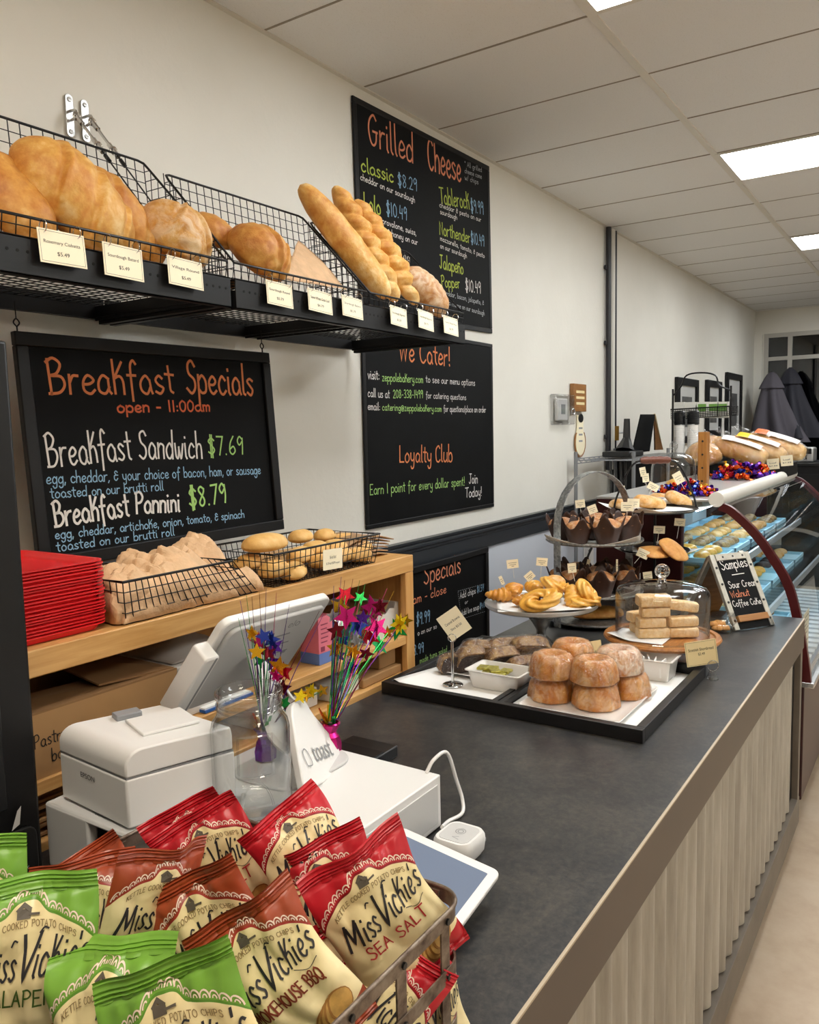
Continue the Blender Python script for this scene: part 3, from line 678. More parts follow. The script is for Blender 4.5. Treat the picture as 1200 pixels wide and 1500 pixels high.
# ------------------------------------------------------------------ bread shelf, its baskets and loaves
def wire_panel(m, A, B, Cc, D, nu, nv, r=.0016):
    """grid of wires over the quad A-B (bottom) D-C (top)"""
    A, B, Cc, D = map(Vector, (A, B, Cc, D))
    for i in range(nu+1):
        t = i/nu; m.tube([A.lerp(B, t), D.lerp(Cc, t)], r, 5, cap=False)
    for j in range(nv+1):
        t = j/nv; m.tube([A.lerp(D, t), B.lerp(Cc, t)], r, 5, cap=False)
    return m
SF, SB, SZ = 1.585, 2.14, 2.035       # shelf front, back, top
def shelf_unit(xa, xb, label, decks):
    t = thing('bread_shelf', label, 'shelf', (xa, SF, SZ), group='wall shelves for bread')
    w = xb-xa; d = SB-SF
    m = MB(); m.b2((0, 0, -.078), (w, .004, 0)); m.b2((0, 0, -.078), (w, .022, -.074)); m.b2((0, 0, -.004), (w, .02, 0))
    m.build('front_plate', M['black'], t, bevel=.0008, seg=1)
    m = MB()
    k = .03
    while k < w: m.tube([(k, -.0006, -.03), (k, .0004, -.03)], .0035, 8); k += .022
    m.build('peg_hole', pm('hole_shadow', '#050505', .9), t)
    m = MB(); m.b2((0, d-.02, -.06), (w, d, 0)); m.build('back_rail', M['black'], t)
    for x in (0, w-.02): MB().b2((x, .004, -.075), (x+.02, d-.02, -.03)).build('side_rail', M['black'], t)
    for a, b in decks:
        g = MB(); a += .03; b -= .03
        nx = max(2, round((b-a)/.032)); ny = round((d-.05)/.03)
        wire_panel(g, (a, .03, -.02), (b, .03, -.02), (b, d-.02, -.02), (a, d-.02, -.02), nx, ny, .0015)
        for x, s_ in ((a, -1), (b, 1)):
            for j in range(ny+1):
                y = .03+(d-.05)*j/ny; g.tube([(x, y, -.02), (x+s_*.004, y, -.06)], .0016, 5)
            g.b2((x-.002, .03, -.066), (x+.002, d-.02, -.058))
            g.b2((x-.001, .03, -.056), (x+.001, d-.02, -.024))
        g.build('wire_deck', M['black_wire'], t, sharp=60)
    return t
shelf_unit(.30, 1.557, 'black steel wall shelf unit on the left, above the breakfast chalkboard', [(0, .6), (.6, 1.257)])
shelf_unit(1.575, 2.805, 'black steel wall shelf unit on the right, reaching toward the menu chalkboards', [(0, .6), (.6, 1.23)])

def bread_basket(xa, xb, label, zt, yb):
    t = thing('wire_basket', label, 'basket', (xa, SF, SZ+.002), group='wire bread baskets')
    w = xb-xa; z = zt-SZ; y = yb-SF
    # side profile: front lip, floor, back
    fl, fb, bb = (0.005, .04), (.012, 0), (y-.03, 0)
    g = MB()
    nx = round(w/.03)
    for i in range(nx+1):
        x = w*i/nx; g.tube([(x, fl[0], fl[1]), (x, fb[0], .001), (x, bb[0], .001), (x, y, z)], .0015, 5)
    for k in range(9): g.tube([(0, fb[0]+(bb[0]-fb[0])*k/8, .001), (w, fb[0]+(bb[0]-fb[0])*k/8, .001)], .0013, 5)
    nb = round(z/.03)
    for k in range(1, nb):
        f = k/nb; g.tube([(0, bb[0]+(y-bb[0])*f, z*f), (w, bb[0]+(y-bb[0])*f, z*f)], .0013, 5)
    g.tube([(0, .004, .02), (w, .004, .02)], .0014, 5)
    for x in (0, w):                                   # sloping side grids
        for k in range(1, 11):
            f = k/11; yy = fl[0]+(y-fl[0])*f; zz = fl[1]+(z-fl[1])*f
            g.tube([(x, yy, zz), (x, min(max(yy, fb[0]), bb[0]), .001)], .0013, 5)
        for k in range(1, nb+1):
            zz = z*k/(nb+1)
            f0 = max(0, (zz-fl[1])/(z-fl[1])); ya = fl[0]+(y-fl[0])*f0; ye = bb[0]+(y-bb[0])*zz/z
            if ye > ya: g.tube([(x, ya, zz), (x, ye, zz)], .0013, 5)
    g.build('mesh', M['black_wire'], t, sharp=80)
    r = .03
    rim = [(0, fl[0], fl[1]), (w, fl[0], fl[1]), (w, y-.02, z-.022), (w-.004, y-.006, z-.006), (w-.02, y, z), (.02, y, z), (.004, y-.006, z-.006), (0, y-.02, z-.022)]
    MB().tube(rim, .0034, 8, closed=True).build('rim', M['black_wire'], t, sharp=80)
    return t
bread_basket(.70, 1.552, 'black wire basket of batards and a round loaf at the left end of the shelf', 2.385, 1.90)
bread_basket(1.578, 2.165, 'black wire basket with the round sourdough and a kraft sheet, mid shelf', 2.352, 1.85)
bread_basket(2.185, 2.80, 'black wire basket holding baguettes at the far end of the shelf', 2.340, 1.84)

def anchors():
    for i, (x, l) in enumerate(((1.505, 'steel wall anchor plate with cable, upper left one'), (1.556, 'steel wall anchor plate with cable, the one nearer the bread baskets'))):
        t = thing('cable_anchor', l, 'wall anchor', (x, WY-.004, 2.555), group='steel wall anchors')
        o = rrect(.026, .12, .0125); mt = Matrix.Rotation(PI/2, 4, 'X')
        MB().prism(o, 0, .004, mt).build('plate', M['steel_b'], t, bevel=.001)
        for z in (.045, -.045): MB().lathe([(.007, 0), (.006, .003), (0, .004)], 10).tf(Matrix.Translation((0, -.004, z)) @ Matrix.Rotation(PI/2, 4, 'X')).build('screw', M['steel_b'], t)
        m = MB(); m.tube(smooth_path([(0, -.006, .012), (0, -.03, .008), (0, -.034, -.01), (0, -.008, -.014)], 5), .004, 8); m.build('eye', M['chrome'], t)
        dx, dy, dz = .01, -.46, -.52
        L = lambda s: (dx*s, -.03+dy*s, -.004+dz*s)
        m = MB(); m.tube([L(.01), L(.06)], .0075, 8); m.tube([L(.06), L(.16)], .0045, 8); m.tube([L(.16), L(.24)], .0075, 8)
        for s_ in (.01, .2): m.tube([(Vector(L(s_)) + Vector((math.cos(a)*.011, 0, math.sin(a)*.011))) for a in [2*PI*k/10 for k in range(10)]], .003, 6, closed=True)
        m.build('turnbuckle', M['chrome'], t)
        MB().tube([L(.24), L(1.0)], .0022, 6).build('cable', M['black_wire'], t)
        MB().tube([L(.26), L(.3)], .006, 8).build('sleeve', M['black_wire'], t)
anchors()

def loaf_mesh(name, length, w, h, mat, seed=0, scores=None, pw=.55, rough=.05, taper=0, sc_depth=.12, sc_w=.5, ang=.9, n=(56, 40), flat=.55, slash=()):
    """loaf lying along local x, underside at z=0; scores = number of slashes across the top"""
    m = MB()
    def fn(u, v):
        t = -1 + 2*v; e = max(0, 1-abs(t)**2.6)**pw
        a = 2*PI*u; ca, sa = math.cos(a), math.sin(a)
        y = ca*w/2*e*(1-taper*t*.5); z = sa*h/2*e*(1 if sa > 0 else flat)
        x = t*length/2
        p = Vector((x, y, z))
        k = 1 + rough*(nz((x, y, z), 14, seed)*1.2 + .5*nz((x, y, z), 40, seed))
        if scores and sa > -.1:
            ph = (t*scores/2 + (a/PI-.5)*ang)
            f = abs((ph % 1)-.5)*2          # 0 at the slash
            k += sc_depth*(math.exp(-((1-f)/.35)**2) - 1.5*math.exp(-(f/(.35*sc_w))**2))*max(0, min(1, sa*1.6+.16))*min(1, e*1.4)
        if sa > -.1:
            for t0, sl, sw in slash:                # opened cuts with a raised lip
                dd = (t-t0) - sl*(a/PI-.5)*2; q = max(0, min(1, sa*1.8+.1))
                k += q*(-.085*math.exp(-(dd/sw)**2) + .07*math.exp(-((dd-sw*1.9)/(sw*1.1))**2))
        p = Vector((p.x, p.y*k, p.z*k)); p.z += h/2*flat
        return p
    m.grid(fn, n[0], n[1], cu=True)
    return m.build(name, mat, sharp=180)
def lie(o, c, axis, up=(0, 0, 1)):
    x = Vector(axis).normalized(); z = Vector(up); y = z.cross(x).normalized(); z = x.cross(y)
    m = Matrix((x, y, z)).transposed().to_4x4(); m.translation = Vector(c)
    o.matrix_world = m; return o
def breads():
    g = 'loaves on the bread shelf'
    def put(px, Y, axis, L, w, h, mat, label, name='bread_loaf', cat='bread', up=(0, 0, 1), **k):
        o = loaf_mesh(name, L, w, h, mat, **k); c = ony(px[0], px[1], Y)
        z = Vector(up).normalized(); lie(o, Vector(c) - z*h*.4, axis, up); tag(o, label, cat, g); return o
    up = (-.15, -.55, .75)
    put((4, 275), 1.72, (.25, -.35, -.55), .26, .15, .13, M['bread_d'], 'darker crusted loaf cut off by the left edge of the photo', seed=3, rough=.1, up=up)
    put((92, 272), 1.70, (.55, -.26, -.62), .325, .20, .19, M['bread'], 'big golden batard with one long slash, tallest loaf in the left basket', seed=1, slash=((-.55, .5, .05), (.05, .5, .055), (.6, .5, .05)), rough=.07, n=(80, 110), up=up)
    put((160, 300), 1.76, (.62, -.22, -.62), .31, .15, .14, M['bread_d'], 'second golden batard leaning behind the tallest one', seed=2, slash=((-.4, .5, .06), (.3, .5, .06)), rough=.07, n=(72, 90), up=up)
    put((250, 333), 1.70, (.9, -.1, -.35), .205, .19, .165, M['bread_f'], 'flour dusted round loaf in front of the left basket\'s right end', name='round_loaf', seed=5, pw=.5, rough=.10, slash=((.2, .6, .05), (-.35, -.5, .05)), n=(80, 80), up=up)
    put((308, 335), 1.78, (.9, 0, -.1), .15, .13, .10, M['bread_d'], 'crusty loaf mostly hidden behind the round sourdough', seed=8, rough=.12, up=up)
    put((374, 362), 1.68, (.9, -.1, -.3), .20, .185, .165, M['bread_d'], 'golden round sourdough with a folded ear, alone beside the kraft sheet', name='round_loaf', seed=9, slash=((-.1, .35, .07), (.55, -.2, .05)), rough=.10, pw=.5, n=(80, 80), up=up)
    # long breads: from foot to tip
    def stick(foot, tip, yf, yt, d, mat, label, **k):
        a, b = Vector(ony(*foot, yf)), Vector(ony(*tip, yt)); ax = a-b; ax.normalize()
        n_ = Vector((-.1, -.8, .45)); n_ = (n_-ax*n_.dot(ax)).normalized()
        L = (a-b).length
        o = loaf_mesh('baguette', L, d, d*.9, mat, pw=.42, flat=.85, **k); lie(o, (a+b)/2 - n_*d*.4, ax, n_); tag(o, label, 'bread', g)
    stick((582, 442), (490, 272), 1.70, 1.85, .10, M['bread'], 'scored baguette in the middle of the three, half hidden', seed=12, scores=7, sc_depth=.16, ang=1.0, n=(48, 90))
    stick((612, 446), (520, 292), 1.67, 1.82, .10, M['bread'], 'scored baguette nearest the chalkboard, rightmost of the three', seed=13, scores=7, sc_depth=.16, ang=1.0, n=(48, 90))
    stick((570, 436), (440, 270), 1.63, 1.80, .112, M['bread'], 'long smooth baguette, leftmost of the three', seed=11, rough=.04, n=(40, 60))
    put((618, 421), 1.68, (.78, -.12, -.48), .255, .15, .14, M['bread_f2'], 'oval brown loaf with floury stripes at the far end of the shelf', name='oval_loaf', seed=15, scores=9, sc_depth=.02, ang=.25, pw=.5, up=up)
    # kraft sheet sticking up in the middle basket
    A, B, D, E = Vector(ony(438, 352, 1.80)), Vector(ony(412, 408, 1.66)), Vector(ony(508, 424, 1.66)), Vector(ony(470, 380, 1.78))
    m = MB()
    def fn(u, v):
        p = B.lerp(D, u).lerp(A.lerp(E, u), v); return p + Vector((0, -.012*math.sin(PI*u)*math.sin(PI*v) + .006*nz((u*3, v*3, 0), 1, 4), 0))
    m.grid(fn, 16, 12); o = m.build('kraft_sheet', M['kraft'], sharp=180); s_ = o.modifiers.new('t', 'SOLIDIFY'); s_.thickness = .0008
    tag(o, 'brown kraft paper sheet sticking up beside the round sourdough', 'paper')
    # lining paper under the loaves
    for xa, xb, l in ((.86, 1.54, 'kraft liner under the loaves of the left bread basket'), (1.6, 2.15, 'kraft liner in the middle bread basket'), (2.21, 2.78, 'kraft liner under the baguettes')):
        m = MB(); m.grid(lambda u, v: (xa+(xb-xa)*u, SF+.022+.19*v, SZ+.006+.05*max(0, v-.6)**2*5 + .002*nz((u*8, v*5, xa), 1)), 20, 8)
        o = m.build('kraft_liner', M['kraft_d'], sharp=180); s_ = o.modifiers.new('t', 'SOLIDIFY'); s_.thickness = .0008; tag(o, l, 'paper', 'basket liners')
breads()

def price_tags():
    # hanging cards: px of top-left, top-right, bottom-left; text
    L = [((53, 332), (122, 346), (58, 383), 'Rosemary Ciabatta', '$5.49'), ((149, 353), (207, 367), (153, 402), 'Sourdough Batard', '$5.49'), ((244, 373), (295, 386), (247, 415), 'Village Round', '$5.49'),
         ((389, 409), (427, 419), (391, 444), 'Sourdough Round', '$5.79'), ((450, 421), (485, 431), (451, 453), 'Seven Wheat Grain Loaf', '$6.79'), ((500, 431), (530, 440), (501, 461), 'Sourdough Batard', '$5.79'),
         ((571, 446), (595, 454), (572, 474), 'Sourdough Baguette', '$3.29'), ((612, 452), (634, 460), (613, 479), 'Sourdough Baguette', '$4.79'), ((649, 461), (670, 468), (650, 487), 'Country Whole Wheat', '$6.79')]
    order = ['first', 'second', 'third', 'fourth', 'fifth', 'sixth', 'seventh', 'eighth', 'last']
    for i, (tl, tr, bl, a, b) in enumerate(L):
        Yp = SF-.012
        TL, TR, BL = Vector(ony(*tl, Yp)), Vector(ony(*tr, Yp)), Vector(ony(*bl, Yp-.006))
        X = TR-TL; w = X.length; X.normalize(); Yv = TL-BL; h = Yv.length; Yv.normalize(); N = X.cross(Yv).normalized(); Yv = N.cross(X)
        R_ = Matrix((X, Yv, N)).transposed().to_4x4()
        t = thing('price_tag', f'cream price tag lettered {a} on the shelf front, {order[i]} from the left', 'price tag', TL - Yv*h, group='price tags on the bread shelf')
        t.rotation_mode = 'QUATERNION'; t.rotation_quaternion = R_.to_quaternion()
        cd = MB().b2((0, 0, 0), (w, h, .0012)).build('card', M['card'], t)
        m = MB()
        for p, q in (((.004, .004), (w-.004, .004)), ((.004, h-.004), (w-.004, h-.004)), ((.004, .004), (.004, h-.004)), ((w-.004, .004), (w-.004, h-.004))): m.ribbon([[p, q]], .0007, lambda x, y: (x, y, .0015))
        m.build('border_lettering', M['ink'], cd, flat=True)
        printed(a, w*.78, h*.13, M['ink'], cd, 'lettering', Matrix.Translation((w*.5, h*.62, .0016)))
        printed(b, w*.26, h*.13, M['ink'], cd, 'lettering', Matrix.Translation((w*.5, h*.3, .0016)))
        for x in (w*.14, w*.86):
            r = .013
            MB().tube([(x, h-.006+r*.8-r*math.cos(k), r*math.sin(k)) for k in [2*PI*q/16 for q in range(16)]], .0011, 6, closed=True).build('ring', M['chrome'], t)
price_tags()
# ------------------------------------------------------------------ wooden hutch behind the counter and what stands on it
HF, HB, HX0, HX1, HT, HS, HL = 1.347, 1.80, .40, 2.040, 1.246, 1.002, .888
def hutch():
    t = thing('wooden_hutch', 'maple shelving hutch behind the counter, under the breakfast chalkboard', 'shelf unit', (HX0, HF, 0))
    w, d = HX1-HX0, HB-HF
    MB().b2((0, .018, HT-.02), (w, d, HT)).build('top', M['maple'], t, bevel=.002)
    MB().b2((0, 0, HT-.05), (w, .02, HT+.0005)).build('top_rail', M['maple'], t, bevel=.0025)
    MB().b2((w-.042, .001, .02), (w, .022, HT-.05)).build('stile', M['maple_v'], t, bevel=.002)
    MB().b2((0, .001, .02), (.042, .022, HT-.05)).build('stile', M['maple_v'], t, bevel=.002)
    MB().b2((w-.02, .022, .02), (w, d, HT-.02)).build('side_panel', M['maple_v'], t)
    MB().b2((0, .022, .02), (.02, d, HT-.02)).build('side_panel', M['maple_v'], t)
    MB().b2((0.02, d-.012, .02), (w-.02, d, HT-.02)).build('back_panel', M['maple_in'], t)
    MB().b2((.02, .02, HS-.02), (w-.02, d-.012, HS)).build('shelf', M['maple'], t)
    MB().b2((.02, .004, HS-.026), (w-.042, .02, HS+.0005)).build('shelf_rail', M['maple'], t, bevel=.002)
    MB().b2((.02, .02, HL-.02), (w-.02, d-.012, HL)).build('shelf', M['maple'], t)
    MB().b2((.02, .004, HL-.03), (w-.042, .02, HL+.0005)).build('shelf_rail', M['maple'], t, bevel=.002)
    MB().b2((0, .02, 0), (w, d, .02)).build('base', M['maple'], t)
hutch()
def box_open(name, label, lo, hi, mat, inner, flaps=True, cat='box', group=None):
    t = thing(name, label, cat, ((lo[0]+hi[0])/2, (lo[1]+hi[1])/2, lo[2]), group=group)
    w, d, h = hi[0]-lo[0], hi[1]-lo[1], hi[2]-lo[2]; e = .004
    m = MB(); m.b2((-w/2, -d/2, 0), (w/2, -d/2+e, h)); m.b2((-w/2, d/2-e, 0), (w/2, d/2, h)); m.b2((-w/2, -d/2+e, 0), (-w/2+e, d/2-e, h)); m.b2((w/2-e, -d/2+e, 0), (w/2, d/2-e, h)); m.b2((-w/2+e, -d/2+e, 0), (w/2-e, d/2-e, e))
    m.build('body', mat, t)
    return t, w, d, h
def hutch_goods():
    # red trays
    g = 'stack of red serving trays'
    o = rrect(.36, .30, .03, 6)
    def tray():
        m = MB(); n = len(o)
        prof = [(0, .8, .0), (.0, .925, 0), (.010, .955, 0), (.0112, 1.0, 0), (.0135, 1.0, 0), (.0135, .955, 0), (.006, .94, 0), (.0015, .915, 0), (.0015, .8, 0)]
        vs = []
        for z, s_, _ in prof: vs += [(x*s_, y*s_, z) for x, y in o]
        fs = [(j*n+k, j*n+(k+1) % n, (j+1)*n+(k+1) % n, (j+1)*n+k) for j in range(len(prof)-1) for k in range(n)]
        fs += [tuple(reversed(range(n))), tuple((len(prof)-1)*n+k for k in range(n))]
        m.add(vs, fs); return m.build('serving_tray', M['red_tray'], sharp=50)
    z = HT+.0015; first = None; N = 20
    gaps = [.0062, .0062, .0072, .0062, .0058, .0058, .0058, .0075, .0085, .0062, .0060, .0078, .0062, .0058, .0058, .0085, .006, .006, .006, .006]
    for i in range(N):
        loc = (.805+random.uniform(-.002, .002), 1.522+random.uniform(-.0025, .0025), z)
        if first is None: first = tray(); first.location = loc; tag(first, 'red plastic serving tray within the tall stack on the hutch', 'tray', g)
        else:
            k = again(first, 'red plastic serving tray within the tall stack on the hutch', loc)
            if i == N-1: k['label'] = 'topmost red plastic serving tray of the stack, its face showing'
        z += gaps[i]
    # basket of kraft bags
    def hb(name, label, lo, hi, h, flare, cutr=0):
        t = thing(name, label, 'basket', (lo[0], lo[1], HT+.002), group='wire baskets on the hutch')
        w, d = hi[0]-lo[0], hi[1]-lo[1]; f = flare; r = cutr
        B_ = [(f, f, 0), (w-f, f, 0), (w-f, d-f, 0), (f, d-f, 0)]; T_ = [(0, 0, h), (w-r, 0, h), (w-r, d, h), (0, d, h)]
        g_ = MB(); nx = round(w/.02); ny = round(d/.02); nz_ = round(h/.02)
        wire_panel(g_, B_[0], B_[1], T_[1], T_[0], nx, nz_, .0012); wire_panel(g_, B_[3], B_[2], T_[2], T_[3], nx, nz_, .0012)
        wire_panel(g_, B_[0], B_[3], T_[3], T_[0], ny, nz_, .0012); wire_panel(g_, B_[1], B_[2], T_[2], T_[1], ny, nz_, .0012)
        wire_panel(g_, B_[0], B_[1], B_[2], B_[3], nx, ny, .0012)
        g_.build('mesh', M['black_wire'], t, sharp=80)
        MB().tube(T_, .0028, 8, closed=True).build('rim', M['black_wire'], t, sharp=80)
        return t
    hb('wire_basket', 'black wire basket full of crumpled brown paper bags on the hutch', (.998, 1.350), (1.395, 1.60), .088, .012, .10)
    hb('wire_basket', 'black wire basket of bread rolls on the hutch', (1.43, 1.352), (1.875, 1.62), .082, .012)
    # crumpled kraft bags
    def crumple(c, sx, sy, sz, seed, label, rz=0, lean=0):
        m = MB(); rnd = random.Random(seed)
        pts = [(rnd.uniform(.1, .9), rnd.uniform(.1, .9), rnd.uniform(.45, 1)) for _ in range(9)]
        def fn(u, v):
            x = (u-.5); y = (v-.5)
            h = (max(0, 1-(2*abs(x))**4)*max(0, 1-(2*abs(y))**4))**.35
            f = max(z_ - 1.25*math.hypot((u-a_)*1.2, v-b_) for a_, b_, z_ in pts)         # faceted ridges like creased paper
            f2 = abs(noise.noise(Vector((u*7+seed, v*7, seed*2))))
            hh = sz*h*max(.12, .35 + .55*f + .18*f2)
            q = noise.noise(Vector((u*6+seed*3, v*6, seed)))
            return (x*sx + .010*q + lean*hh, y*sy + .010*f2, hh)
        m.grid(fn, 44, 34); o_ = m.build('paper_bag', M['kraft'], sharp=18); s_ = o_.modifiers.new('t', 'SOLIDIFY'); s_.thickness = .0006
        o_.location = (c[0], c[1], HT+.004+c[2]); o_.rotation_euler = (0, 0, rz); tag(o_, label, 'paper bag', 'paper bags in the wire basket'); return o_
    crumple((1.085, 1.47, 0), .18, .21, .125, 23, 'crumpled brown paper bag heaped at the left of the wire basket')
    crumple((1.19, 1.48, .01), .20, .21, .125, 51, 'crumpled brown paper bag with a twisted top mid basket', .2)
    crumple((1.30, 1.52, .02), .17, .16, .135, 77, 'pleated brown paper bag standing tallest in the basket', -.2, .1)
    crumple((1.16, 1.405, 0), .32, .10, .09, 94, 'flat brown paper bag along the front wires of the basket')
    crumple((1.335, 1.42, 0), .15, .11, .07, 119, 'brown paper bag sliding down at the basket\'s right end', -.15)
    # rolls
    def roll(px, Y, L, w, h, rz, seed, label, tilt=0):
        o_ = loaf_mesh('bread_roll', L, w, h, M['roll'], seed=seed, rough=.06, pw=.5, n=(32, 24)); c = Vector(ony(*px, Y))
        lie(o_, c - Vector((0, 0, h*.4)), (math.cos(rz), math.sin(rz), tilt)); tag(o_, label, 'bread roll', 'rolls in the wire basket'); return o_
    top = 'on top of the rolls in the wire basket'
    R = [((388, 794), 1.45, .135, .085, .062, -.1, 'largest oval roll, leftmost ' + top), ((440, 785), 1.54, .085, .065, .05, .2, 'second roll from the left ' + top), ((476, 783), 1.54, .08, .06, .048, .1, 'third roll from the left ' + top), ((504, 789), 1.52, .085, .06, .046, -.3, 'fourth roll along ' + top)]
    for k, (px, Y, L, w, h, rz, lb) in enumerate(R): roll(px, Y, L, w, h, rz, 20+k, lb)
    n_ = 0
    for k, (px, Y, L) in enumerate([((364, 822), 1.48, .09), ((402, 832), 1.40, .09), ((440, 812), 1.44, .085), ((430, 835), 1.385, .09), ((470, 822), 1.40, .085), ((462, 802), 1.46, .08), ((497, 812), 1.41, .085), ((528, 800), 1.45, .085), ((490, 800), 1.47, .08), ((526, 812), 1.40, .08)]):
        roll(px, Y, L, .07, .052, random.uniform(-.6, .6), 40+k, 'pale bread roll buried among others low in the wire basket', random.uniform(-.2, .2))
    # price card clipped on that basket
    TL, TR, BL = Vector(ony(473, 806, 1.343)), Vector(ony(501, 802, 1.343)), Vector(ony(474, 836, 1.343))
    card('price_tag', 'cream price card clipped to the front of the roll basket', TL, TR, BL, ['Brutti Roll', '$1.29 each $5.99 six-pack'], 'price tag')
    # folded brown bags at the end
    t = thing('folded_bags', 'pile of flat folded brown paper bags at the right end of the hutch top', 'paper bags', (1.905, 1.50, HT+.001))
    for k in range(6):
        m = MB(); a = random.uniform(-.12, .12)
        def fn(u, v, k=k):
            x = (u-.5)*.21; y = (v-.5)*.15
            return Matrix.Rotation(a, 3, 'Z') @ Vector((x+k*.006, y, .004+k*.0085+.022*math.sin(PI*u)*(.4+.1*k) + .004*nz((u*4, v*3, k), 1)))
        m.grid(fn, 16, 6); q = m.build('paper_bag', M['kraft_d'], t, sharp=180); s_ = q.modifiers.new('t', 'SOLIDIFY'); s_.thickness = .003
    # cardboard box with handwriting
    bx, w, d, h = box_open('cardboard_box', 'open cardboard box handwritten Pastry on the hutch\'s middle shelf', (.70, HF+.012, HS+.001), (1.128, HF+.30, HS+.122), M['cardboard'], M['cardboard_in'])
    def flap(pts, th=.004):
        a, b, c_, e = [Vector(p) for p in pts]; n_ = (b-a).cross(e-a).normalized()*th
        m = MB(); vs = [a, b, c_, e, a+n_, b+n_, c_+n_, e+n_]
        m.add(vs, [(3, 2, 1, 0), (4, 5, 6, 7), (0, 1, 5, 4), (1, 2, 6, 5), (2, 3, 7, 6), (3, 0, 4, 7)]); m.build('flap', M['cardboard_in'], bx)
    flap([(-w/2, -d/2, h), (w/2, -d/2, h), (w/2-.02, -d/2+.12, h-.012), (-w/2, -d/2+.13, h+.004)])
    flap([(w/2, -d/2+.01, h), (w/2, d/2, h), (w/2-.16, d/2-.02, h+.03), (w/2-.17, -d/2+.03, h+.006)])
    flap([(w/2, d/2, h), (-w/2, d/2, h), (-w/2, d/2-.1, h+.045), (w/2, d/2-.1, h+.035)])
    m = MB(); P = Vector(ony(50, 1098, HF+.0115)); Q = Vector(ony(97, 1074, HF+.0115)); o0 = bx.location
    def fn(x, y): return (P.x-o0.x+x, -d/2-.0008, P.z-o0.z+y)
    st = [[(x, y) for x, y in s_] for s_ in pen('Pastry', .55, .12)[0]]; wd_ = pen('Pastry')[1]; k = (Q.x-P.x)/wd_
    m.ribbon([[(x*k, y*k*1.15) for x, y in s_] for s_ in st], .0022, fn)
    st = pen('bags', .55, .12)[0]; m.ribbon([[(x*k+.033, y*k*1.1-.034) for x, y in s_] for s_ in st], .0022, fn)
    m.build('lettering', M['ink'], bx, flat=True)
    # white carton with small print beside it
    t = thing('white_carton', 'white carton with small black print behind the terminal, beside the cardboard box', 'box', (1.245, HF+.13, HS+.001))
    MB().b2((-.1, -.1, 0), (.1, .12, .115)).build('body', M['carton'], t, bevel=.002)
    MB().b2((-.102, -.102, .108), (.102, .122, .118)).build('lid', M['carton'], t, bevel=.002)
    m = MB()
    for k in range(9):
        if k == 4: continue
        x0 = -.09
        while x0 < .05:
            l = random.uniform(.006, .02); m.ribbon([[(x0, .1-k*.009), (x0+l, .1-k*.009)]], .0028, lambda x, y: (x, -.1012, y)); x0 += l+.006
    m.build('lettering', M['ink'], t, flat=True)
    m = MB(); m.grid(lambda u, v: ((u-.5)*.19, (v-.5)*.18, .121+.05*max(0, math.sin(PI*u)*math.sin(PI*v))*(.7+.5*nz((u*4, v*4, 1), 1))), 16, 16)
    o_ = m.build('plastic_sack', pm('white_plastic_sack', '#c8c2bb', .4), sharp=30); s_ = o_.modifiers.new('t', 'SOLIDIFY'); s_.thickness = .0008; o_.location = (1.245, HF+.14, HS+.001); tag(o_, 'crumpled white plastic sack lying on the white carton', 'sack')
    # pink and blue carton
    a, b = ony(468, 970, HF+.03), ony(487, 966, HF+.03); zt = ony(470, 905, HF+.03).z
    t = thing('tea_carton', 'small pink carton with a blue band on the hutch\'s middle shelf', 'box', (a.x+.03, HF+.06, HS+.001))
    MB().b2((-.03, -.03, .03), (.03, .035, zt-HS)).build('body', pm('pink_card', '#e0788a', .5), t, bevel=.001)
    MB().b2((-.0305, -.0305, 0), (.0305, .0355, .0302)).build('band', pm('blue_card', '#5d79b8', .5), t)
    m = MB()
    for k in range(5): m.ribbon([[(-.02, .06+k*.012), (.004+.004*(k % 3), .06+k*.012)]], .003, lambda x, y: (x, -.0308, y))
    m.b2((-.022, -.0309, .035), (-.006, -.0304, .048)); m.build('lettering', pm('plum_ink', '#8a3550', .6), t, flat=True)
    # white tray with torn wavy edge, glossy magazines inside
    t = thing('cut_carton', 'white cut-open carton with a wavy rim at the hutch\'s right end', 'box', (1.965, HF+.045, HS+.001))
    out = [(-.12, 0), (.05, 0), (.05, .098), (.035, .098), (.028, .082), (.005, .086), (-.02, .072), (-.045, .078), (-.07, .062), (-.1, .064), (-.12, .05)]
    m = MB().prism(out, 0, .003, Matrix.Translation((0, -.0, 0)) @ Matrix.Rotation(PI/2, 4, 'X')); m.b2((-.12, 0, 0), (.05, .2, .003)); m.b2((-.12, .2, 0), (.05, .203, .10)); m.b2((.047, 0, 0), (.05, .2, .098)); m.build('body', M['carton'], t)
    MB().b2((-.112, .01, .004), (.044, .18, .045)).build('papers', pm('blue_leaflet', '#6d84b8', .4), t)
    MB().b2((-.10, .05, .047), (.045, .19, .088)).build('folded_box', M['cardboard_in'], t, bevel=.004)
    # boxes in the bottom compartment
    for lb, xa, xb, ya, yb, zh, mt in (('small brown carton standing on the lower carton, right end of the bottom shelf', 1.905, 1.99, .04, .22, (.026, .082), 'cardboard'), ('flat brown carton on the bottom shelf at the right', 1.80, 1.994, .022, .3, (0, .025), 'cardboard'), ('grey white carton on the bottom shelf beside the brown ones', 1.66, 1.79, .03, .25, (0, .045), 'carton'), ('grey white carton farther left on the bottom shelf', 1.40, 1.63, .05, .3, (0, .05), 'carton')):
        t = thing('carton', lb, 'box', ((xa+xb)/2, HF+(ya+yb)/2, HL+.001+zh[0])); w_, d_ = xb-xa, yb-ya
        MB().b2((-w_/2, -d_/2, 0), (w_/2, d_/2, zh[1]-zh[0])).build('body', M[mt], t, bevel=.003)
        MB().b2((-w_/2+.002, -.02, zh[1]-zh[0]-.0005), (w_/2-.002, .02, zh[1]-zh[0]+.0006)).build('tape', pm('tape', '#b08a58', .3), t)
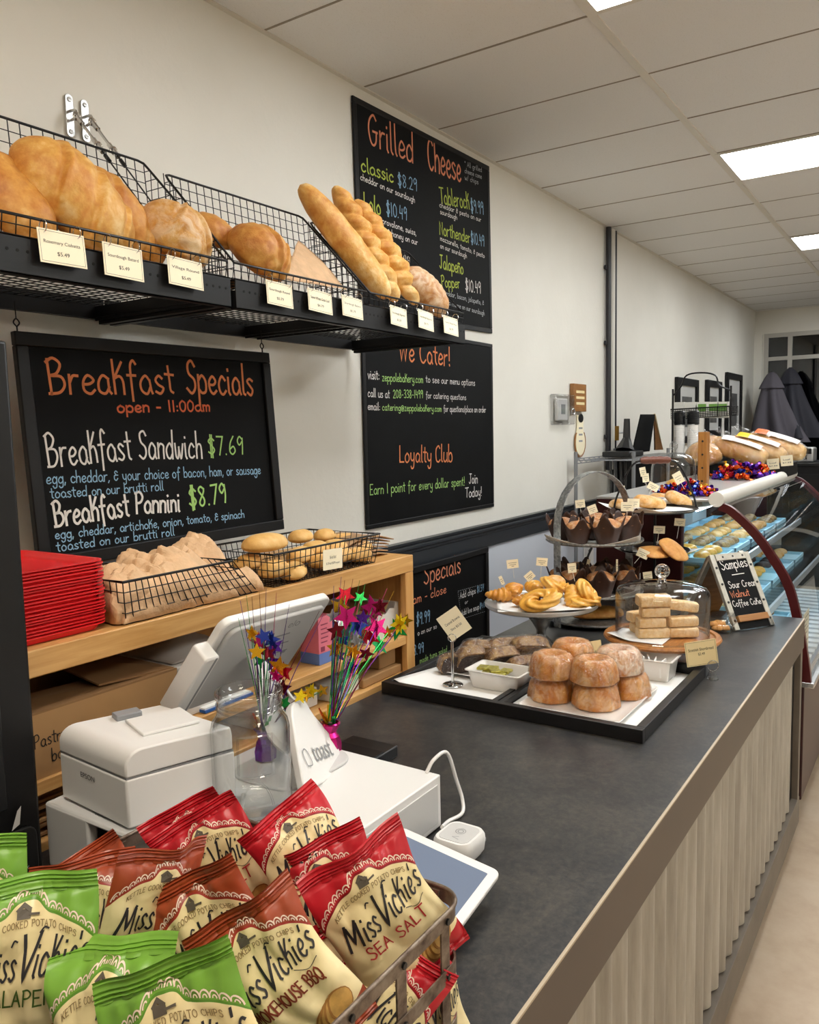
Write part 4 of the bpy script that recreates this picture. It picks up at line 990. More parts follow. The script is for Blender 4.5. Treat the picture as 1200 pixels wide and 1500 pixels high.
    # flattened cardboard on the bottom shelf, left
    t = thing('flattened_cardboard', 'pile of flattened cardboard sheets on the bottom shelf at the left', 'cardboard', (.78, HF+.18, HL+.001))
    for k in range(9): MB().box((random.uniform(-.01, .01), random.uniform(-.015, .01), .005+k*.0085), (.30, .30, .005), rz=random.uniform(-.05, .05)).build('sheet', M['cardboard'] if k % 2 else M['cardboard_in'], t)
def card(name, label, TL, TR, BL, lines, cat, mat='card', group=None, th=.0012, frac=(.6, .3), lh=.14, wf=.7, border=False):
    X = TR-TL; w = X.length; X.normalize(); Yv = TL-BL; h = Yv.length; Yv.normalize(); N = X.cross(Yv).normalized(); Yv = N.cross(X)
    R_ = Matrix((X, Yv, N)).transposed().to_4x4()
    t = thing(name, label, cat, TL - Yv*h, group=group)
    t.rotation_mode = 'QUATERNION'; t.rotation_quaternion = R_.to_quaternion()
    cd = MB().b2((0, 0, 0), (w, h, th)).build('card', M[mat], t)
    if border:
        m = MB()
        for p, q in (((.003, .003), (w-.003, .003)), ((.003, h-.003), (w-.003, h-.003)), ((.003, .003), (.003, h-.003)), ((w-.003, .003), (w-.003, h-.003))): m.ribbon([[p, q]], .0006, lambda x, y: (x, y, th+.0003))
        m.build('border_lettering', M['ink'], cd, flat=True)
    for k, tx in enumerate(lines):
        n_ = max(len(x_) for x_ in lines)
        printed(tx, w*wf*len(tx)/n_, h*lh, M['ink'], cd, 'lettering', Matrix.Translation((w*.5, h*frac[k], th+.0004)))
    return t
hutch_goods()
# ------------------------------------------------------------------ the till end of the counter
CT = .8805                                    # counter top
def plane_hit(p, a, b, c):
    n = (Vector(b)-Vector(a)).cross(Vector(c)-Vector(a)); d = ray(*p)
    return CAM + d*((Vector(a)-CAM).dot(n)/d.dot(n))
def slab(pts, th, off=None):
    """solid plate from a 3-D outline, thickness along its normal"""
    P = [Vector(p) for p in pts]; n_ = Vector((0, 0, 0))
    for i in range(len(P)): n_ += P[i].cross(P[(i+1) % len(P)])
    n_.normalize(); m = MB(); N = len(P)
    vs = P + [p - n_*th for p in P]
    m.add(vs, [tuple(range(N)), tuple(reversed(range(N, 2*N)))] + [((i+1) % N, i, N+i, N+(i+1) % N) for i in range(N)])
    return m, n_
def till():
    # cash drawer
    t = thing('cash_drawer', 'white cash drawer unit on the counter under the terminal', 'cash drawer', (1.02, .965, CT))
    m = MB().box((0, 0, .052), (.43, .40, .10)); m.build('body', M['white_pl'], t, bevel=.0025)
    MB().box((0, -.2005, .05), (.405, .003, .075)).build('drawer', M['white_pl2'], t, bevel=.001)
    MB().box((-.0, -.2025, .06), (.02, .004, .02)).build('lock', M['steel_b'], t, bevel=.001)
    for x in (-.18, .18):
        for y in (-.17, .17): MB().lathe([(.012, 0), (.012, .003)], 12, (x, y, 0)).build('foot', M['dark_pl'], t)
    DT = CT+.1025
    # terminal
    t = thing('sales_terminal', 'white point of sale terminal seen from behind, its arm lettered toast', 'till', (1.19, 1.12, DT))
    T0 = t.location
    loc = lambda p: Vector(p)-T0
    TLc, TRc, BLc = Vector((1.035, 1.10, 1.268)), Vector((1.352, 1.10, 1.262)), Vector((1.04, 1.262, 1.065))
    X = (TRc-TLc); w = X.length; X.normalize(); Yd = (BLc-TLc); h = Yd.length; Yd = (Yd - X*Yd.dot(X)).normalized(); N = Yd.cross(X).normalized()
    if N.y > 0: N = -N
    fr = Matrix((X, -Yd, N)).transposed().to_4x4(); fr.translation = loc((TLc + X*w/2 + Yd*h/2))
    m = MB().prism(rrect(w, h, .022), -.024, -.006, fr); hs_ = m.build('screen_housing', M['white_pl'], t, bevel=.003)
    m = MB().prism(rrect(w-.035, h-.03, .02), -.007, .004, fr); m.build('back_cover', M['white_pl2'], hs_, bevel=.004)
    m = MB().prism(rrect(w-.02, h-.02, .012), -.0255, -.0238, fr); m.build('screen', M['dark_pl'], hs_)
    m = MB()
    for a in range(3): m.prism(rrect(.06-.01*a, .004, .0018), .0035, .0046, fr @ Matrix.Translation((.03+.02*a, .055-.03*a, 0)) @ Matrix.Rotation(.0, 4, 'Z'))
    m.prism(rrect(.015, .008, .003), .0035, .0046, fr @ Matrix.Translation((.08, -.01, 0))); m.prism(rrect(.012, .008, .003), .0035, .0046, fr @ Matrix.Translation((.07, -.04, 0)))
    m.build('vent_slot', M['grey_pl'], hs_)
    printed('elo', .036, .02, M['grey_pl'], hs_, 'lettering', fr @ Matrix.Translation((.055, .085, .0044)))
    # card swipe bar on the screen's left side
    f2 = Matrix((X, -Yd, N)).transposed().to_4x4(); f2.translation = loc(TLc + X*(-.018) + Yd*(h*.55))
    m = MB().prism(rrect(.036, .17, .007), -.022, .022, f2); s_ = m.build('card_swipe_bar', M['white_pl'], t, bevel=.004)
    MB().prism(rrect(.005, .165, .001), .0, .0225, f2 @ Matrix.Translation((.009, 0, .0))).build('slot', M['grey_pl'], s_)
    MB().prism(rrect(.04, .03, .006), -.02, .006, f2 @ Matrix.Translation((.03, -.02, -.004))).build('mount', M['white_pl2'], t, bevel=.003)
    # arm: broad curved plate with the logo, standing on the drawer
    B1, B2, TP = Vector((1.045, .905, DT)), Vector((1.185, .968, DT)), Vector(ony(436, 1029, 1.02))
    out = [(428, 1034), (445, 1025), (461, 1048), (483, 1073), (494, 1090), (499, 1105), (497, 1121), (486, 1138), (470, 1148), (449, 1156), (441, 1127), (433, 1080)]
    P = smooth_path([plane_hit(p, B1, B2, TP) for p in out], 3, True)
    P = [loc(p) for p in P]
    m, n_ = slab(P, .016)
    if n_.y > 0: m, n_ = slab(P[::-1], .016) ; arm = m.build('arm', M['white_pl'], t, sharp=50, bevel=.003)
    if n_.y > 0: n_ = -n_
    pl = lambda p: loc(plane_hit(p, B1, B2, TP)) + n_*.0008
    a, b, c = pl((450, 1123)), pl((497, 1104)), pl((450, 1113)); ux = (b-a); L = ux.length; ux.normalize(); uy = (c-a); uy = (uy-ux*uy.dot(ux)).normalized()
    F = Matrix((ux, uy, ux.cross(uy))).transposed().to_4x4(); F.translation = a
    printed('toast', L*.56, L*.19, M['grey_pl'], arm, 'lettering', F @ Matrix.Translation((L*.54, L*.10, .0008)))
    m = MB(); k = L*.16
    m.ribbon([smooth_path([(k*.1, 0, 0), (k*.9, 0, 0), (k*.95, k*.8, 0), (k*.6, k*1.25, 0), (k*.1, k*1.0, 0), (k*.05, k*.3, 0), (k*.1, 0, 0)], 3)], .0022, lambda x, y: F @ Vector((x, y, .0008))); m.build('logo', M['grey_pl'], arm, flat=True)
    m = MB().tube(smooth_path([loc((1.13, .985, DT+.02)), loc((1.12, 1.06, DT+.06)), loc((1.155, 1.12, DT+.14)), loc((1.175, 1.165, DT+.185))], 5), [.03]*16, 10, flat=(1, .5)); m.build('neck', M['white_pl'], t)
    m = MB().prism(rrect(.2, .17, .05, 8), 0, .006, Matrix.Translation(loc((1.12, 1.03, DT)))); m.build('base', M['white_pl2'], t, bevel=.002)
    # printer on a riser
    t = thing('printer_riser', 'white riser box under the receipt printer', 'stand', (.86, 1.14, CT))
    m = MB().b2((-.098, .02, 0), (-.078, .14, .114)); m.b2((.08, -.10, 0), (.1, .14, .114)); m.b2((-.098, -.10, .106), (.1, .14, .116)); m.b2((-.078, .125, 0), (.08, .14, .106)); m.build('body', M['white_pl2'], t, bevel=.006, seg=3)
    RT = CT+.117
    t = thing('receipt_printer', 'white receipt printer lettered EPSON, with rounded lid', 'printer', (.77, 1.066, RT))
    O = t.location; Cc, Lc, Rc = Vector((.770, 1.062)), Vector((.785, 1.262)), Vector((.945, 1.0)); Bc = Lc + (Rc-Cc)
    def P4(s, z): return [Vector((q.x-O.x, q.y-O.y, z)) for q in s]
    hs, ht = .084, .130
    Q = [Cc, Rc, Bc, Lc]
    m = MB(); vs = P4(Q, .003) + P4(Q, hs); m.add(vs, [(3, 2, 1, 0), (4, 5, 6, 7), (0, 1, 5, 4), (1, 2, 6, 5), (2, 3, 7, 6), (3, 0, 4, 7)]); m.build('body', M['white_pl'], t, bevel=.004, seg=3)
    cx = sum((q for q in Q), Vector((0, 0)))/4
    Qi = [cx+(q-cx)*.985 for q in Q]
    m = MB(); vs = P4(Qi, hs-.001) + P4(Qi, hs+.0022); m.add(vs, [(3, 2, 1, 0), (4, 5, 6, 7), (0, 1, 5, 4), (1, 2, 6, 5), (2, 3, 7, 6), (3, 0, 4, 7)]); m.build('seam', M['grey_pl'], t)
    # lid: rounded over toward the viewer's left
    ax = (Rc-Cc); wl = ax.length; ax.normalize(); ay = (Lc-Cc); dl = ay.length; ay.normalize()
    prof = [(0, hs+.002), (0, hs+.014)] + [(.03-.03*math.cos(a), ht-.026+.026*math.sin(a)) for a in [PI/2*k/7 for k in range(8)]] + [(wl*.97, ht-.002), (wl*.985, hs+.03), (wl*.985, hs+.004), (.046, hs+.003), (.036, hs+.0022)]
    m = MB(); n = len(prof); vs = []
    for e in (0, dl):
        for a, z in prof: q = Cc + ax*a + ay*e; vs.append((q.x-O.x, q.y-O.y, z))
    m.add(vs, [tuple(range(n)), tuple(reversed(range(n, 2*n)))] + [((i+1) % n, i, n+i, n+(i+1) % n) for i in range(n)]); lid = m.build('lid', M['white_pl'], t, sharp=40, bevel=.003)
    q = Cc+ax*wl*.55+ay*dl*.3; vs = [(-.04, -.03, 0), (.06, -.03, 0), (.06, .05, 0), (-.04, .05, 0)]
    MB().box((q.x-O.x+.02, q.y-O.y+.03, ht+.002), (.10, .09, .006), rz=-.33).build('paper_hatch', M['white_pl'], lid, bevel=.002)
    q = Cc+ax*wl*.55+ay*dl*.85; MB().box((q.x-O.x, q.y-O.y, ht+.004), (.045, .03, .01), rz=-.33).build('button', M['grey_pl'], lid, bevel=.002)
    F = Matrix((Vector((-ay.x, -ay.y, 0)), Vector((0, 0, 1)), Vector((-ay.y, ay.x, 0)))).transposed().to_4x4(); q = Cc + ay*dl*.56
    if F.col[2].x > 0: F.col[2] = -F.col[2]
    F.translation = Vector((q.x-O.x-.0012, q.y-O.y, hs-.022)); printed('EPSON', .042, .009, M['dark_pl'], t, 'lettering', F)
    MB().box((.012, .06, .002), (.004, .07, .01), rz=.02).build('paper_slot', M['dark_pl'], t)
    # cables below the printer
    def cable(name, label, pts, r, mat): o = MB().tube(smooth_path(pts, 8), r, 8).build(name, mat, sharp=80); return tag(o, label, 'cable')
    cable('cable', 'white cable sagging under the receipt printer', [(.772, 1.09, CT+.105), (.765, 1.02, CT+.09), (.83, .985, CT+.085), (.93, .985, CT+.10), (.98, 1.02, CT+.104)], .004, M['white_pl'])
    cable('cable', 'black cable with plug hanging below the receipt printer', [(.86, 1.03, CT+.10), (.835, 1.01, CT+.06), (.825, 1.005, CT+.03), (.86, 1.0, CT+.005), (.87, .985, CT+.005)], .005, M['dark_pl'])
    cable('cable', 'white cable looping from the cash drawer to the card reader', [(1.225, .79, DT+.0), (1.245, .785, DT+.02), (1.285, .78, DT+.02), (1.31, .775, CT+.06), (1.315, .765, CT+.02), (1.29, .752, CT+.006), (1.25, .758, CT+.006), (1.20, .742, CT+.02)], .0036, M['white_pl'])
    cable('cable', 'white cable behind the terminal arm near the foil centrepiece', [(1.21, 1.06, DT+.01), (1.235, 1.10, DT+.06), (1.24, 1.14, DT+.09), (1.235, 1.17, DT+.13)], .003, M['white_pl'])
    # card reader
    t = thing('card_reader', 'small white card reader with grey tap pad beside the tablet', 'card reader', (1.165, .685, CT), .0)
    o = rrect(.082, .075, .02, 6); m = MB(); n = len(o); vs = []
    for s_, z in ((.82, 0), (.95, .008), (1, .025), (.98, .034), (.9, .0395)): vs += [(x*s_, y*s_, z) for x, y in o]
    m.add(vs, [(j*n+k, j*n+(k+1) % n, (j+1)*n+(k+1) % n, (j+1)*n+k) for j in range(4) for k in range(n)] + [tuple(reversed(range(n))), tuple(4*n+k for k in range(n))]); m.build('body', M['white_pl'], t, sharp=50)
    MB().prism(rrect(.062, .058, .014, 6), .039, .0402).build('tap_pad', M['white_pl2'], t)
    m = MB()
    for r_ in (.005, .009): m.ribbon([[(r_*math.cos(a), r_*math.sin(a)) for a in [PI*2*k/14 for k in range(15)]]], .0012, lambda x, y: (x+.005, y, .0406))
    m.ribbon([[(-.022, -.01), (-.018, .004), (-.013, -.006)]], .0012, lambda x, y: (x, y, .0406)); m.build('logo', M['grey_pl'], t, flat=True)
    MB().box((.04, -.008, .018), (.004, .045, .007)).build('card_slot', M['grey_pl'], t, bevel=.001)
    # customer tablet
    P0, P1 = Vector((1.085, .562, .925)), Vector((1.066, .742, .962))
    Yv = P1-P0; h = Yv.length; Yv.normalize(); Xv = Vector((.99, .11, 0)); Xv = (Xv - Yv*Xv.dot(Yv)).normalized(); N = Xv.cross(Yv)
    t = thing('customer_tablet', 'white tilted customer tablet with grey blank screen behind the chip basket', 'tablet', (.93, .60, CT)); w = .255
    fr = Matrix((Xv, Yv, N)).transposed().to_4x4(); fr.translation = (P0+P1)/2 - Xv*w/2 - t.location
    MB().prism(rrect(w, h, .014, 6), -.009, 0, fr).build('body', M['white_pl'], t, bevel=.002)
    scr = NT('grey_screen'); scr.b.inputs['Base Color'].default_value = lin('#59616f'); scr.b.inputs['Roughness'].default_value = .08
    scr.b.inputs['Emission Color'].default_value = lin('#6f7d94'); scr.b.inputs['Emission Strength'].default_value = .55
    MB().prism(rrect(w-.042, h-.03, .002), 0, .0006, fr).build('screen', scr.m, t)
    MB().tube([fr @ Vector((0, 0, -.01)), fr @ Vector((0, .02, -.03)), Vector((0, .045, .02))], .014, 10, flat=(1.6, .6)).build('neck', M['white_pl'], t)
    MB().prism(rrect(.12, .09, .02), .0005, .012, Matrix.Translation((0, .04, 0))).build('base', M['white_pl'], t, bevel=.003)
    # black box behind the drawer
    t = thing('black_box', 'low glossy black box lying on the counter behind the cash drawer', 'box', (1.40, 1.085, CT))
    MB().box((0, 0, .014), (.13, .13, .026)).build('body', M['dark_pl'], t, bevel=.003)
    MB().box((-.02, 0, .0275), (.07, .12, .002)).build('lid', M['black'], t, bevel=.0005)
    # blue folder on the hutch shelf
    t = thing('blue_folder', 'blue and white envelope on the hutch shelf beneath the terminal', 'folder', (1.275, HF+.035, HS+.001))
    MB().box((0, 0, .004), (.15, .05, .006)).build('cover', pm('blue_cover', '#2862b0', .4), t); MB().box((0, .003, .009), (.145, .048, .004)).build('sheet', M['paper'], t)
    # tall black appliance at the left edge
    t = thing('black_appliance', 'tall black appliance with a round button at the left edge of the photo', 'appliance', (.60, 1.29, CT))
    MB().b2((-.16, -.03, 0), (.142, .04, .90)).build('body', M['black'], t, bevel=.006)
    MB().b2((-.12, -.034, .14), (.085, -.03, .86)).build('front_panel', M['dark_pl'], t, bevel=.002)
    m = MB().prism(rrect(.15, .09, .02), 0, .008, Matrix.Translation((.055, -.03, .055)) @ Matrix.Rotation(PI/2, 4, 'X')); m.build('control_pad', M['dark_pl'], t, bevel=.003)
    MB().tube([(.085+.013*math.cos(a), -.0385, .065+.013*math.sin(a)) for a in [2*PI*k/20 for k in range(20)]], .0012, 6, closed=True).build('button', M['grey_pl'], t)
    printed('Panasonic', .038, .006, M['white_pl2'], t, 'lettering', Matrix.Translation((.092, -.0385, .032)) @ Matrix.Rotation(PI/2, 4, 'X'))
    m = MB(); m.grid(lambda u, v: (.094+.014*(u-.5)*(1-.5*v)+.008*v, -.0365, .118+.03*(v-.5)+.006*u), 4, 4); m.build('scuff', M['white_pl2'], t)
    return DT
DT = till()

def jar():
    t = thing('glass_jar', 'empty clear glass tip jar standing on the cash drawer', 'jar', (.950, .966, DT+.0005))
    t.scale = (1.04, 1.04, 1.07)
    R = .064
    o = [(0, .004), (.05, .004), (.060, .006), (R, .014), (R, .135), (.061, .148), (.0535, .158), (.0515, .165), (.0515, .186), (.0545, .188), (.0555, .193), (.0535, .198), (.0505, .199)]
    i = [(.048, .198), (.0485, .186), (.0485, .166), (.051, .157), (.058, .147), (.0605, .134), (.0605, .018), (.056, .011), (0, .010)]
    MB().lathe(o+i, 48, cap=False).build('body', M['glass_jar'], t, sharp=60)
    for z in (.170, .177): MB().tube([(.0525*math.cos(a), .0525*math.sin(a), z) for a in [2*PI*k/40 for k in range(40)]], .0014, 6, closed=True).build('thread', M['glass_jar'], t)
    # moulded window panel facing the viewer
    a0 = math.atan2(-.945, -.965)+.12
    def on(aa, z): return ((R+.001)*math.cos(a0+aa), (R+.001)*math.sin(a0+aa), z)
    pts = [on(-.42+.84*k/8, .142) for k in range(9)] + [on(.42, .135-.012*k) for k in range(5)] + [on(.42-.84*k/8, .078) for k in range(9)] + [on(-.42, .085+.012*k) for k in range(5)]
    MB().tube(pts, .0018, 6, closed=True).build('moulding', M['glass_jar'], t)
    pts = [on(-.4*math.cos(k/10*PI), .03+.04*math.sin(k/10*PI)**1.5) for k in range(11)]
    MB().tube(pts, .0018, 6).build('moulding', M['glass_jar'], t)
jar()

def star_mesh(mb, c, r, R3, n=5, inner=.45, th=.0008):
    o = []
    for k in range(2*n):
        a = PI*k/n; q = r if k % 2 == 0 else r*inner; o.append((q*math.cos(a), q*math.sin(a)))
    mt = Matrix.Translation(c) @ R3.to_4x4()
    mb.prism(o, -th/2, th/2, mt); return mb
def spray(label, loc, base_col, stars, stems, seed, base_h=.045):
    rnd = random.Random(seed); L = Vector(loc)
    t = thing('foil_centrepiece', label, 'decoration', loc, group='foil star centrepieces')
    MB().lathe([(.012, 0), (.019, .002), (.020, .02), (.017, .036), (.011, .044), (.013, .05), (.021, .062), (.017, .064), (.01, .052)], 14, wave=lambda a, j: .10*math.sin(7*a+j)).build('weight', M['foil'][base_col], t, sharp=20)
    for k, c in enumerate(('gold', 'orange', 'gold', 'green', 'maroon')):
        m = MB(); a = 2*PI*k/5
        for q in range(3):
            aa = a+.35*q; d = Vector((math.cos(aa), math.sin(aa), 0)); s_ = Vector((-d.y, d.x, 0))*.006
            b = Vector((0, 0, .05)); p = b+d*.022+Vector((0, 0, .022+.01*q)); m.add([b-s_, b+s_, p+s_*.8, p-s_*.3, b-s_+Vector((0, 0, .0006)), b+s_+Vector((0, 0, .0006)), p+s_*.8+Vector((0, 0, .0006)), p-s_*.3+Vector((0, 0, .0006))], [(0, 1, 2, 3), (7, 6, 5, 4), (0, 4, 5, 1), (1, 5, 6, 2), (2, 6, 7, 3), (3, 7, 4, 0)])
        m.build('foil_leaf', M['foil'][c], t, flat=True)
    for (px, Y, r, c) in stars:
        p = Vector(ony(px[0], px[1], Y)) - L
        n_ = (-p - L + CAM).normalized() + Vector((rnd.uniform(-.6, .6), rnd.uniform(-.6, .6), rnd.uniform(-.5, .5))); n_.normalize()
        R3 = n_.to_track_quat('Z', 'Y').to_matrix() @ Matrix.Rotation(rnd.uniform(0, 2), 3, 'Z')
        m = MB(); r *= 1.3; star_mesh(m, p, r, R3)
        if rnd.random() < .6:
            n2 = n_.cross(Vector((.3, .2, .9))).normalized(); star_mesh(m, p, r*.9, n2.to_track_quat('Z', 'Y').to_matrix() @ Matrix.Rotation(rnd.uniform(0, 2), 3, 'Z'))
        m.build('star', M['foil'][c], t, flat=True)
        b = Vector((rnd.uniform(-.006, .006), rnd.uniform(-.006, .006), .05))
        MB().tube([b, b.lerp(p, .5)+Vector((0, 0, .012)), p], .0009, 5).build('stem', M['foil'][rnd.choice(('green', 'green', 'purple', 'maroon'))], t)
    for px, Y, c in stems:
        p = Vector(ony(px[0], px[1], Y)) - L; b = Vector((rnd.uniform(-.008, .008), rnd.uniform(-.008, .008), .05))
        MB().tube([b, b.lerp(p, .5)+Vector((0, 0, .008)), p], [.0012, .0009, .0004], 5).build('stem', M['foil'][c], t)
    return t
Y = 1.06
spray('taller foil star centrepiece with pink wrapped base to the right of the toast arm', (1.208, 1.005, DT+.0005), 'pink',
      [((x, y), Y+.06*math.sin(i*2.3), r, c) for i, (x, y, r, c) in enumerate([(497, 889, .018, 'gold'), (506, 872, .018, 'red'), (508, 903, .022, 'pink'), (528, 876, .013, 'green'), (546, 890, .024, 'pink'), (557, 888, .016, 'maroon'), (540, 895, .018, 'maroon'), (524, 916, .02, 'blue'), (552, 919, .022, 'pink'), (533, 930, .02, 'red'), (521, 938, .015, 'silver'), (545, 934, .016, 'red'), (556, 945, .02, 'mint'), (585, 914, .02, 'yellow'), (594, 909, .016, 'gold'), (582, 922, .022, 'green'), (568, 927, .013, 'gold'), (502, 938, .015, 'blue'), (493, 924, .018, 'maroon'), (491, 949, .017, 'gold'), (497, 960, .014, 'purple'), (518, 955, .014, 'gold'), (514, 975, .013, 'blue'), (514, 982, .011, 'green'), (536, 958, .015, 'maroon'), (498, 912, .014, 'silver'), (488, 902, .012, 'silver'), (532, 905, .014, 'purple'), (540, 915, .014, 'silver')])],
      [((567, 862), Y, 'pink'), ((577, 866), Y, 'gold'), ((505, 850), Y, 'maroon'), ((517, 848), Y, 'maroon'), ((527, 850), Y, 'green'), ((489, 858), Y, 'purple'), ((500, 845), Y, 'purple'), ((535, 855), Y, 'green'), ((512, 900), Y, 'green'), ((518, 905), Y, 'green'), ((516, 930), Y, 'green')], 3)
Y = 1.05
spray('shorter foil centrepiece behind the glass jar with purple streamers', (1.105, 1.085, DT+.0075), 'purple',
      [((x, y), Y+.04*math.sin(i*2.1), r, c) for i, (x, y, r, c) in enumerate([(369, 928, .013, 'gold'), (380, 940, .016, 'pink'), (386, 932, .012, 'blue'), (397, 937, .016, 'blue'), (402, 948, .016, 'purple'), (376, 955, .013, 'gold'), (392, 957, .014, 'maroon'), (399, 970, .016, 'purple'), (408, 976, .016, 'gold'), (416, 984, .016, 'red'), (414, 1008, .015, 'maroon'), (404, 990, .012, 'pink'), (417, 1030, .012, 'green'), (380, 968, .012, 'green'), (440, 1020, .012, 'yellow'), (456, 1012, .013, 'yellow'), (472, 1012, .012, 'gold'), (448, 1018, .012, 'gold')])],
      [((349, 905), Y, 'green'), ((352, 880), Y, 'purple'), ((361, 872), Y, 'green'), ((369, 874), Y, 'maroon'), ((380, 868), Y, 'maroon'), ((390, 862), Y, 'purple'), ((405, 868), Y, 'pink'), ((424, 885), Y, 'purple'), ((468, 895), Y, 'maroon'), ((474, 900), Y, 'purple'), ((395, 930), Y, 'green'), ((403, 935), Y, 'purple')], 8)
# ------------------------------------------------------------------ pastries on the counter
def at_plane(anchor, yaw, p):
    """sight line met with an upright plane through anchor, its normal turned by yaw from the shop side"""
    n_ = Vector((math.cos(yaw), math.sin(yaw), 0)); d = ray(*p); a = Vector(anchor)
    return CAM + d*((a-CAM).dot(n_)/d.dot(n_))
def face_card(name, label, anchor, pts, lines, cat, yaw=.55, **k):
    TL, TR, BL = [at_plane(anchor, yaw, p) for p in pts]
    return card(name, label, TL, TR, BL, lines, cat, **k)
def pick(label, anchor, c, w, h, roll=0, yaw=.55, stick=.05, group='pastry label picks', lean=0):
    """label card on a thin pick; c = centre of the card in the survey frame"""
    P = at_plane(anchor, yaw, c)
    R_ = Matrix((Vector((math.sin(yaw), -math.cos(yaw), 0)), Vector((0, 0, 1)), Vector((-math.cos(yaw), -math.sin(yaw), 0)))).transposed().to_4x4() @ Matrix.Rotation(roll, 4, 'Z')
    t = thing('label_pick', label, 'label', P, group=group); t.rotation_mode = 'QUATERNION'; t.rotation_quaternion = R_.to_quaternion()
    cd = MB().b2((-w/2, -h/2, 0), (w/2, h/2, .0008)).build('card', M['card'], t)
    MB().tube([(0, 0, -.0012), (lean, -h/2-stick, -.0012)], .0009, 5).build('stick', M['white_stick'], t)
    m = MB()
    for y, l in ((h*.12, .34), (-h*.1, .28), (-h*.27, .1)):
        x = -l*w
        while x < l*w: q = random.uniform(.001, .003); m.ribbon([[(x, y), (min(x+q, l*w), y)]], .0013, lambda a, b: (a, b, .0011)); x += q+.0011
    m.build('lettering', M['ink'], cd, flat=True)
    return t
def tray_area():
    x0, x1, y0, y1, ym = 1.817, 2.42, .567, 1.318, .968; z = CT
    t = thing('display_tray', 'black wooden two part display tray on the counter', 'tray', (x0, y0, z)); w, d = x1-x0, y1-y0; r = .022; h = .033
    MB().b2((.004, .004, 0), (w-.004, d-.004, .006)).build('bottom', M['black_tray'], t)
    for lo, hi in (((0, 0, 0), (r, d, h)), ((w-r, 0, 0), (w, d, h)), ((r, 0, 0), (w-r, r, h)), ((r, d-r, 0), (w-r, d, h))): MB().b2(lo, hi).build('rim', M['black_tray'], t, bevel=.0015)
    MB().b2((r, ym-y0-.018, .006), (w-r, ym-y0-.002, .024)).build('divider', M['black_tray'], t, bevel=.001)
    MB().b2((r, ym-y0+.002, .006), (w-r, ym-y0+.018, .024)).build('divider', M['black_tray'], t, bevel=.001)
    f = z+.0065
    def sheet(lb, xa, xb, ya, yb, curl):
        m = MB(); m.grid(lambda u, v: (xa+(xb-xa)*u, ya+(yb-ya)*v, f+.0008+.0006*nz((u*6, v*6, 0), 1, xa)+curl(u, v)), 18, 18); o = m.build('parchment_sheet', M['paper'], sharp=180); s_ = o.modifiers.new('t', 'SOLIDIFY'); s_.thickness = .0004; tag(o, lb, 'paper', 'parchment in the display tray')
    sheet('white parchment with a curled corner in the left half of the tray', x0+.026, x1-.10, ym+.022, y1-.026, lambda u, v: .03*max(0, v-.72)*max(0, .6-u)*6)
    sheet('white parchment under the square plate in the right half of the tray', x0+.026, x1-.028, y0+.024, ym-.022, lambda u, v: .0)
    # square plate with bundt cakes
    def plate(lb, c, sx, sy, z0, r_=.012, name='plate', hh=.012):
        o = rrect(1, 1, .04); m = MB(); n = len(o); vs = []
        prof = [(.72, 0), (.8, 0), (.97, hh*.8), (1, hh), (.99, hh+.0015), (.95, hh*.95), (.8, .0045), (.5, .0042)]
        for s_, zz in prof: vs += [(x*sx*s_, y*sy*s_, zz) for x, y in o]
        m.add(vs, [(j*n+k, j*n+(k+1) % n, (j+1)*n+(k+1) % n, (j+1)*n+k) for j in range(len(prof)-1) for k in range(n)] + [tuple(reversed(range(n))), tuple((len(prof)-1)*n+k for k in range(n))])
        q = m.build(name, M['ceramic'], sharp=50); q.location = (c[0], c[1], z0); return tag(q, lb, 'plate')
    plate('square white plate carrying the sugared bundt cakes', (2.03, .778), .33, .275, f+.0022)
    pz = f+.0022+.0065
    def bundt(lb, c, z0, rz, s=1.0, mat='cake'):
        t = thing('bundt_cake', lb, 'cake', (c[0], c[1], z0), rz, 'wrapped bundt cakes')
        R = .062*s; H = .062*s
        prof = [(R*.96, 0), (R, .004), (R*.97, H*.35), (R*.88, H*.72), (R*.76, H*.93), (R*.58, H), (R*.40, H*.95), (R*.26, H*.75), (R*.2, H*.5)]
        MB().lathe(prof, 60, wave=lambda a, j: .055*math.cos(9*a)*(1 if 0 < j < 6 else .3), cap=True).build('crumb', M[mat], t, sharp=180)
        prof = [(R*1.035, -.0006), (R*1.05, .004), (R*1.02, H*.35), (R*.93, H*.74), (R*.8, H*.97), (R*.58, H*1.035), (R*.3, H*1.0), (0, H*.97)]
        MB().lathe(prof, 60, wave=lambda a, j: .012*math.sin(13*a+j*2)+.01*math.sin(29*a-j), cap=False).build('cling_film', M['wrap'], t, sharp=180)
        return t
    B = [((1.98, .868), 0, 'lower wrapped bundt cake under the left of the front pair'), ((1.982, .742), 0, 'lower wrapped bundt cake at the very front of the plate'), ((2.108, .70), 0, 'lower wrapped bundt cake at the right, mostly hidden'), ((2.11, .83), 0, 'lower wrapped bundt cake hidden at the back of the pile'),
         ((1.972, .862), 1, 'upper wrapped bundt cake at the left of the pile'), ((1.982, .748), 1, 'upper wrapped bundt cake at the front centre of the pile'), ((2.098, .722), 1, 'upper wrapped bundt cake at the right, thick with sugar'), ((2.115, .862), 1, 'upper wrapped bundt cake at the back beside the Cake card')]
    for i, (c, lv, lb) in enumerate(B): bundt(lb, c, pz+lv*.0655, i*1.3, 1.0 if i != 6 else 1.04, 'cake_sugar' if i == 6 else 'cake')
    face_card('label_card', 'tan card ending Cake standing behind the bundt pile', (2.24, .885, .95), ((838, 944), (880, 937), (838, 978)), ['Bundt Cake'], 'sign', mat='card2', frac=(.5,), lh=.2, wf=.8)
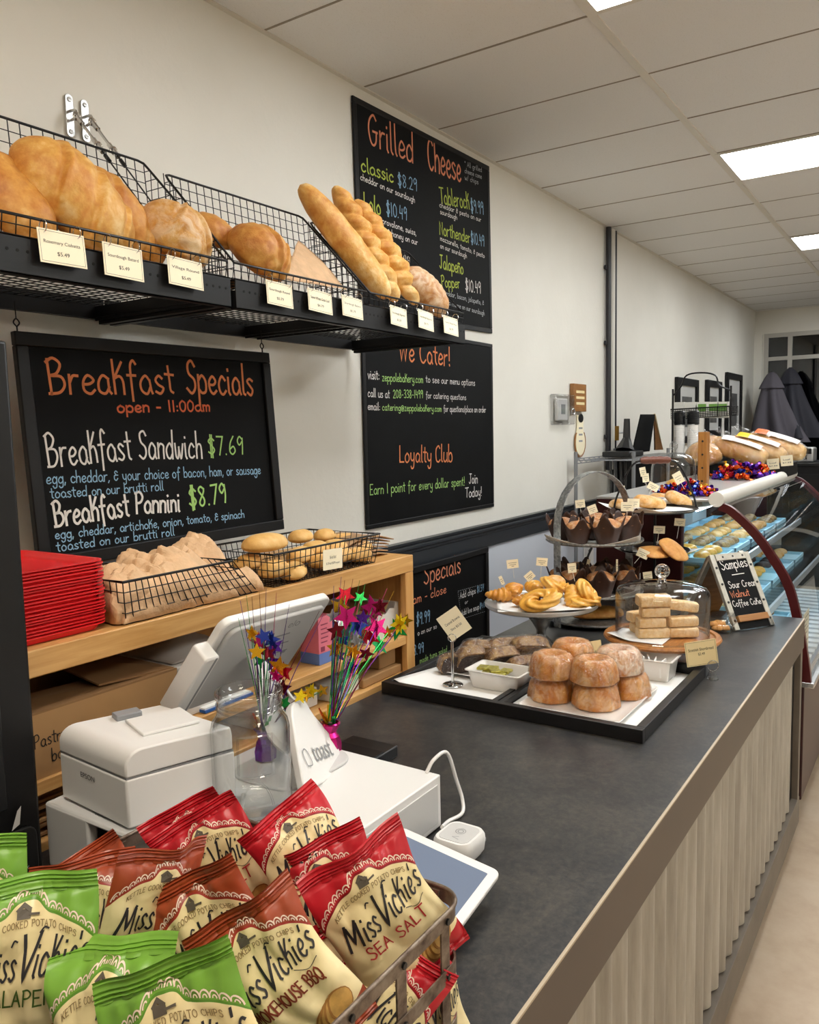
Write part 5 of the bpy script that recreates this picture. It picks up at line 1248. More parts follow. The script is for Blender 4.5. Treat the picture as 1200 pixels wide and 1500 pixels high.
    # rectangular dishes
    def dish(lb, c, sx, sy, h_, z0, name='ceramic_dish', flutes=False):
        o = rrect(1, 1, .07, 6); m = MB(); n = len(o); vs = []
        prof = [(.78, 0), (.8, .001), (.9, h_-.006), (1.0, h_-.003), (1.0, h_), (.92, h_), (.87, h_-.008), (.76, .004), (.4, .0035)]
        for j, (s_, zz) in enumerate(prof): vs += [(x*sx*s_*(1+(.006*((k % 2)*2-1) if flutes and j in (1, 2) else 0)), y*sy*s_*(1+(.006*((k % 2)*2-1) if flutes and j in (1, 2) else 0)), zz) for k, (x, y) in enumerate(o)]
        m.add(vs, [(j*n+k, j*n+(k+1) % n, (j+1)*n+(k+1) % n, (j+1)*n+k) for j in range(len(prof)-1) for k in range(n)] + [tuple(reversed(range(n))), tuple((len(prof)-1)*n+k for k in range(n))])
        t = thing(name, lb, 'dish', (c[0], c[1], z0)); m.build('body', M['ceramic'], t, sharp=50)
        return t
    dish('white ceramic dish of foil wrapped butter pats in front of the brown slices', (2.015, 1.04), .115, .175, .052, f+.0022)
    for i, (dx, dy, rz, c) in enumerate(((-.022, .035, .1, 0), (-.02, -.005, -.15, 0), (.012, .03, .3, 1), (.015, -.01, .05, 0), (.0, .055, .2, 1), (-.005, .015, .7, 0))):
        o = MB().box((0, 0, 0), (.036, .03, .008), rz=rz).build('butter_pat', pm('gold_green_foil', '#a9a14a', .3, .55, var=.4, vscale=160) if i == 0 else bpy.data.materials['gold_green_foil'], bevel=.002)
        o.location = (2.015+dx, 1.04+dy, f+.0022+.038+.004*c+.0012*i); tag(o, 'small foil wrapped butter pat in the white dish', 'butter pat', 'butter pats')
    t = dish('white ceramic dish holding napkins behind the bundt cakes', (2.318, .70), .105, .15, .062, f+.0022, flutes=True)
    for k in range(4):
        o = MB().box((0, 0, 0), (.055, .004, .045), rz=.2*k).build('paper_slip', M['paper'], None); o.location = (2.30+.012*k, .66+.025*k, f+.036); tag(o, 'white paper slip standing in the rear white dish', 'paper', 'paper slips in the dish')
    # oblong plate with wrapped slices
    plate('oblong white plate under the wrapped brown slices', (2.185, 1.15), .33, .215, f+.0022)
    def slice_(lb, c, size, R_, two=False, seed=0):
        t = thing('cake_slice', lb, 'cake', c, group='wrapped brown cake slices'); t.rotation_euler = R_
        L, D, H = size
        out = [(-L/2, 0), (L/2, 0), (L/2, H*.72), (L*.42, H*.9), (L*.25, H), (-L*.25, H), (-L*.42, H*.9), (-L/2, H*.72)]
        def slab_(z0, z1, k, mat, nm):
            m = MB(); sub = []
            o2 = smooth_path([(x*k, y*k, 0) for x, y in out], 3, True)
            m.prism([(p.x, p.y) for p in o2], z0, z1, Matrix.Rotation(PI/2, 4, 'X')); m.build(nm, mat, t, sharp=30, bevel=.002)
        slab_(-D/2, D/2, 1, M['brownie'], 'crumb'); slab_(-D/2+.004, D/2+.0015, .93, M['chocolate'] if two else M['brownie'], 'cut_face')
        slab_(-D/2-.003, D/2+.004, 1.05, M['wrap'], 'cling_film')
    zc = f+.011
    slice_('dark two layer slice at the left end of the plate beside the sign stand', (2.06, 1.215, zc), (.095, .04, .05), (0, 0, -.75), True)
    slice_('dark slice lying under the left end of the wrapped slices', (2.10, 1.19, zc), (.09, .035, .075), (.5, 0, -.7), True)
    slice_('wrapped brown slice leaning at the back left of the plate', (2.16, 1.20, zc), (.11, .035, .085), (.55, .1, -.8))
    slice_('wrapped brown slice propped mid plate behind the butter dish', (2.15, 1.115, zc), (.105, .035, .08), (.65, 0, -.65), True)
    slice_('wrapped brown slice leaning in the middle of the pile', (2.215, 1.145, zc), (.115, .035, .09), (.6, 0, -.75))
    slice_('largest wrapped seedy brown slice at the right of the pile', (2.24, 1.075, zc), (.125, .04, .10), (.62, .12, -.7))
    slice_('small wrapped brown slice at the right front edge of its plate', (2.16, 1.055, zc), (.09, .03, .06), (.8, 0, -.6))
    # sign stand
    b = Vector((1.955, 1.163, f+.0022))
    t = thing('sign_stand', 'chrome table stand holding a tilted cream card in the tray', 'sign stand', b)
    MB().lathe([(.03, 0), (.03, .003), (.027, .005), (.004, .0065)], 32).build('base', M['chrome'], t)
    hz = at_plane(b, .55, (660, 940)).z - b.z
    MB().tube([(0, 0, .005), (0, 0, hz)], .0042, 12).build('pole', M['chrome'], t)
    MB().tube([(.0, 0, hz+.012) + Vector((0, 0, 0)) if False else Vector((.0115*math.cos(a)*math.sin(.55), -.0115*math.cos(a)*math.cos(.55), hz+.011+.0115*math.sin(a))) for a in [2*PI*k/20 for k in range(20)]], .0018, 6, closed=True).build('clip_ring', M['chrome'], t)
    face_card('label_card', 'cream card tilted in the chrome stand, lettered Caramel Brownie', b, ((639, 907), (668, 887), (648, 946)), ['Caramel Brownie', 'Slice $3.50'], 'sign', mat='card', frac=(.62, .36), lh=.1, wf=.7)
    # shortbread sign on a crystal clip
    b = Vector((2.40, .545, CT))
    t = thing('card_clip', 'small crystal base with wire ring clip on the counter', 'card holder', b)
    MB().lathe([(.017, 0), (.018, .004), (.013, .012), (.011, .02), (.006, .026)], 8).build('crystal_base', M['glass_jar'], t, sharp=10)
    MB().tube([Vector((.016*math.cos(a)*math.sin(.55), -.016*math.cos(a)*math.cos(.55), .041+.016*math.sin(a))) + Vector((-.004, -.002, 0)) for a in [2*PI*k/24 for k in range(24)]], .0012, 6, closed=True).build('ring', M['chrome'], t)
    face_card('label_card', 'tan card lettered Scottish Shortbread held by the crystal clip', b+Vector((.0, .0, .0)), ((1002, 942), (1048, 935), (1002, 978)), ['Scottish Shortbread', '$2.49'], 'sign', mat='card2', yaw=.55, frac=(.66, .46), lh=.12, wf=.8, border=True)
tray_area()

def shortbread_stand():
    c = Vector((2.50, .722, CT))
    t = thing('wooden_cake_stand', 'round wooden cake stand on the counter beneath the glass dome', 'cake stand', c)
    MB().lathe([(.0, 0), (.10, 0), (.10, .008), (.05, .02), (.035, .04), (.05, .062), (.11, .07)], 40).build('pedestal', M['oak'], t)
    MB().lathe([(.0, .068), (.14, .068), (.172, .076), (.178, .084), (.175, .09), (.160, .0905), (.156, .086), (0, .086)], 56).build('plate', M['acacia'], t, sharp=40)
    pz = c.z+.0865
    t = thing('glass_dome', 'clear glass cake dome with a ball knob over the shortbread', 'dome', (c.x, c.y, pz+.0005))
    R = .142
    o = [(R, 0), (R, .125), (R*.99, .14), (R*.93, .152), (R*.7, .163), (R*.35, .170), (.012, .172)]
    MB().lathe(o, 56, cap=False).build('bell', M['glass'], t, sharp=180)
    MB().lathe([(R-.004, .0), (R-.004, .123), (R*.95, .142), (R*.7, .158), (0, .166)], 56, cap=False).build('inner_wall', M['glass'], t, sharp=180)
    MB().tube([((R-.002)*math.cos(a), (R-.002)*math.sin(a), .001) for a in [2*PI*k/48 for k in range(48)]], .003, 6, closed=True).build('rim', M['glass_jar'], t)
    m = MB().lathe([(.016, .170), (.011, .178), (.012, .183)], 20); m.lathe([(.023*math.sin(a), .204-.023*math.cos(a)) for a in [.25+(PI-.25)*k/14 for k in range(15)]], 24, cap=False)
    kb = NT('solid_glass'); kb.b.inputs['Transmission Weight'].default_value = 1; kb.b.inputs['Roughness'].default_value = 0; kb.b.inputs['IOR'].default_value = 1.5; kb.b.inputs['Base Color'].default_value = (1, 1, 1, 1)
    m.build('knob', kb.m, t, sharp=40)
    # bars
    def bar(lb, off, side, lvl, L=.098, rz=0, tilt=0, h=.031, d=.042):
        o = MB()
        def fn(u, v):
            a = 2*PI*u; e = 2/5.0
            sg = lambda q: (abs(q)**e)*(1 if q >= 0 else -1)
            x = (v-.5)*L; y = sg(math.cos(a))*d/2; z = sg(math.sin(a))*h/2
            k = min(1, (1-abs(2*v-1))*14+.82); p = Vector((x, y*k, z*k))
            return p + Vector((0, 1, 1))*.0012*nz(p, 70, lvl*3+side) + Vector((.0015*nz(p, 60, 5), 0, 0))
        o.grid(fn, 40, 26, cu=True); o.add([fn(k/40, 0) for k in range(40)], [tuple(range(40))]); o.add([fn(k/40, 1) for k in range(40)], [tuple(reversed(range(40)))])
        ob = o.build('shortbread_bar', M['shortbread'], sharp=40)
        r = Vector((.553, -.833, 0)); fwd = Vector((.833, .553, 0))
        p = Vector((c.x, c.y, pz)) + r*side + fwd*off; ob.location = (p.x, p.y, pz+h/2+.003+lvl*.0325)
        ob.rotation_euler = (0, tilt, math.atan2(r.y, r.x)+rz); tag(ob, lb, 'shortbread', 'shortbread bars under the dome'); return ob
    bar('shortbread bar at the bottom left of the stack', -.03, -.038, 0); bar('shortbread bar second from the bottom on the left', -.028, -.043, 1, .085); bar('shortbread bar third up in the left stack', -.028, -.032, 2, .088); bar('top left shortbread bar with white sugar', -.025, -.035, 3, .098, d=.06, h=.036)
    bar('shortbread bar at the bottom right of the stack', -.03, .055, 0, .09); bar('second shortbread bar up on the right', -.025, .055, 1, .092, .1); bar('top right shortbread bar, tilted down to the right', -.015, .055, 2.45, .10, .15, .17)
    bar('shortbread bar standing behind the left stack', .035, -.055, 1.2, .09, .4); bar('shortbread bar hidden behind the right stack', .04, .05, 0, .09, -.3); bar('shortbread bar hidden low at the back', .045, -.04, 0, .09, .2)
    m = MB(); m.grid(lambda u, v: (c.x-.10+.15*u-.02, c.y-.05+.17*v+.015, pz+.0025+.028*max(0, v-.6)**1*max(0, .7-u)*2.2), 12, 12); o = m.build('parchment_sheet', M['paper'], sharp=180); s_ = o.modifiers.new('t', 'SOLIDIFY'); s_.thickness = .0004; tag(o, 'white parchment under the shortbread, corner turned up', 'paper')
    # plastic sample box
    t = thing('sample_box', 'clear plastic clamshell of sample pieces beside the glass dome', 'container', (3.0, .655, CT))
    m = MB(); o = rrect(.12, .10, .02); n = len(o)
    vs = []
    for s_, z in ((.8, 0), (.95, .03), (1.02, .032), (.95, .035), (.82, .062), (.5, .064)): vs += [(x*s_, y*s_, z) for x, y in o]
    m.add(vs, [(j*n+k, j*n+(k+1) % n, (j+1)*n+(k+1) % n, (j+1)*n+k) for j in range(5) for k in range(n)] + [tuple(range(n)), tuple(5*n+k for k in range(n))]); m.build('shell', M['glass_jar'], t, sharp=40)
    for k in range(7):
        o = loaf_mesh('cake_cube', .034, .028, .026, M['cookie'], seed=k, n=(14, 10), pw=.3); o.location = (3.0+random.uniform(-.03, .03), .655+random.uniform(-.026, .026), CT+.004+.012*(k//4)); o.rotation_euler = (0, 0, k); tag(o, 'small sample piece of cake in the clear clamshell', 'cake', 'sample cake pieces')
shortbread_stand()

def ridged(name, L, d, mat, turns=5, bend=0, depth=.16, seed=0, taper=.75, flat=.75):
    """rolled or twisted pastry along x, optionally bent into a crescent"""
    m = MB()
    def fn(u, v):
        t = 2*v-1; e = max(.02, (1-abs(t)**2.2))**.5*(1-taper*.35*abs(t)); a = 2*PI*u
        k = 1 + depth*math.sin(turns*PI*t + 1.2*math.sin(a)) + .05*nz((t*3, math.cos(a), math.sin(a)), 3, seed)
        y = math.cos(a)*d/2*e*k; z = math.sin(a)*d/2*e*k*flat + d/2*flat*.9
        th = bend*t; x = t*L/2
        if bend: R_ = L/2/bend; return ((R_+y)*math.sin(th), R_-(R_+y)*math.cos(th) if False else (R_+y)*math.cos(th)-R_, z)
        return (x, y, z)
    m.grid(fn, 26, 60, cu=True); return m.build(name, mat, sharp=180)
def knot(name, R, r, mat, tw=5, sq=1.35, depth=.16, flat=.8):
    m = MB()
    def fn(u, v):
        a = 2*PI*v; b = 2*PI*u + tw*a/5
        k = 1+depth*math.cos(5*b)
        x = (R+r*k*math.cos(2*PI*u))*math.cos(a)*sq; y = (R+r*k*math.cos(2*PI*u))*math.sin(a); return (x, y, r*flat*(1+k*math.sin(2*PI*u)))
    m.grid(fn, 40, 64, cu=True, cv=True); return m.build(name, mat, sharp=180)
def pastry_stand():
    c = Vector((2.485, 1.125, CT)); H = .155; R = .19
    t = thing('metal_cake_stand', 'silver pedestal cake stand piled with breakfast pastries', 'cake stand', c)
    MB().lathe([(0, 0), (.085, 0), (.08, .006), (.04, .02), (.018, .04), (.016, .06), (.03, .085), (.052, .115), (.06, .135), (.055, .138)], 40).build('pedestal', M['steel'], t)
    MB().lathe([(0, .136), (R*.7, .138), (R*.97, .143), (R, .148), (R, .158), (R*.985, .159), (R*.97, .155), (0, .154)], 64).build('plate', M['steel_b'], t, sharp=40)
    z = c.z+.155
    m = MB()
    def fn(u, v):
        x = (u-.5)*.30; y = (v-.5)*.30; q = max(abs(u-.5), abs(v-.5))*2; return (c.x+x*math.cos(.5)-y*math.sin(.5), c.y+x*math.sin(.5)+y*math.cos(.5), z+.0012+.012*max(0, q-.85)*6*(max(0, (u-.5)*(v-.5))*4))
    m.grid(fn, 20, 20); o = m.build('parchment_sheet', M['paper'], sharp=180); s_ = o.modifiers.new('t', 'SOLIDIFY'); s_.thickness = .0004; tag(o, 'white parchment on the silver pastry stand', 'paper')
    def at(o, px, zz, rz=0, tilt=(0, 0), lb='', cat='pastry'):
        p = onz(px[0], px[1], zz); o.location = p; o.rotation_euler = (tilt[0], tilt[1], rz); tag(o, lb, cat, 'pastries on the silver stand')
    z += .0035
    at(ridged('croissant', .13, .062, M['croissant'], 9, .9, .1), (738, 880), z, 2.4, lb='croissant at the left edge of the silver stand')
    at(ridged('croissant', .13, .06, M['croissant'], 9, .8, .1), (752, 872), z+.012, .3, lb='croissant curled behind the left one')
    at(ridged('chocolate_roll', .11, .055, M['croissant'], 7, 0, .1), (772, 887), z, -.65, lb='dark rolled pastry with almond flakes at the stand\'s front')
    at(knot('danish', .027, .019, M['danish'], 5, 1.5), (793, 884), z+.02, -1.1, (.5, -.25), lb='open danish with dark filling facing front')
    at(knot('danish', .026, .018, M['danish'], 4, 1.4), (806, 862), z+.04, .4, (.5, .1), lb='second danish behind the front one, filling showing')
    at(ridged('cruller', .12, .07, M['danish'], 9, .5, .05), (838, 884), z, .9, (0, -.9), lb='ridged cruller standing on end right of the danishes')
    at(knot('cruller', .034, .022, M['danish'], 6, 1.15), (856, 874), z+.02, .2, (.9, .2), lb='looped cruller at the right edge of the stand')
    at(knot('cruller', .036, .02, M['danish'], 6, 1.25, flat=.7), (855, 884), z, .2, lb='lower looped cruller lying flat at the right')
    at(ridged('scone', .10, .08, M['scone'], 3, 0, .05), (812, 866), z+.01, .5, lb='nut topped pastry at the back of the silver stand')
    at(ridged('danish', .11, .06, M['danish'], 6, .4, .1), (782, 868), z+.01, .8, lb='yellow twist pastry at the back middle of the silver stand')
    for (px, Y) in (((793, 871), .01), ((800, 857), .02)):
        pass
    at(ridged('danish', .115, .05, M['danish'], 8, .6, .12, 5), (812, 880), z+.004, -.2, (0, -.5), 'yellow twisted danish in the middle of the stand')
    at(ridged('danish', .10, .05, M['danish'], 8, -.5, .12, 6), (826, 868), z+.012, 1.7, (.2, -.4), 'twisted danish behind the standing cruller')
    for px, zz in (((795, 878), .036), ((806, 858), .052)):
        o = MB().lathe([(0, -.003), (.012, -.003), (.013, .001), (.008, .004), (0, .005)], 14).build('jam_filling', M['jam']); o.location = onz(px[0], px[1], z+zz); o.rotation_euler = (.5, -.3, 0); tag(o, 'dark jam filling in the ' + ('front' if zz < .04 else 'rear') + ' danish on the silver stand', 'jam')
    A = (2.49, 1.12, 1.1)
    pick('label pick over the croissants, leftmost above the silver stand', (2.5, 1.2, 1.1), (751, 826), .040, .030, .1, stick=.035); pick('label pick tilted in the middle of the silver stand', A, (776, 844), .032, .026, .7, stick=.012); pick('label pick above the danishes, next to the galvanised leg', (2.55, 1.1, 1.1), (794, 823), .038, .028, -.1, stick=.035)
    pick('label pick over the crullers, right of the galvanised leg', (2.5, 1.03, 1.1), (838, 832), .028, .032, .08, stick=.03, lean=.006); pick('edge-on label pick in the left croissant', (2.44, 1.2, 1.1), (735, 850), .012, .03, .4, stick=.03)
pastry_stand()

def muffin_proto(top='muffin'):
    t = thing('muffin', 'x', 'muffin', (0, 0, 0), group='tulip paper muffins')
    m = MB(); n = 48; prof = [(.027, 0), (.031, .02), (.036, .042)]
    def fn(u, v):
        a = 2*PI*u; pt = abs(math.cos(2*a))**3
        h = .048+.034*pt; z = h*v; r = .027+.017*min(1, v*1.1)+.006*pt*v*v - .004*(1-pt)*max(0, v-.7)
        cr = .0014*math.sin(14*a)*v
        return ((r+cr)*math.cos(a), (r+cr)*math.sin(a), z)
    m.grid(fn, n, 10, cu=True); m.add([(.027*math.cos(2*PI*k/24), .027*math.sin(2*PI*k/24), .0005) for k in range(24)], [tuple(range(24))])
    o = m.build('paper_cup', M['muffin_paper'], t, sharp=40); s_ = o.modifiers.new('t', 'SOLIDIFY'); s_.thickness = .0006
    m = MB()
    def f2(u, v):
        a = 2*PI*u; r = .040*v; z = .047+.022*math.sqrt(max(0, 1-v*v))
        p = (r*math.cos(a), r*math.sin(a), z); return (p[0], p[1], p[2]+.004*nz(p, 60, 2)*(1-v*.5))
    m.grid(f2, 32, 10, cu=True); m.build('crumb', M[top], t, sharp=180)
    return t
def tiered_stand():
    c = Vector((2.93, 1.105, CT))
    t = thing('galvanised_stand', 'galvanised tiered stand with an arched handle holding muffins', 'stand', c)
    rot = -.47; R = .185
    d = Vector((math.cos(rot), math.sin(rot), 0)); s_ = Vector((-d.y, d.x, 0))
    pts = [d*-R*.98 + Vector((0, 0, .0))] + [d*-R*.98 + Vector((0, 0, z)) for z in (.1, .2, .3, .38)] + [d*(-R*.98*math.cos(a)) + Vector((0, 0, .38+.195*math.sin(a))) for a in [PI*k/14 for k in range(1, 14)]] + [d*R*.98 + Vector((0, 0, z)) for z in (.38, .3, .2, .1, 0)]
    m = MB(); vs = []
    for i, p in enumerate(pts):
        a = pts[min(i+1, len(pts)-1)]-pts[max(i-1, 0)]; a.normalize(); nn = s_.cross(a)
        for q in (s_*.0185+nn*.0015, s_*-.0185+nn*.0015, s_*-.0185-nn*.0015, s_*.0185-nn*.0015): vs.append(p+q)
    N = len(pts); m.add(vs, [(i*4+k, i*4+(k+1) % 4, i*4+4+(k+1) % 4, i*4+4+k) for i in range(N-1) for k in range(4)] + [(3, 2, 1, 0), tuple(4*(N-1)+k for k in range(4))]); m.build('arch', M['galv'], t, sharp=50)
    for z in (.012, .115, .310):
        MB().lathe([(0, z), (R*.95, z), (R*.99, z+.006), (R*.985, z+.012), (R*.96, z+.011), (R*.93, z+.004), (0, z+.0035)], 56).build('tier', M['galv'], t, sharp=40)
    protoA = muffin_proto(); first = True; place = []
    for lv, z, n, ph in ((0, .315, 7, .3), (1, .120, 7, .1)):
        for k in range(n): a = ph+2*PI*k/n; place.append((c.x+.122*math.cos(a), c.y+.122*math.sin(a), c.z+z, lv))
        place.append((c.x, c.y, c.z+z+.004, lv))
    names = ['back', 'back left', 'left', 'front left', 'front', 'front right', 'right', 'centre']
    for i, (x, y, z, lv) in enumerate(place):
        k = i % 8; a = math.atan2(y-c.y, x-c.x)
        rel = math.degrees(a)-33.6
        if k == 7: w = 'at the centre of'
        else:
            rel = (rel+180) % 360-180
            w = {0: 'at the back of', 1: 'at the back left of', 2: 'at the left end of', 3: 'at the front left of', 4: 'at the front of', -4: 'at the front of', -3: 'at the front right of', -2: 'at the right end of', -1: 'at the back right of'}[round(rel/45)]
        lb = f'dark paper muffin {w} the {"upper" if lv == 0 else "lower"} galvanised tier'
        if first: o = protoA; first = False; o['label'] = lb; o.location = (x, y, z); o.rotation_euler = (0, 0, 1); o.scale = (1.3,)*3
        else: o = again(protoA, lb, (x, y, z), random.uniform(0, 1.5), scale=random.uniform(1.22, 1.36))
    # parchment corners
    for z, l in ((.3145, 'upper'), (.1195, 'lower')):
        m = MB()
        def fn(u, v):
            x = (u-.5)*.34; y = (v-.5)*.34; q = max(abs(u-.5), abs(v-.5))*2; e = max(0, math.hypot(x, y)-.165); return (c.x+x*math.cos(.3)-y*math.sin(.3), c.y+x*math.sin(.3)+y*math.cos(.3), c.z+z+.0008+e*.55)
        m.grid(fn, 24, 24); o = m.build('parchment_sheet', M['paper'], sharp=180); q = o.modifiers.new('t', 'SOLIDIFY'); q.thickness = .0004; tag(o, f'white parchment with raised corners on the {l} galvanised tier', 'paper')
    o = loaf_mesh('tea_loaf', .20, .10, .06, M['bread_d'], seed=4, pw=.35); o.location = (c.x-.02, c.y-.02, c.z+.0165); o.rotation_euler = (0, 0, -.95); tag(o, 'brown loaf on the lowest galvanised tier, in shade', 'bread')
    A = (2.9, 1.1, 1.2)
    pick('label pick at the left of the upper muffin tier', A, (850, 738), .036, .030, .1); pick('label pick second from the left over the upper muffins', A, (868, 746), .034, .032, .35); pick('label pick front right of the upper muffins', (2.9, 1.0, 1.2), (919, 742), .046, .034, -.02); pick('label pick behind the front right one over the upper muffins', (3.0, 1.0, 1.2), (928, 737), .046, .034, -.05)
    pick('label pick tilted right over the lower muffins', (2.9, 1.0, 1.05), (942, 811), .044, .032, -.45, stick=.03, lean=-.012); pick('edge-on label pick left in the lower muffins', (2.88, 1.1, 1.05), (861, 829), .012, .05, -.2, stick=.02); pick('edge-on label pick right in the lower muffins', (2.88, 1.04, 1.05), (904, 828), .007, .045, 0, stick=.03); pick('label pick behind the glass dome knob, low on the right', (2.95, .98, 1.0), (949, 844), .034, .034, .12, stick=.02)
tiered_stand()

def black_stand():
    c = Vector((3.2, .955, CT))
    t = thing('black_tiered_stand', 'black two tier stand of scones and cookies by the display case', 'stand', c)
    MB().tube([(0, 0, 0), (0, 0, .415)], .0055, 10).build('post', M['black'], t)
    MB().lathe([(0, 0), (.11, 0), (.11, .006), (.02, .012)], 36).build('base', M['black'], t)
    for z, r in ((.24, .135), (.405, .165)): MB().lathe([(0, z), (r*.9, z), (r, z+.012), (r*.985, z+.015), (r*.88, z+.005), (0, z+.005)], 48).build('tier', M['black'], t, sharp=40)
    # arched carrying handle with a wooden grip
    d = Vector((CR.x, CR.y, 0)).normalized(); top = onx(948, 674, 3.2).z-c.z
    hp = smooth_path([d*-.165+Vector((0, 0, .412)), d*-.15+Vector((0, 0, .47)), d*-.10+Vector((0, 0, top-.03)), d*-.05+Vector((0, 0, top)), d*.05+Vector((0, 0, top)), d*.10+Vector((0, 0, top-.03)), d*.15+Vector((0, 0, .47)), d*.165+Vector((0, 0, .412))], 6)
    MB().tube(hp, .004, 8).build('handle', M['black_wire'], t)
    m = MB(); m.tube([d*(-.06+.0133*k)+Vector((0, 0, top)) for k in range(10)], [.009, .014, .0155, .0135, .016, .0135, .016, .0135, .0145, .009], 14); m.build('grip', woodmat('red_wood', '#5a2f22', '#7a4431', 20), t)
    for z, r, l in ((.4105, .17, 'upper'), (.2455, .14, 'lower')):
        m = MB()
        def fn(u, v):
            x = (u-.5)*r*1.9; y = (v-.5)*r*1.9; e = max(0, math.hypot(x, y)-r*.9); return (c.x+x*math.cos(.9)-y*math.sin(.9), c.y+x*math.sin(.9)+y*math.cos(.9), c.z+z+e*.35)
        m.grid(fn, 24, 24); o = m.build('parchment_sheet', M['paper'], sharp=180); q = o.modifiers.new('t', 'SOLIDIFY'); q.thickness = .0004; tag(o, f'white parchment overhanging the {l} black tier', 'paper')
    def put(o, px, z, rz, lb, tilt=(0, 0)): o.location = onz(px[0], px[1], z); o.rotation_euler = (tilt[0], tilt[1], rz); tag(o, lb, 'scone' if 'scone' in lb else 'cookie', 'scones and cookies on the black stand')
    z = c.z+.413
    put(loaf_mesh('scone', .15, .10, .07, M['scone'], seed=31, rough=.14, pw=.45), (950, 745), z, -.4, 'large sugared scone at the front of the upper black tier', (0, .2))
    put(loaf_mesh('scone', .12, .09, .07, M['scone'], seed=33, rough=.14, pw=.45), (990, 740), z, -1.3, 'second scone standing to the right on the upper black tier', (0, .5))
    put(loaf_mesh('scone', .10, .08, .05, M['scone'], seed=34, rough=.14, pw=.45), (908, 745), z, .6, 'small scone at the left of the upper black tier')
    put(loaf_mesh('scone', .10, .08, .05, M['scone'], seed=36, rough=.14, pw=.45), (965, 735), z, .9, 'scone at the back of the upper black tier')
    z = c.z+.248
    put(loaf_mesh('cookie', .12, .11, .03, M['cookie'], seed=41, rough=.05, pw=.35), (958, 812), z+.012, -.6, 'smooth pale cookie at the front of the lower black tier', (.25, 0)); put(loaf_mesh('cookie', .12, .12, .034, M['cookie'], seed=42, rough=.1, pw=.35), (984, 808), z+.022, -.3, 'large cookie leaning behind the smooth one', (.7, 0.1)); put(loaf_mesh('cookie', .11, .11, .03, M['chocolate'], seed=43, rough=.1, pw=.35), (950, 803), z, .5, 'dark cookie at the back of the lower black tier')
    A = (3.2, .95, 1.3)
    pick('label pick over the scones, the taller of two together', A, (942, 691), .024, .036, .2, stick=.03); pick('label pick over the scones, the lower of two together', A, (946, 700), .026, .034, .1, stick=.03); pick('label pick at the right of the scones, slanting down', A, (957, 713), .044, .028, -.5, stick=.02); pick('label pick at the left of the scones, half behind the arch', A, (913, 717), .014, .03, .1, stick=.02)
    pick('label pick over the smooth cookie', (3.15, .95, 1.15), (966, 776), .044, .030, -.06, stick=.045, lean=-.005); pick('label pick over the large cookie at the right', (3.2, .9, 1.15), (996, 765), .042, .030, -.1, stick=.05, lean=-.004); pick('label pick over the candy on the display case', (3.5, .93, 1.4), (994, 700), .038, .05, .5, stick=.03)
black_stand()

def sample_sign():
    BL, BR = Vector((3.011, .612, CT)), Vector((3.163, .51, CT))
    k = 1.0; TL = CAM + ray(1042, 814)*(3.1/ray(1042, 814).x); TR = CAM + ray(1106, 808)*(TL.z-1.62)/ray(1106, 808).z
    u_ = (TR-TL); u_.z = 0; wv_ = (BR-BL).normalized(); w = .19
    TL = Vector((TL.x, TL.y, TL.z)); up = TL-BL; up = up - wv_*up.dot(wv_)*.75
    b = Board('sample_sign', 'small A-frame chalkboard lettered Samples on the counter end', BL+up, BL+up+wv_*w, BL, .001, .004, M['galv'])
    t = b.t; h = b.h
    fm = pm('weathered_metal_frame', '#b5b0a4', .5, .3, var=.15, vscale=40)
    for nm, lo, hi, mt in (('side_frame', (0, 0, -.004), (.022, h, .010), fm), ('side_frame', (w-.022, 0, -.004), (w, h, .010), fm), ('top_frame', (.024, h-.026, -.004), (w-.024, h, .012), fm), ('ledge', (.024, .026, -.004), (w-.024, .05, .02), M['oak'])): MB().b2(lo, hi).build(nm, mt, t, bevel=.0015)
    m = MB()
    for x, y in [(.012, h*q) for q in (.12, .36, .6, .82)] + [(w-.012, h*q) for q in (.1, .34, .58, .82)] + [(w*q, h-.013) for q in (.3, .55, .8)]: m.lathe([(.005, 0), (.004, .003), (0, .004)], 10, (x, y, .010))
    m.build('stud', M['dark_pl'], t)
    MB().b2((w-.024, -.0, -.004), (w-.004, .026, .01)).build('foot', M['dark_pl'], t)
    # rear leaf
    n_ = b.N; back = Matrix.Translation((0, 0, 0))
    inv = b.R.inverted()
    def L(p): return inv @ (Vector(p)-b.o)
    f = Vector((-wv_.y, wv_.x, 0)); f = f if f.dot(Vector((.5, .8, 0))) > 0 else -f
    topL, topR = b.o+b.Y*h-b.N*.006, b.o+b.Y*h+b.X*w-b.N*.006; lean = (b.Y*h).dot(f)
    botL, botR = b.o+f*(2*lean+.012), b.o+b.X*w+f*(2*lean+.012)
    m, _ = slab([L(topL), L(topR), L(botR), L(botL)], .008); m.build('rear_leaf', M['oak'], t)
    for a0, a1 in ((topL, botL), (topR, botR)):
        q = b.X*.022*(1 if a0 is topL else -1); m, _ = slab([L(a0)-Vector((0, 0, .001)), L(a0+q)-Vector((0, 0, .001)), L(a1+q)-Vector((0, 0, .001)), L(a1)-Vector((0, 0, .001))], .016); m.build('rear_frame', fm, t)
    b.z = .0085
    b.line('ck_white', 'Samples', (1058, 835), (1096, 829), 14, .085); b.line('ck_white', '-', (1068, 845), (1096, 841), 6, .2)
    b.line('ck_white', 'Sour Cream', (1069, 862), (1110, 857), 10, .09); b.line('ck_pink', 'Walnut', (1072, 876), (1099, 872), 10, .09); b.line('ck_white', 'Coffee Cake', (1075, 889), (1116, 884), 9, .09)
    b.done()
sample_sign()
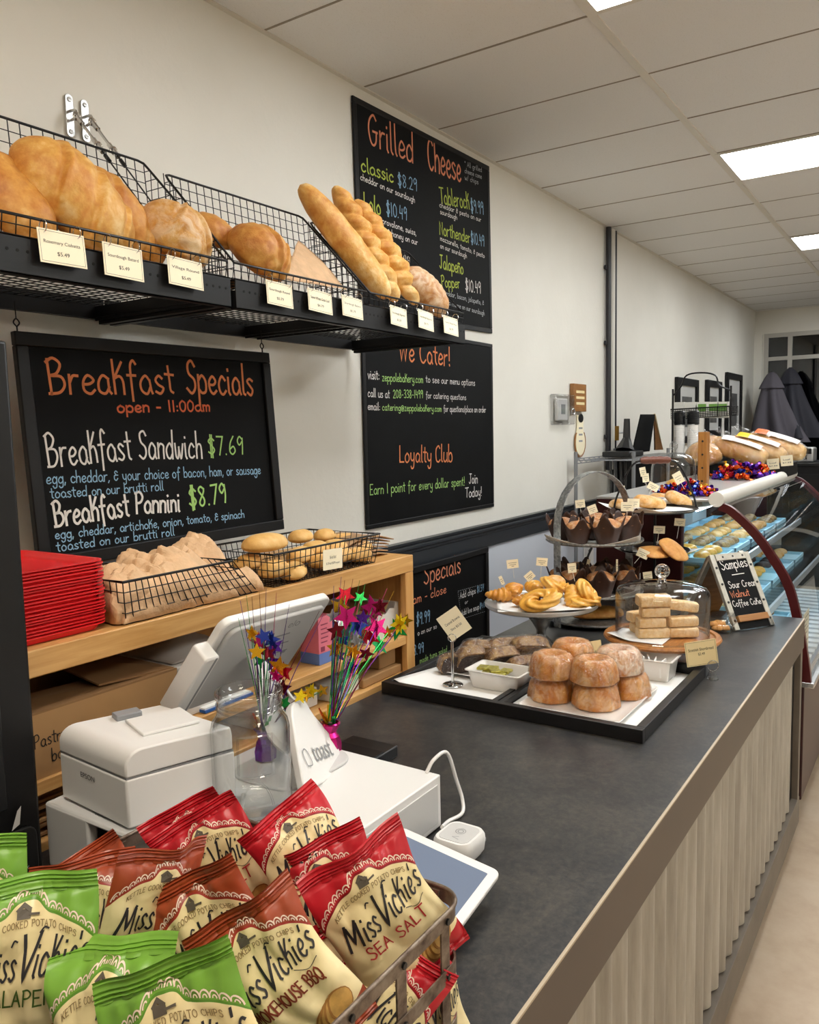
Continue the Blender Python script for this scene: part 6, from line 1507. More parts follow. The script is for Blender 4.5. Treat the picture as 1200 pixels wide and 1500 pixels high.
# ------------------------------------------------------------------ display case at the counter's far end and what stands behind
CX0, CX1, CTOP = 3.425, 5.36, 1.318
ARC = [(.755, 1.300), (.704, 1.275), (.612, 1.185), (.535, 1.075), (.483, .975), (.445, .823), (.418, .66), (.412, .605)]
def case():
    t = thing('display_case', 'curved glass refrigerated display case with burgundy trim at the counter end', 'display case', (CX0, .42, 0))
    O = Vector((CX0, .42, 0)); L = lambda x, y, z: (x-O.x, y-O.y, z-O.z)
    Lc = CX1-CX0
    arc = [(p.x, p.y) for p in smooth_path([(a, b, 0) for a, b in ARC], 4)]
    MB().b2(L(CX0, .43, .12), L(CX1, 1.28, .585)).build('base', M['burgundy'], t, bevel=.006)
    MB().b2(L(CX0+.05, .50, 0), L(CX1-.05, 1.25, .12)).build('toe_kick', M['black_frame'], t)
    MB().b2(L(CX0-.005, .395, .585), L(CX1, 1.28, .607)).build('ledge', M['steel'], t, bevel=.003)
    for x in (CX0, CX1-.03): MB().b2(L(x, .905, .607), L(x+.03, 1.285, CTOP-.006)).build('end_panel', M['burgundy'], t, bevel=.008)
    MB().b2(L(CX0+.03, 1.262, .607), L(CX1-.03, 1.28, CTOP-.012)).build('back_panel', pm('case_lining', '#dfe6ea', .4), t)
    MB().b2(L(CX0, .80, CTOP-.012), L(CX1, 1.285, CTOP)).build('top', M['steel_b'], t, bevel=.003)
    MB().tube([L(CX0-.005, .772, CTOP+.0), L(CX1, .772, CTOP+.0)], .031, 20).build('top_rail', pm('ivory_rail', '#dcd9d0', .35), t)
    for x in (CX0-.004, CX1-.03):
        m = MB(); vs = []; n = len(arc)
        for i, (y, z) in enumerate(arc):
            a = arc[max(i-1, 0)]; b = arc[min(i+1, n-1)]; ty, tz = b[0]-a[0], b[1]-a[1]; l = math.hypot(ty, tz); ny, nz_ = -tz/l, ty/l
            if ny > 0: ny, nz_ = -ny, -nz_
            for dx, k in ((0, .006), (.03, .006), (.03, -.026), (0, -.026)): vs.append(L(x+dx, y+ny*k, z+nz_*k))
        m.add(vs, [(i*4+k, i*4+(k+1) % 4, i*4+4+(k+1) % 4, i*4+4+k) for i in range(n-1) for k in range(4)] + [(3, 2, 1, 0), tuple(4*(n-1)+k for k in range(4))]); m.build('arch_trim', M['burgundy_l'], t, sharp=40)
    m = MB(); m.grid(lambda u, v: L(CX0+.02+(Lc-.04)*u, *arc[min(int(v*(len(arc)-1)+.5), len(arc)-1)]), 8, len(arc)-1); m.build('front_glass', M['case_glass'], t, sharp=180)
    for x in (CX0+.012, CX1-.016):
        out = [(y+.012, z-.008) for y, z in arc] + [(.91, .607), (.91, CTOP-.012), (.80, CTOP-.012)]
        m = MB(); m.add([L(x, y, z) for y, z in out] + [L(x+.004, y, z) for y, z in out], [tuple(range(len(out))), tuple(reversed(range(len(out), 2*len(out))))]); m.build('side_glass', M['case_glass'], t)
    deck = pm('deck_white', '#e3edf2', .35)
    m = MB(); x = CX0+.04
    while x < CX1-.06: m.b2(L(x, .45, .612), L(x+.055, 1.26, .622)); x += .095
    m.build('slatted_deck', deck, t)
    MB().b2(L(CX0+.03, .44, .607), L(CX1-.03, 1.262, .6105)).build('deck_pan', pm('deck_pan', '#5a7a94', .4), t)
    sh = glassmat('shelf_glass', (.85, .94, .97), 0.02, 1.5, .06).m
    for ya, z in ((.60, .83), (.72, 1.03)):
        MB().b2(L(CX0+.035, ya, z), L(CX1-.035, 1.26, z+.008)).build('glass_shelf', sh, t)
        MB().b2(L(CX0+.035, ya-.012, z-.012), L(CX1-.035, ya, z+.022)).build('shelf_rail', pm('rail_aluminium', '#c3ccd4', .3, .5), t, bevel=.002)
    for x in (CX0+.65, CX0+1.3): MB().b2(L(x, 1.2, .62), L(x+.02, 1.26, 1.3)).build('shelf_upright', M['steel_b'], t)
    MB().b2(L(CX0+.05, .84, CTOP-.045), L(CX1-.05, .90, CTOP-.013)).build('lamp_housing', M['steel_b'], t)
    MB().tube([L(CX0+.08, .87, CTOP-.052), L(CX1-.08, .87, CTOP-.052)], .009, 10).build('lamp_tube', emit('case_lamp', (.62, .85, 1.0), COOL_CASE), t)
    # pans of pastry in the case
    bl = pm('pale_blue_liner', '#a9d4e6', .5)
    k = 0
    for z, ya, yb, mats_ in ((1.039, .76, 1.22, ('danish', 'brownie', 'scone', 'cookie', 'brownie')), (.839, .66, 1.2, ('shortbread', 'cookie', 'danish', 'chocolate', 'scone')), (.623, .62, 1.15, ('danish', 'cookie', 'brownie'))):
        for q, mt in enumerate(mats_):
            if z < .7 and q < 1: continue
            x = CX0+.07+q*.355
            tr = thing('pastry_pan', f'pale blue lined pan of pastries on the {"top" if z > 1 else "middle" if z > .7 else "bottom"} level of the case', 'pan', (x+.16, (ya+yb)/2, z+.0005), group='pans in the display case')
            w, d = .31, yb-ya-.04; m = MB(); m.b2((-w/2, -d/2, 0), (w/2, d/2, .004))
            for lo, hi in (((-w/2, -d/2, .004), (w/2, -d/2+.006, .02)), ((-w/2, d/2-.006, .004), (w/2, d/2, .02)), ((-w/2, -d/2, .004), (-w/2+.006, d/2, .02)), ((w/2-.006, -d/2, .004), (w/2, d/2, .02))): m.b2(lo, hi)
            m.build('pan', bl, tr)
            first = None
            for a in range(3):
                for b in range(3 if d < .45 else 4):
                    loc = (x+.16+(a-1)*.095, (ya+yb)/2+(b-1.2)*.11, z+.006); lb = 'pastry in the lined pans behind the case glass'
                    if first is None: first = loaf_mesh('pastry', .085, .07, .05, M[mt], seed=k, n=(18, 14), pw=.4, rough=.1); first.location = loc; first.rotation_euler = (0, 0, k); tag(first, lb, 'pastry', 'pastries in the display case')
                    else: again(first, lb, loc, random.uniform(0, 3))
                    k += 1
    # printed notices inside the lower front glass
    t2 = thing('price_list', 'cream price list hanging inside the lower curved glass', 'sign', (CX0+.25, .47, .62))
    MB().b2((0, 0, 0), (.16, .002, .2)).build('card', M['card'], t2)
    m = MB()
    for q in range(10): m.ribbon([[(.02, .18-q*.018), (.14-.03*(q % 3), .18-q*.018)]], .004, lambda x, y: (x, -.0006, y))
    m.build('lettering', M['ink'], t2, flat=True)
case()

def case_top():
    Z = CTOP+.0008
    # glass cloche with orange sweets
    t = thing('glass_cloche', 'glass cloche with ball knob on the display case', 'cloche', (3.80, 1.05, Z)); t.scale = (1.05, 1.05, 1.2)
    MB().lathe([(.098, 0), (.095, .09), (.088, .118), (.07, .138), (.035, .148), (.01, .15)], 40, cap=False).build('bell', M['glass_jar'], t, sharp=180)
    MB().lathe([(.008, .15), (.008, .156)] + [(.018*math.sin(a), .174-.018*math.cos(a)) for a in [.4+(PI-.4)*k/10 for k in range(11)]], 20).build('knob', M['glass_jar'], t)
    MB().lathe([(0, 0), (.105, 0), (.105, .005), (0, .006)], 40).build('plate', M['ceramic'], t)
    o = loaf_mesh('pumpkin_loaf', .13, .10, .07, M['danish'], seed=77); o.location = (3.80, 1.035, Z+.0065); tag(o, 'orange loaf slice under the small cloche', 'cake')
    # wooden post with holes
    t = thing('wooden_post', 'upright pine post with peg holes on the display case', 'post', (3.80, .915, Z))
    MB().b2((-.024, -.02, 0), (.024, .02, .272)).build('post', woodmat('pine_wood', '#96602a', '#b97f3d', 10, (14, 14, 1)), t, bevel=.002)
    m = MB()
    for k in range(4): m.tube([(-.0242, 0, .05+.06*k), (-.022, 0, .05+.06*k)], .005, 8)
    m.build('hole', M['dark_pl'], t)
    # wrapped sweets in two heaps
    def candy(c):
        m = MB(); m.lathe([(.001, -.012), (.008, -.009), (.0115, 0), (.008, .009), (.001, .012)], 10, cap=False)
        for s_ in (-1, 1): m.lathe([(.001, s_*.011), (.006, s_*.020), (.0075, s_*.022)], 8, wave=lambda a, j: .3*math.sin(4*a), cap=False)
        return m.build('wrapped_candy', M['foil'][c], flat=True)
    protos = {}
    def heap(cx, cy, rx, ry, h, n, lb, cols, sc=1):
        for i in range(n):
            a = random.uniform(0, 2*PI); r = math.sqrt(random.random()); x, y = cx+rx*r*math.cos(a), cy+ry*r*math.sin(a); z = Z+.011*sc+h*(1-r*r)*random.random()
            c = cols[i % len(cols)]; rot = (random.uniform(0, 3), random.uniform(0, 3), random.uniform(0, 3))
            l = f'{c} foil wrapped sweet in the heap {lb}'
            if c not in protos: o = protos[c] = candy(c); tag(o, l, 'candy', 'foil wrapped sweets'); o.location = (x, y, z); o.rotation_euler = rot; o.scale = (sc,)*3
            else: again(protos[c], l, (x, y, z), rot=rot, scale=sc, group='foil wrapped sweets')
    heap(3.60, .935, .07, .13, .05, 95, 'at the near end of the display case', ['purple', 'orange', 'purple', 'red', 'blue', 'purple', 'gold'])
    heap(4.78, .93, .16, .16, .085, 105, 'in front of the bagged loaves', ['purple', 'orange', 'gold', 'orange', 'blue', 'red', 'purple'], 1.45)
    # rack and bagged loaves
    t = thing('loaf_rack', 'low black rack with price tags under the bagged loaves', 'rack', (5.12, .98, Z))
    MB().b2((-.13, -.24, 0), (.22, .26, .075)).build('shelf', M['black'], t, bevel=.003)
    for i, (px, lb) in enumerate((((1111, 690), 'first'), ((1132, 685), 'second'), ((1152, 680), 'third'))):
        p = onx(px[0], px[1]-5, 4.985); TL, TR, BL = p+Vector((0, .032, .028)), p+Vector((0, -.032, .034)), p+Vector((0, .032, -.032))
        card('price_tag', f'white price tag on the black loaf rack, {lb} from the left', TL, TR, BL, ['Loaf', '$7.99'], 'price tag', group='tags on the loaf rack')
    film = M['bagfilm']
    def bagged(lb, c, L_, w, h, axis=None, up=(0, 0, 1), strip=None, seed=0, mat='bread'):
        t = thing('bagged_loaf', lb, 'bread', c, group='bagged loaves on the case'); lie(t, c, axis or (1, .3, 0), up)
        o = loaf_mesh('loaf', L_, w, h, M[mat], seed=seed, pw=.28); o.parent = t
        o = loaf_mesh('clear_bag', L_*1.06, w*1.06, h*1.06, film, seed=seed+3, pw=.25, rough=.06); o.parent = t; o.location = (0, 0, -.003)
        m = MB(); m.grid(lambda u, v: (-L_*.54-.08*v, (u-.5)*w*(.7-.5*v+.6*max(0, v-.6)), h*.5+.03*v+.008*math.sin(9*u)), 10, 6); m.build('bag_end', film, t)
        if strip:
            m = MB(); m.grid(lambda u, v: ((u-.5)*L_*.72, (v-.5)*w*.34, h*.275*1.1+h*.55*math.sqrt(max(.05, 1-((v-.5)*.8)**2))*max(.05, 1-abs((u-.5)*1.33)**2.6)**.25*1.02+.002), 16, 8); m.build('label', pm('white_label', '#cfc8c3', .45) if 'white_label' not in bpy.data.materials else bpy.data.materials['white_label'], t)
            m = MB(); m.grid(lambda u, v: (-L_*.38+u*L_*.20, (v-.5)*w*.42, h*.275*1.1+h*.55*math.sqrt(max(.05, 1-((v-.5)*.8)**2))*max(.05, 1-abs((-.38+u*.20)*1.85)**2.6)**.25*1.02+.004), 6, 6); m.build('badge', pm(f'{strip}_badge', {'yellow': '#e6bc1c', 'orange': '#d9642a', 'plain': '#e9e4e4'}[strip], .4) if f'{strip}_badge' not in bpy.data.materials else bpy.data.materials[f'{strip}_badge'], t)
    zr = Z+.078
    ax = Vector((CR.x, CR.y, 0)).normalized()*.74 - Vector((CF.x, CF.y, 0)).normalized()*.62 - Vector((0, 0, .30)); up = Vector((-.42, -.25, .85))
    def pos(px, X): return Vector(onx(px[0], px[1], X))
    bagged('bagged round loaf at the left of the case top', pos((1030, 682), 4.9), .27, .20, .18, None, (0, 0, 1), None, 51)
    bagged('bagged sandwich loaf lowest at the front of the rack, left of the others', pos((1084, 672), 5.05), .31, .14, .14, ax, up, 'plain', 52)
    bagged('bagged sandwich loaf with yellow badge in the middle of the rack', pos((1108, 668), 5.13), .33, .14, .14, ax, up, 'yellow', 53)
    bagged('bagged sandwich loaf with orange badge at the right end of the rack', pos((1135, 664), 5.22), .34, .145, .145, ax, up, 'orange', 54)
    bagged('bagged loaf standing behind the front row of loaves', pos((1060, 668), 5.25), .30, .15, .14, ax, (0, 0, 1), None, 55)
case_top()

def back_bar():
    # grey wire shelving by the pipes
    t = thing('wire_shelving', 'grey wire shelving rack against the wall beyond the muffins', 'shelving', (5.55, 1.98, 0))
    xa, xb, ya, yb = -.33, .46, -.28, .12
    for x, y in ((xa, ya), (xb, ya), (xa, yb), (xb, yb)): MB().tube([(x, y, 0), (x, y, 1.46)], .013, 10).build('post', pm('grey_epoxy', '#8b8d90', .4, .4) if 'grey_epoxy' not in bpy.data.materials else bpy.data.materials['grey_epoxy'], t)
    for z in (.35, .9, 1.40):
        m = MB(); wire_panel(m, (xa, ya, z), (xb, ya, z), (xb, yb, z), (xa, yb, z), 3, 12, .0022)
        for y in (ya, yb):
            m.tube([(xa, y, z+.012), (xb, y, z+.012)], .004, 6); m.tube([(xa, y, z-.02), (xb, y, z-.02)], .004, 6)
            n = 16
            for k in range(n): m.tube([(xa+(xb-xa)*k/n, y, z+.012 if k % 2 else z-.02), (xa+(xb-xa)*(k+1)/n, y, z-.02 if k % 2 else z+.012)], .0025, 5)
        m.build('wire_shelf', bpy.data.materials['grey_epoxy'], t)
    for k in range(4):
        x = 5.35+.1*k; o = MB().tube(smooth_path([(x, 1.9, 1.39), (x-.05, 1.88, 1.2), (x-.16, 1.86, .95), (x-.1, 1.87, .7)], 6), .008, 6).build('cord', M['dark_pl']); tag(o, 'black cord dangling behind the arched stand', 'cord', 'cords below the wire shelf')
    # things on it
    t = thing('black_scale', 'black appliance with a tall column on the wire shelf', 'appliance', (5.62, 1.90, 1.414))
    MB().b2((-.17, -.1, 0), (.13, .1, .04)).build('base', M['dark_pl'], t, bevel=.008)
    m = MB(); m.tube([(.02, 0, .04), (.04, 0, .09), (.055, 0, .13), (.06, 0, .265)], [.07, .045, .028, .022], 8); m.build('column', M['dark_pl'], t)
    p = ony(950, 662, 1.88); t = thing('small_chalkboard', 'small blank A-frame chalkboard with pale wood edge by the wire shelf', 'chalkboard', (p.x, p.y, 1.40))
    a, b, c, d = [ony(*q, 1.88)-Vector(t.location) for q in ((938, 607), (958, 607), (950, 661), (925, 664))]
    m, n_ = slab([a, b, c, d], .01); m.build('board', M['chalkboard'], t)
    e, f = ony(959, 607, 1.9)-Vector(t.location), ony(970, 658, 2.0)-Vector(t.location)
    m, _ = slab([b+Vector((0, .004, 0)), e+Vector((.01, .02, 0)), f, f+Vector((-.16, .02, 0))], .012); m.build('rear_leaf', M['oak'], t)
    for q0, q1 in ((b, c), (e, f)): MB().tube([q0, q1], .008, 4).build('edge', pm('pale_wood', '#d9c08d', .5) if 'pale_wood' not in bpy.data.materials else bpy.data.materials['pale_wood'], t)
    # dark back bar
    t = thing('back_bar', 'black back bar cabinet behind the display case carrying cups', 'cabinet', (6.5, 1.78, 0))
    MB().b2((-.45, -.32, 0), (.75, .36, 1.36)).build('body', M['black'], t, bevel=.004)
    MB().b2((-.47, -.34, 1.36), (.77, .36, 1.385)).build('top', M['dark_pl'], t, bevel=.003)
    for k in range(2): MB().b2((-.42+.58*k, -.325, .1), (.12+.58*k, -.32, 1.3)).build('door', M['dark_pl'], t, bevel=.002)
    zb = 1.386
    for i, (px, lb) in enumerate(((995, 'left'), (1015, 'right'))):
        p = onz(px, 672, zb)
        k = 6.2/p.x; x, y = 6.2, CAM.y+ray(px, 672).y*6.2/ray(px, 672).x
        for j in range(9):
            m = MB().lathe([(.030, 0), (.041, .10), (.043, .102), (.041, .104), (.039, .10), (.028, .004)], 20, cap=False); z = zb+.017*j
            if i == 0 and j == 0: cup = m.build('paper_cup', M['ceramic']); tag(cup, 'white paper cup in the left stack on the back bar', 'cup', 'stacked paper cups'); cup.location = (x, y, z)
            else: again(cup, f'white paper cup in the {lb} stack on the back bar', (x, y, z))
        t = thing('lid_stack', f'stack of black cup lids on top of the {lb} white cups', 'lids', (x, y, zb+.245), group='black cup lids')
        for j in range(8): MB().lathe([(.045, 0), (.045, .006), (.038, .014), (.036, .012), (.042, .005)], 20).build('lid', M['dark_pl'], t, loc=(0, 0, .012*j))
    # wire rack of tea boxes
    p = onx(1028, 660, 6.35); t = thing('tea_rack', 'black wire rack with arched top holding boxes on the back bar', 'rack', (6.35, 1.55, zb))
    loc = lambda q: Vector(q)-Vector(t.location)
    A, B = onx(986, 570, 6.35), onx(1071, 565, 6.35)
    for q in (A, B): MB().tube([loc((q.x, q.y, zb)), loc(q)], .008, 8).build('upright', M['black_wire'], t)
    c1 = onx(1030, 547, 6.35)
    MB().tube(smooth_path([loc(onx(986, 580, 6.35)), loc(onx(998, 566, 6.35)), loc(onx(1006, 550, 6.35)), loc(onx(1028, 546, 6.35)), loc(onx(1048, 550, 6.35)), loc(onx(1054, 564, 6.35)), loc(onx(1071, 572, 6.35))], 5), .006, 8).build('arch', M['black_wire'], t)
    m = MB(); q = [loc(onx(*p_, 6.35)) for p_ in ((983, 614), (1072, 608), (1072, 595), (983, 600))]; wire_panel(m, q[0], q[1], q[2], q[3], 26, 5, .002)
    off = Vector((.22, .0, 0)); wire_panel(m, q[0]+off, q[1]+off, q[2]+off, q[3]+off, 26, 5, .002); wire_panel(m, q[0], q[1], q[1]+off, q[0]+off, 20, 6, .002); wire_panel(m, q[0], q[0]+off, q[3]+off, q[3], 6, 5, .002); wire_panel(m, q[1], q[1]+off, q[2]+off, q[2], 6, 5, .002)
    m.build('basket', M['black_wire'], t, sharp=80); MB().tube([q[3], q[2], q[2]+off, q[3]+off], .006, 6, closed=True).build('rim', M['black_wire'], t)
    for i, px in enumerate((996, 1012, 1030, 1046, 1060)):
        b0 = onx(px, 606, 6.42); o = MB().b2((-.05, -.04, 0), (.05, .04, .12)).build('tea_box', pm('white_box_card', '#dcdad2', .6) if i == 0 else bpy.data.materials['white_box_card'], bevel=.002); o.location = (6.44, b0.y, onx(px, 612, 6.35).z); tag(o, f'white tea box with green print in the wire rack, number {["one", "two", "three", "four", "five"][i]} from the left', 'box', 'tea boxes in the rack')
        if i > 1: MB().b2((-.0512, -.03, .05), (-.0505, .03, .105)).build('leaf_print', pm('leaf_green', '#6c9a45', .6) if 'leaf_green' not in bpy.data.materials else bpy.data.materials['leaf_green'], o)
    # framed pictures
    for i, (pts, lb) in enumerate(((((993, 552), (1024, 556), (994, 650)), 'left framed picture behind the tea rack'), (((1037, 556), (1058, 559), (1038, 640)), 'middle framed picture with dark photo behind the tea rack'), (((1066, 545), (1088, 548), (1069, 650)), 'tallest framed picture nearest the folded umbrellas'))):
        TL, TR, BL = [ony(*q, WY-.03) for q in pts]; w, h = TR.x-TL.x, TL.z-BL.z
        t = thing('picture_frame', lb, 'picture', (TL.x, WY-.004, BL.z), group='framed pictures'); f = .07
        m = MB(); m.b2((0, -.03, 0), (w, 0, f)); m.b2((0, -.03, h-f), (w, 0, h)); m.b2((0, -.03, f), (f*1.3, 0, h-f)); m.b2((w-f*1.3, -.03, f), (w, 0, h-f)); m.build('frame', M['black_frame'], t)
        MB().b2((f, -.012, f), (w-f, -.004, h-f)).build('mat', pm('picture_mat', '#b9b9b6', .7) if 'picture_mat' not in bpy.data.materials else bpy.data.materials['picture_mat'], t)
        MB().b2((w*.27, -.014, h*.25), (w*.73, -.0125, h*.72)).build('photo', pm('grey_photo', '#4d4d4c', .6, var=.5, vscale=9) if 'grey_photo' not in bpy.data.materials else bpy.data.materials['grey_photo'], t)
    # folded umbrellas in the corner
    cl = pm('charcoal_canvas', '#4c4850', .8); cl2 = pm('navy_canvas', '#22222b', .8)
    for x, Y, zt, lb, mt, lean in ((11.0, 1.84, 2.27, 'grey folded patio umbrella leaning in the far corner', cl, -.10), (11.2, 1.66, 2.32, 'dark folded patio umbrella behind the grey one', cl2, -.08)):
        t = thing('folded_umbrella', lb, 'umbrella', (x, Y, 0), group='folded umbrellas')
        MB().tube([(0, 0, .03), (0, 0, zt)], .022, 10).build('pole', M['dark_pl'], t); MB().lathe([(0, 0), (.24, 0), (.24, .04), (.03, .07)], 28).build('base', M['dark_pl'], t)
        m = MB(); m.grid(lambda u, v: ((lambda a, r: (r*math.cos(a), r*math.sin(a)+lean*v*v, zt-.1-.78*v))(2*PI*u, (.09+.21*v)*(1+.22*math.sin(6*2*PI*u)*(.3+v)))), 72, 10, cu=True); m.build('canopy', mt, t, sharp=180)
        m = MB(); m.grid(lambda u, v: ((lambda a, r: (r*math.cos(a), r*math.sin(a), zt-.21*v))(2*PI*u, (.012+.135*v**.6)*(1+.1*math.sin(6*2*PI*u)*v))), 48, 6, cu=True); m.build('vent_cap', mt, t, sharp=180)
    # service cabinet and toaster by the window
    t = thing('service_cabinet', 'black service cabinet by the shop window at the right edge', 'cabinet', (9.2, .75, 0))
    MB().b2((-.4, -1.2, 0), (.4, .6, 1.2)).build('body', M['black'], t, bevel=.004); MB().b2((-.42, -1.22, 1.2), (.42, .62, 1.225)).build('top', M['dark_pl'], t)
    for k in range(3): MB().b2((-.405, -1.15+.58*k, .1), (-.4, -.62+.58*k, 1.12)).build('door', M['dark_pl'], t, bevel=.002)
    t = thing('toaster', 'chrome toaster like appliance on the black cabinet near the window', 'toaster', (9.1, 1.19, 1.2255))
    MB().b2((-.1, -.09, 0), (.14, .10, .15)).build('body', M['steel_b'], t, bevel=.02, seg=3); MB().b2((-.102, -.07, .085), (-.098, .07, .14)).build('panel', M['dark_pl'], t); MB().b2((-.12, -.03, .03), (-.1, -.0, .075)).build('lever', M['dark_pl'], t)
    # thermostat, small plaques on the wall
    t = thing('thermostat', 'white thermostat under a clear lock box on the wall', 'thermostat', (5.08, WY-.004, 1.745))
    MB().b2((-.16, -.045, -.10), (.16, 0, .10)).build('lock_box', glassmat('clear_plastic', (.9, .9, .9), .1, 1.45, .10).m, t, bevel=.008)
    MB().b2((-.10, -.03, -.075), (.07, -.001, .075)).build('body', M['white_pl'], t, bevel=.01); MB().b2((-.045, -.032, -.03), (.02, -.0295, .035)).build('screen', M['grey_pl'], t); MB().tube([(.11+.03*math.cos(a), -.05, -.012+.018*math.sin(a)) for a in [2*PI*k/14 for k in range(14)]], .004, 6, closed=True).build('lock', M['steel'], t)
    t = thing('wall_plaque', 'small square wooden plaque beside the thermostat', 'plaque', (5.37, WY-.004, 1.83))
    MB().b2((-.115, -.03, -.095), (.115, 0, .095)).build('board', M['oak'], t, bevel=.003); m = MB()
    for q in range(3): m.ribbon([[(-.07, .04-.04*q), (.07, .04-.04*q)]], .018, lambda x, y: (x, -.031, y))
    m.build('lettering', M['card2'], t, flat=True)
    t = thing('bulb_plaque', 'cream bulb shaped tag hanging below the wooden plaque', 'plaque', (5.42, WY-.006, 1.55))
    out = [(-.05, .16), (-.05, .07)] + [(.085*math.cos(a), -.03+.09*math.sin(a)) for a in [2.3+(.84+2*PI-2.3)*k/16 for k in range(17)]] + [(.05, .07), (.05, .16)]
    MB().prism([(x*1.0, y) for x, y in out], 0, .01, Matrix.Rotation(PI/2, 4, 'X')).build('tag', M['card'], t); MB().tube([(.095*math.cos(a), -.006, -.03+.1*math.sin(a)) for a in [2.4+(.74+2*PI-2.4)*k/16 for k in range(17)]], .006, 6).build('edge', M['oak'], t)
    MB().prism([(.045*math.cos(a), .14+.03*math.sin(a)) for a in [2*PI*k/16 for k in range(16)]], .0105, .014, Matrix.Rotation(PI/2, 4, 'X')).build('badge', M['dark_pl'], t)
    m = MB()
    for q in range(3): m.ribbon([[(-.03, .07-.045*q), (.03, .07-.045*q)]], .012, lambda x, y: (x, -.0106, y))
    m.build('lettering', M['grey_pl'], t, flat=True)
    t = thing('wall_outlet', 'white wall outlet with plugged cord below the chair rail', 'outlet', (5.58, WY-.006, .70))
    MB().b2((-.09, -.012, -.12), (.09, 0, .12)).build('plate', M['white_pl'], t, bevel=.003)
    MB().tube(smooth_path([(-.02, -.02, .03), (-.08, -.06, .06), (-.14, -.05, -.02), (-.1, -.04, -.2)], 6), .008, 6).build('cord', M['dark_pl'], t)
back_bar()
# ------------------------------------------------------------------ the basket of chip bags in the foreground
def chip_basket():
    xa, xb, ya, yb, z0, z1 = .26, .812, .470, .955, CT, 1.055
    t = thing('strap_basket', 'rusty metal strap basket of chip bags at the front of the photo', 'basket', ((xa+xb)/2, (ya+yb)/2, z0))
    O = Vector(t.location); w, d = xb-xa, yb-ya
    mt = NT('aged_steel_strap'); mt.b.inputs['Metallic'].default_value = .6; mt.b.inputs['Roughness'].default_value = .45
    mt.link(mt.ramp(mt.noise(40, 5, .65), [(.3, '#4c3a30'), (.5, '#7d6e60'), (.7, '#988b7c')]), mt.b.inputs['Base Color'])
    loop = rrect(w, d, .035, 8)
    for zc, hh in ((z1-O.z-.009, .009), (.095, .009), (.02, .009)):
        m = MB(); n = len(loop)
        vs = [(x, y, zc-hh) for x, y in loop] + [(x, y, zc+hh) for x, y in loop] + [(x*.993, y*.992, zc-hh) for x, y in loop] + [(x*.993, y*.992, zc+hh) for x, y in loop]
        m.add(vs, [(k, (k+1) % n, n+(k+1) % n, n+k) for k in range(n)] + [(2*n+(k+1) % n, 2*n+k, 3*n+k, 3*n+(k+1) % n) for k in range(n)] + [(n+k, n+(k+1) % n, 3*n+(k+1) % n, 3*n+k) for k in range(n)] + [(2*n+k, 2*n+(k+1) % n, (k+1) % n, k) for k in range(n)]); m.build('strap', mt.m, t, sharp=40)
    rim = MB().tube([(x*1.0, y*1.0, z1-O.z) for x, y in loop], .0028, 8, closed=True).build('rim', mt.m, t, sharp=80)
    xs = [-w/2+.045+k*(w-.09)/5 for k in range(6)]; ys = [-d/2+.045+k*(d-.09)/4 for k in range(5)]
    H = z1-O.z-.004
    for x in xs:
        for y, s_ in ((-d/2, 1), (d/2, -1)): MB().b2((x-.009, y+min(0, s_*.0)-.0012+s_*.0035, .002), (x+.009, y+.0012+s_*.0035, H)).build('upright_strap', mt.m, t)
        MB().b2((x-.009, -d/2+.004, .002), (x+.009, d/2-.004, .004)).build('floor_strap', mt.m, t)
    for y in ys:
        for x, s_ in ((-w/2, 1), (w/2, -1)): MB().b2((x-.0012+s_*.0035, y-.009, .002), (x+.0012+s_*.0035, y+.009, H)).build('upright_strap', mt.m, t)
    m = MB()
    for x in xs:
        for zc in (H-.006, .095): m.lathe([(.005, 0), (.004, .002), (0, .003)], 8).tf(Matrix.Identity(4)) if False else m.tube([(x, -d/2-.0005, zc), (x, -d/2-.003, zc)], .004, 8)
    m.build('rivet', M['dark_pl'], t)
chip_basket()

BW, BH = .128, .174
def bag_material(name, band, deep):
    """printed film: cream panel under an arched top, coloured band above and below (pattern lives in the bag's own UV)"""
    t = NT(name); uv = t.coord('UV'); sp = t.new('ShaderNodeSeparateXYZ'); t.link(uv, sp.inputs[0])
    x = t.math('ABSOLUTE', t.math('MULTIPLY', t.math('SUBTRACT', sp.outputs[0], .5), 2.0)); y = sp.outputs[1]
    r = t.math('DIVIDE', x, 1.06); arch = t.math('MULTIPLY_ADD', t.math('SQRT', t.math('SUBTRACT', 1.0, t.math('MULTIPLY', r, r), clamp=True)), .27, .545)
    hump = t.math('MULTIPLY', t.math('POWER', 2.718, t.math('MULTIPLY', t.math('POWER', t.math('DIVIDE', x, .24), 4.0), -1.0)), .055)
    edge = t.math('ADD', arch, hump)
    inn = t.math('LESS_THAN', y, edge)
    line = t.math('MULTIPLY', t.math('LESS_THAN', y, t.math('ADD', edge, .012)), t.math('GREATER_THAN', y, edge))
    low = t.math('LESS_THAN', y, t.math('MULTIPLY_ADD', t.math('MULTIPLY', x, x), .07, .10))
    cream = t.ramp(t.noise(9, 3), [(.3, '#ecd9a0'), (.7, '#f3e3b4')])
    c = t.mix(inn, lin(band), cream); c = t.mix(line, c, lin(deep)); c = t.mix(low, c, lin(band))
    t.link(c, t.b.inputs['Base Color']); t.b.inputs['Roughness'].default_value = .36
    t.bump(t.noise(15, 2, .5, dist=.9), .55, .007)
    return t.m
def edge_y(u):
    x = abs(u); return .545+.27*math.sqrt(max(0, 1-(x/1.06)**2))+.055*math.exp(-(x/.24)**4)
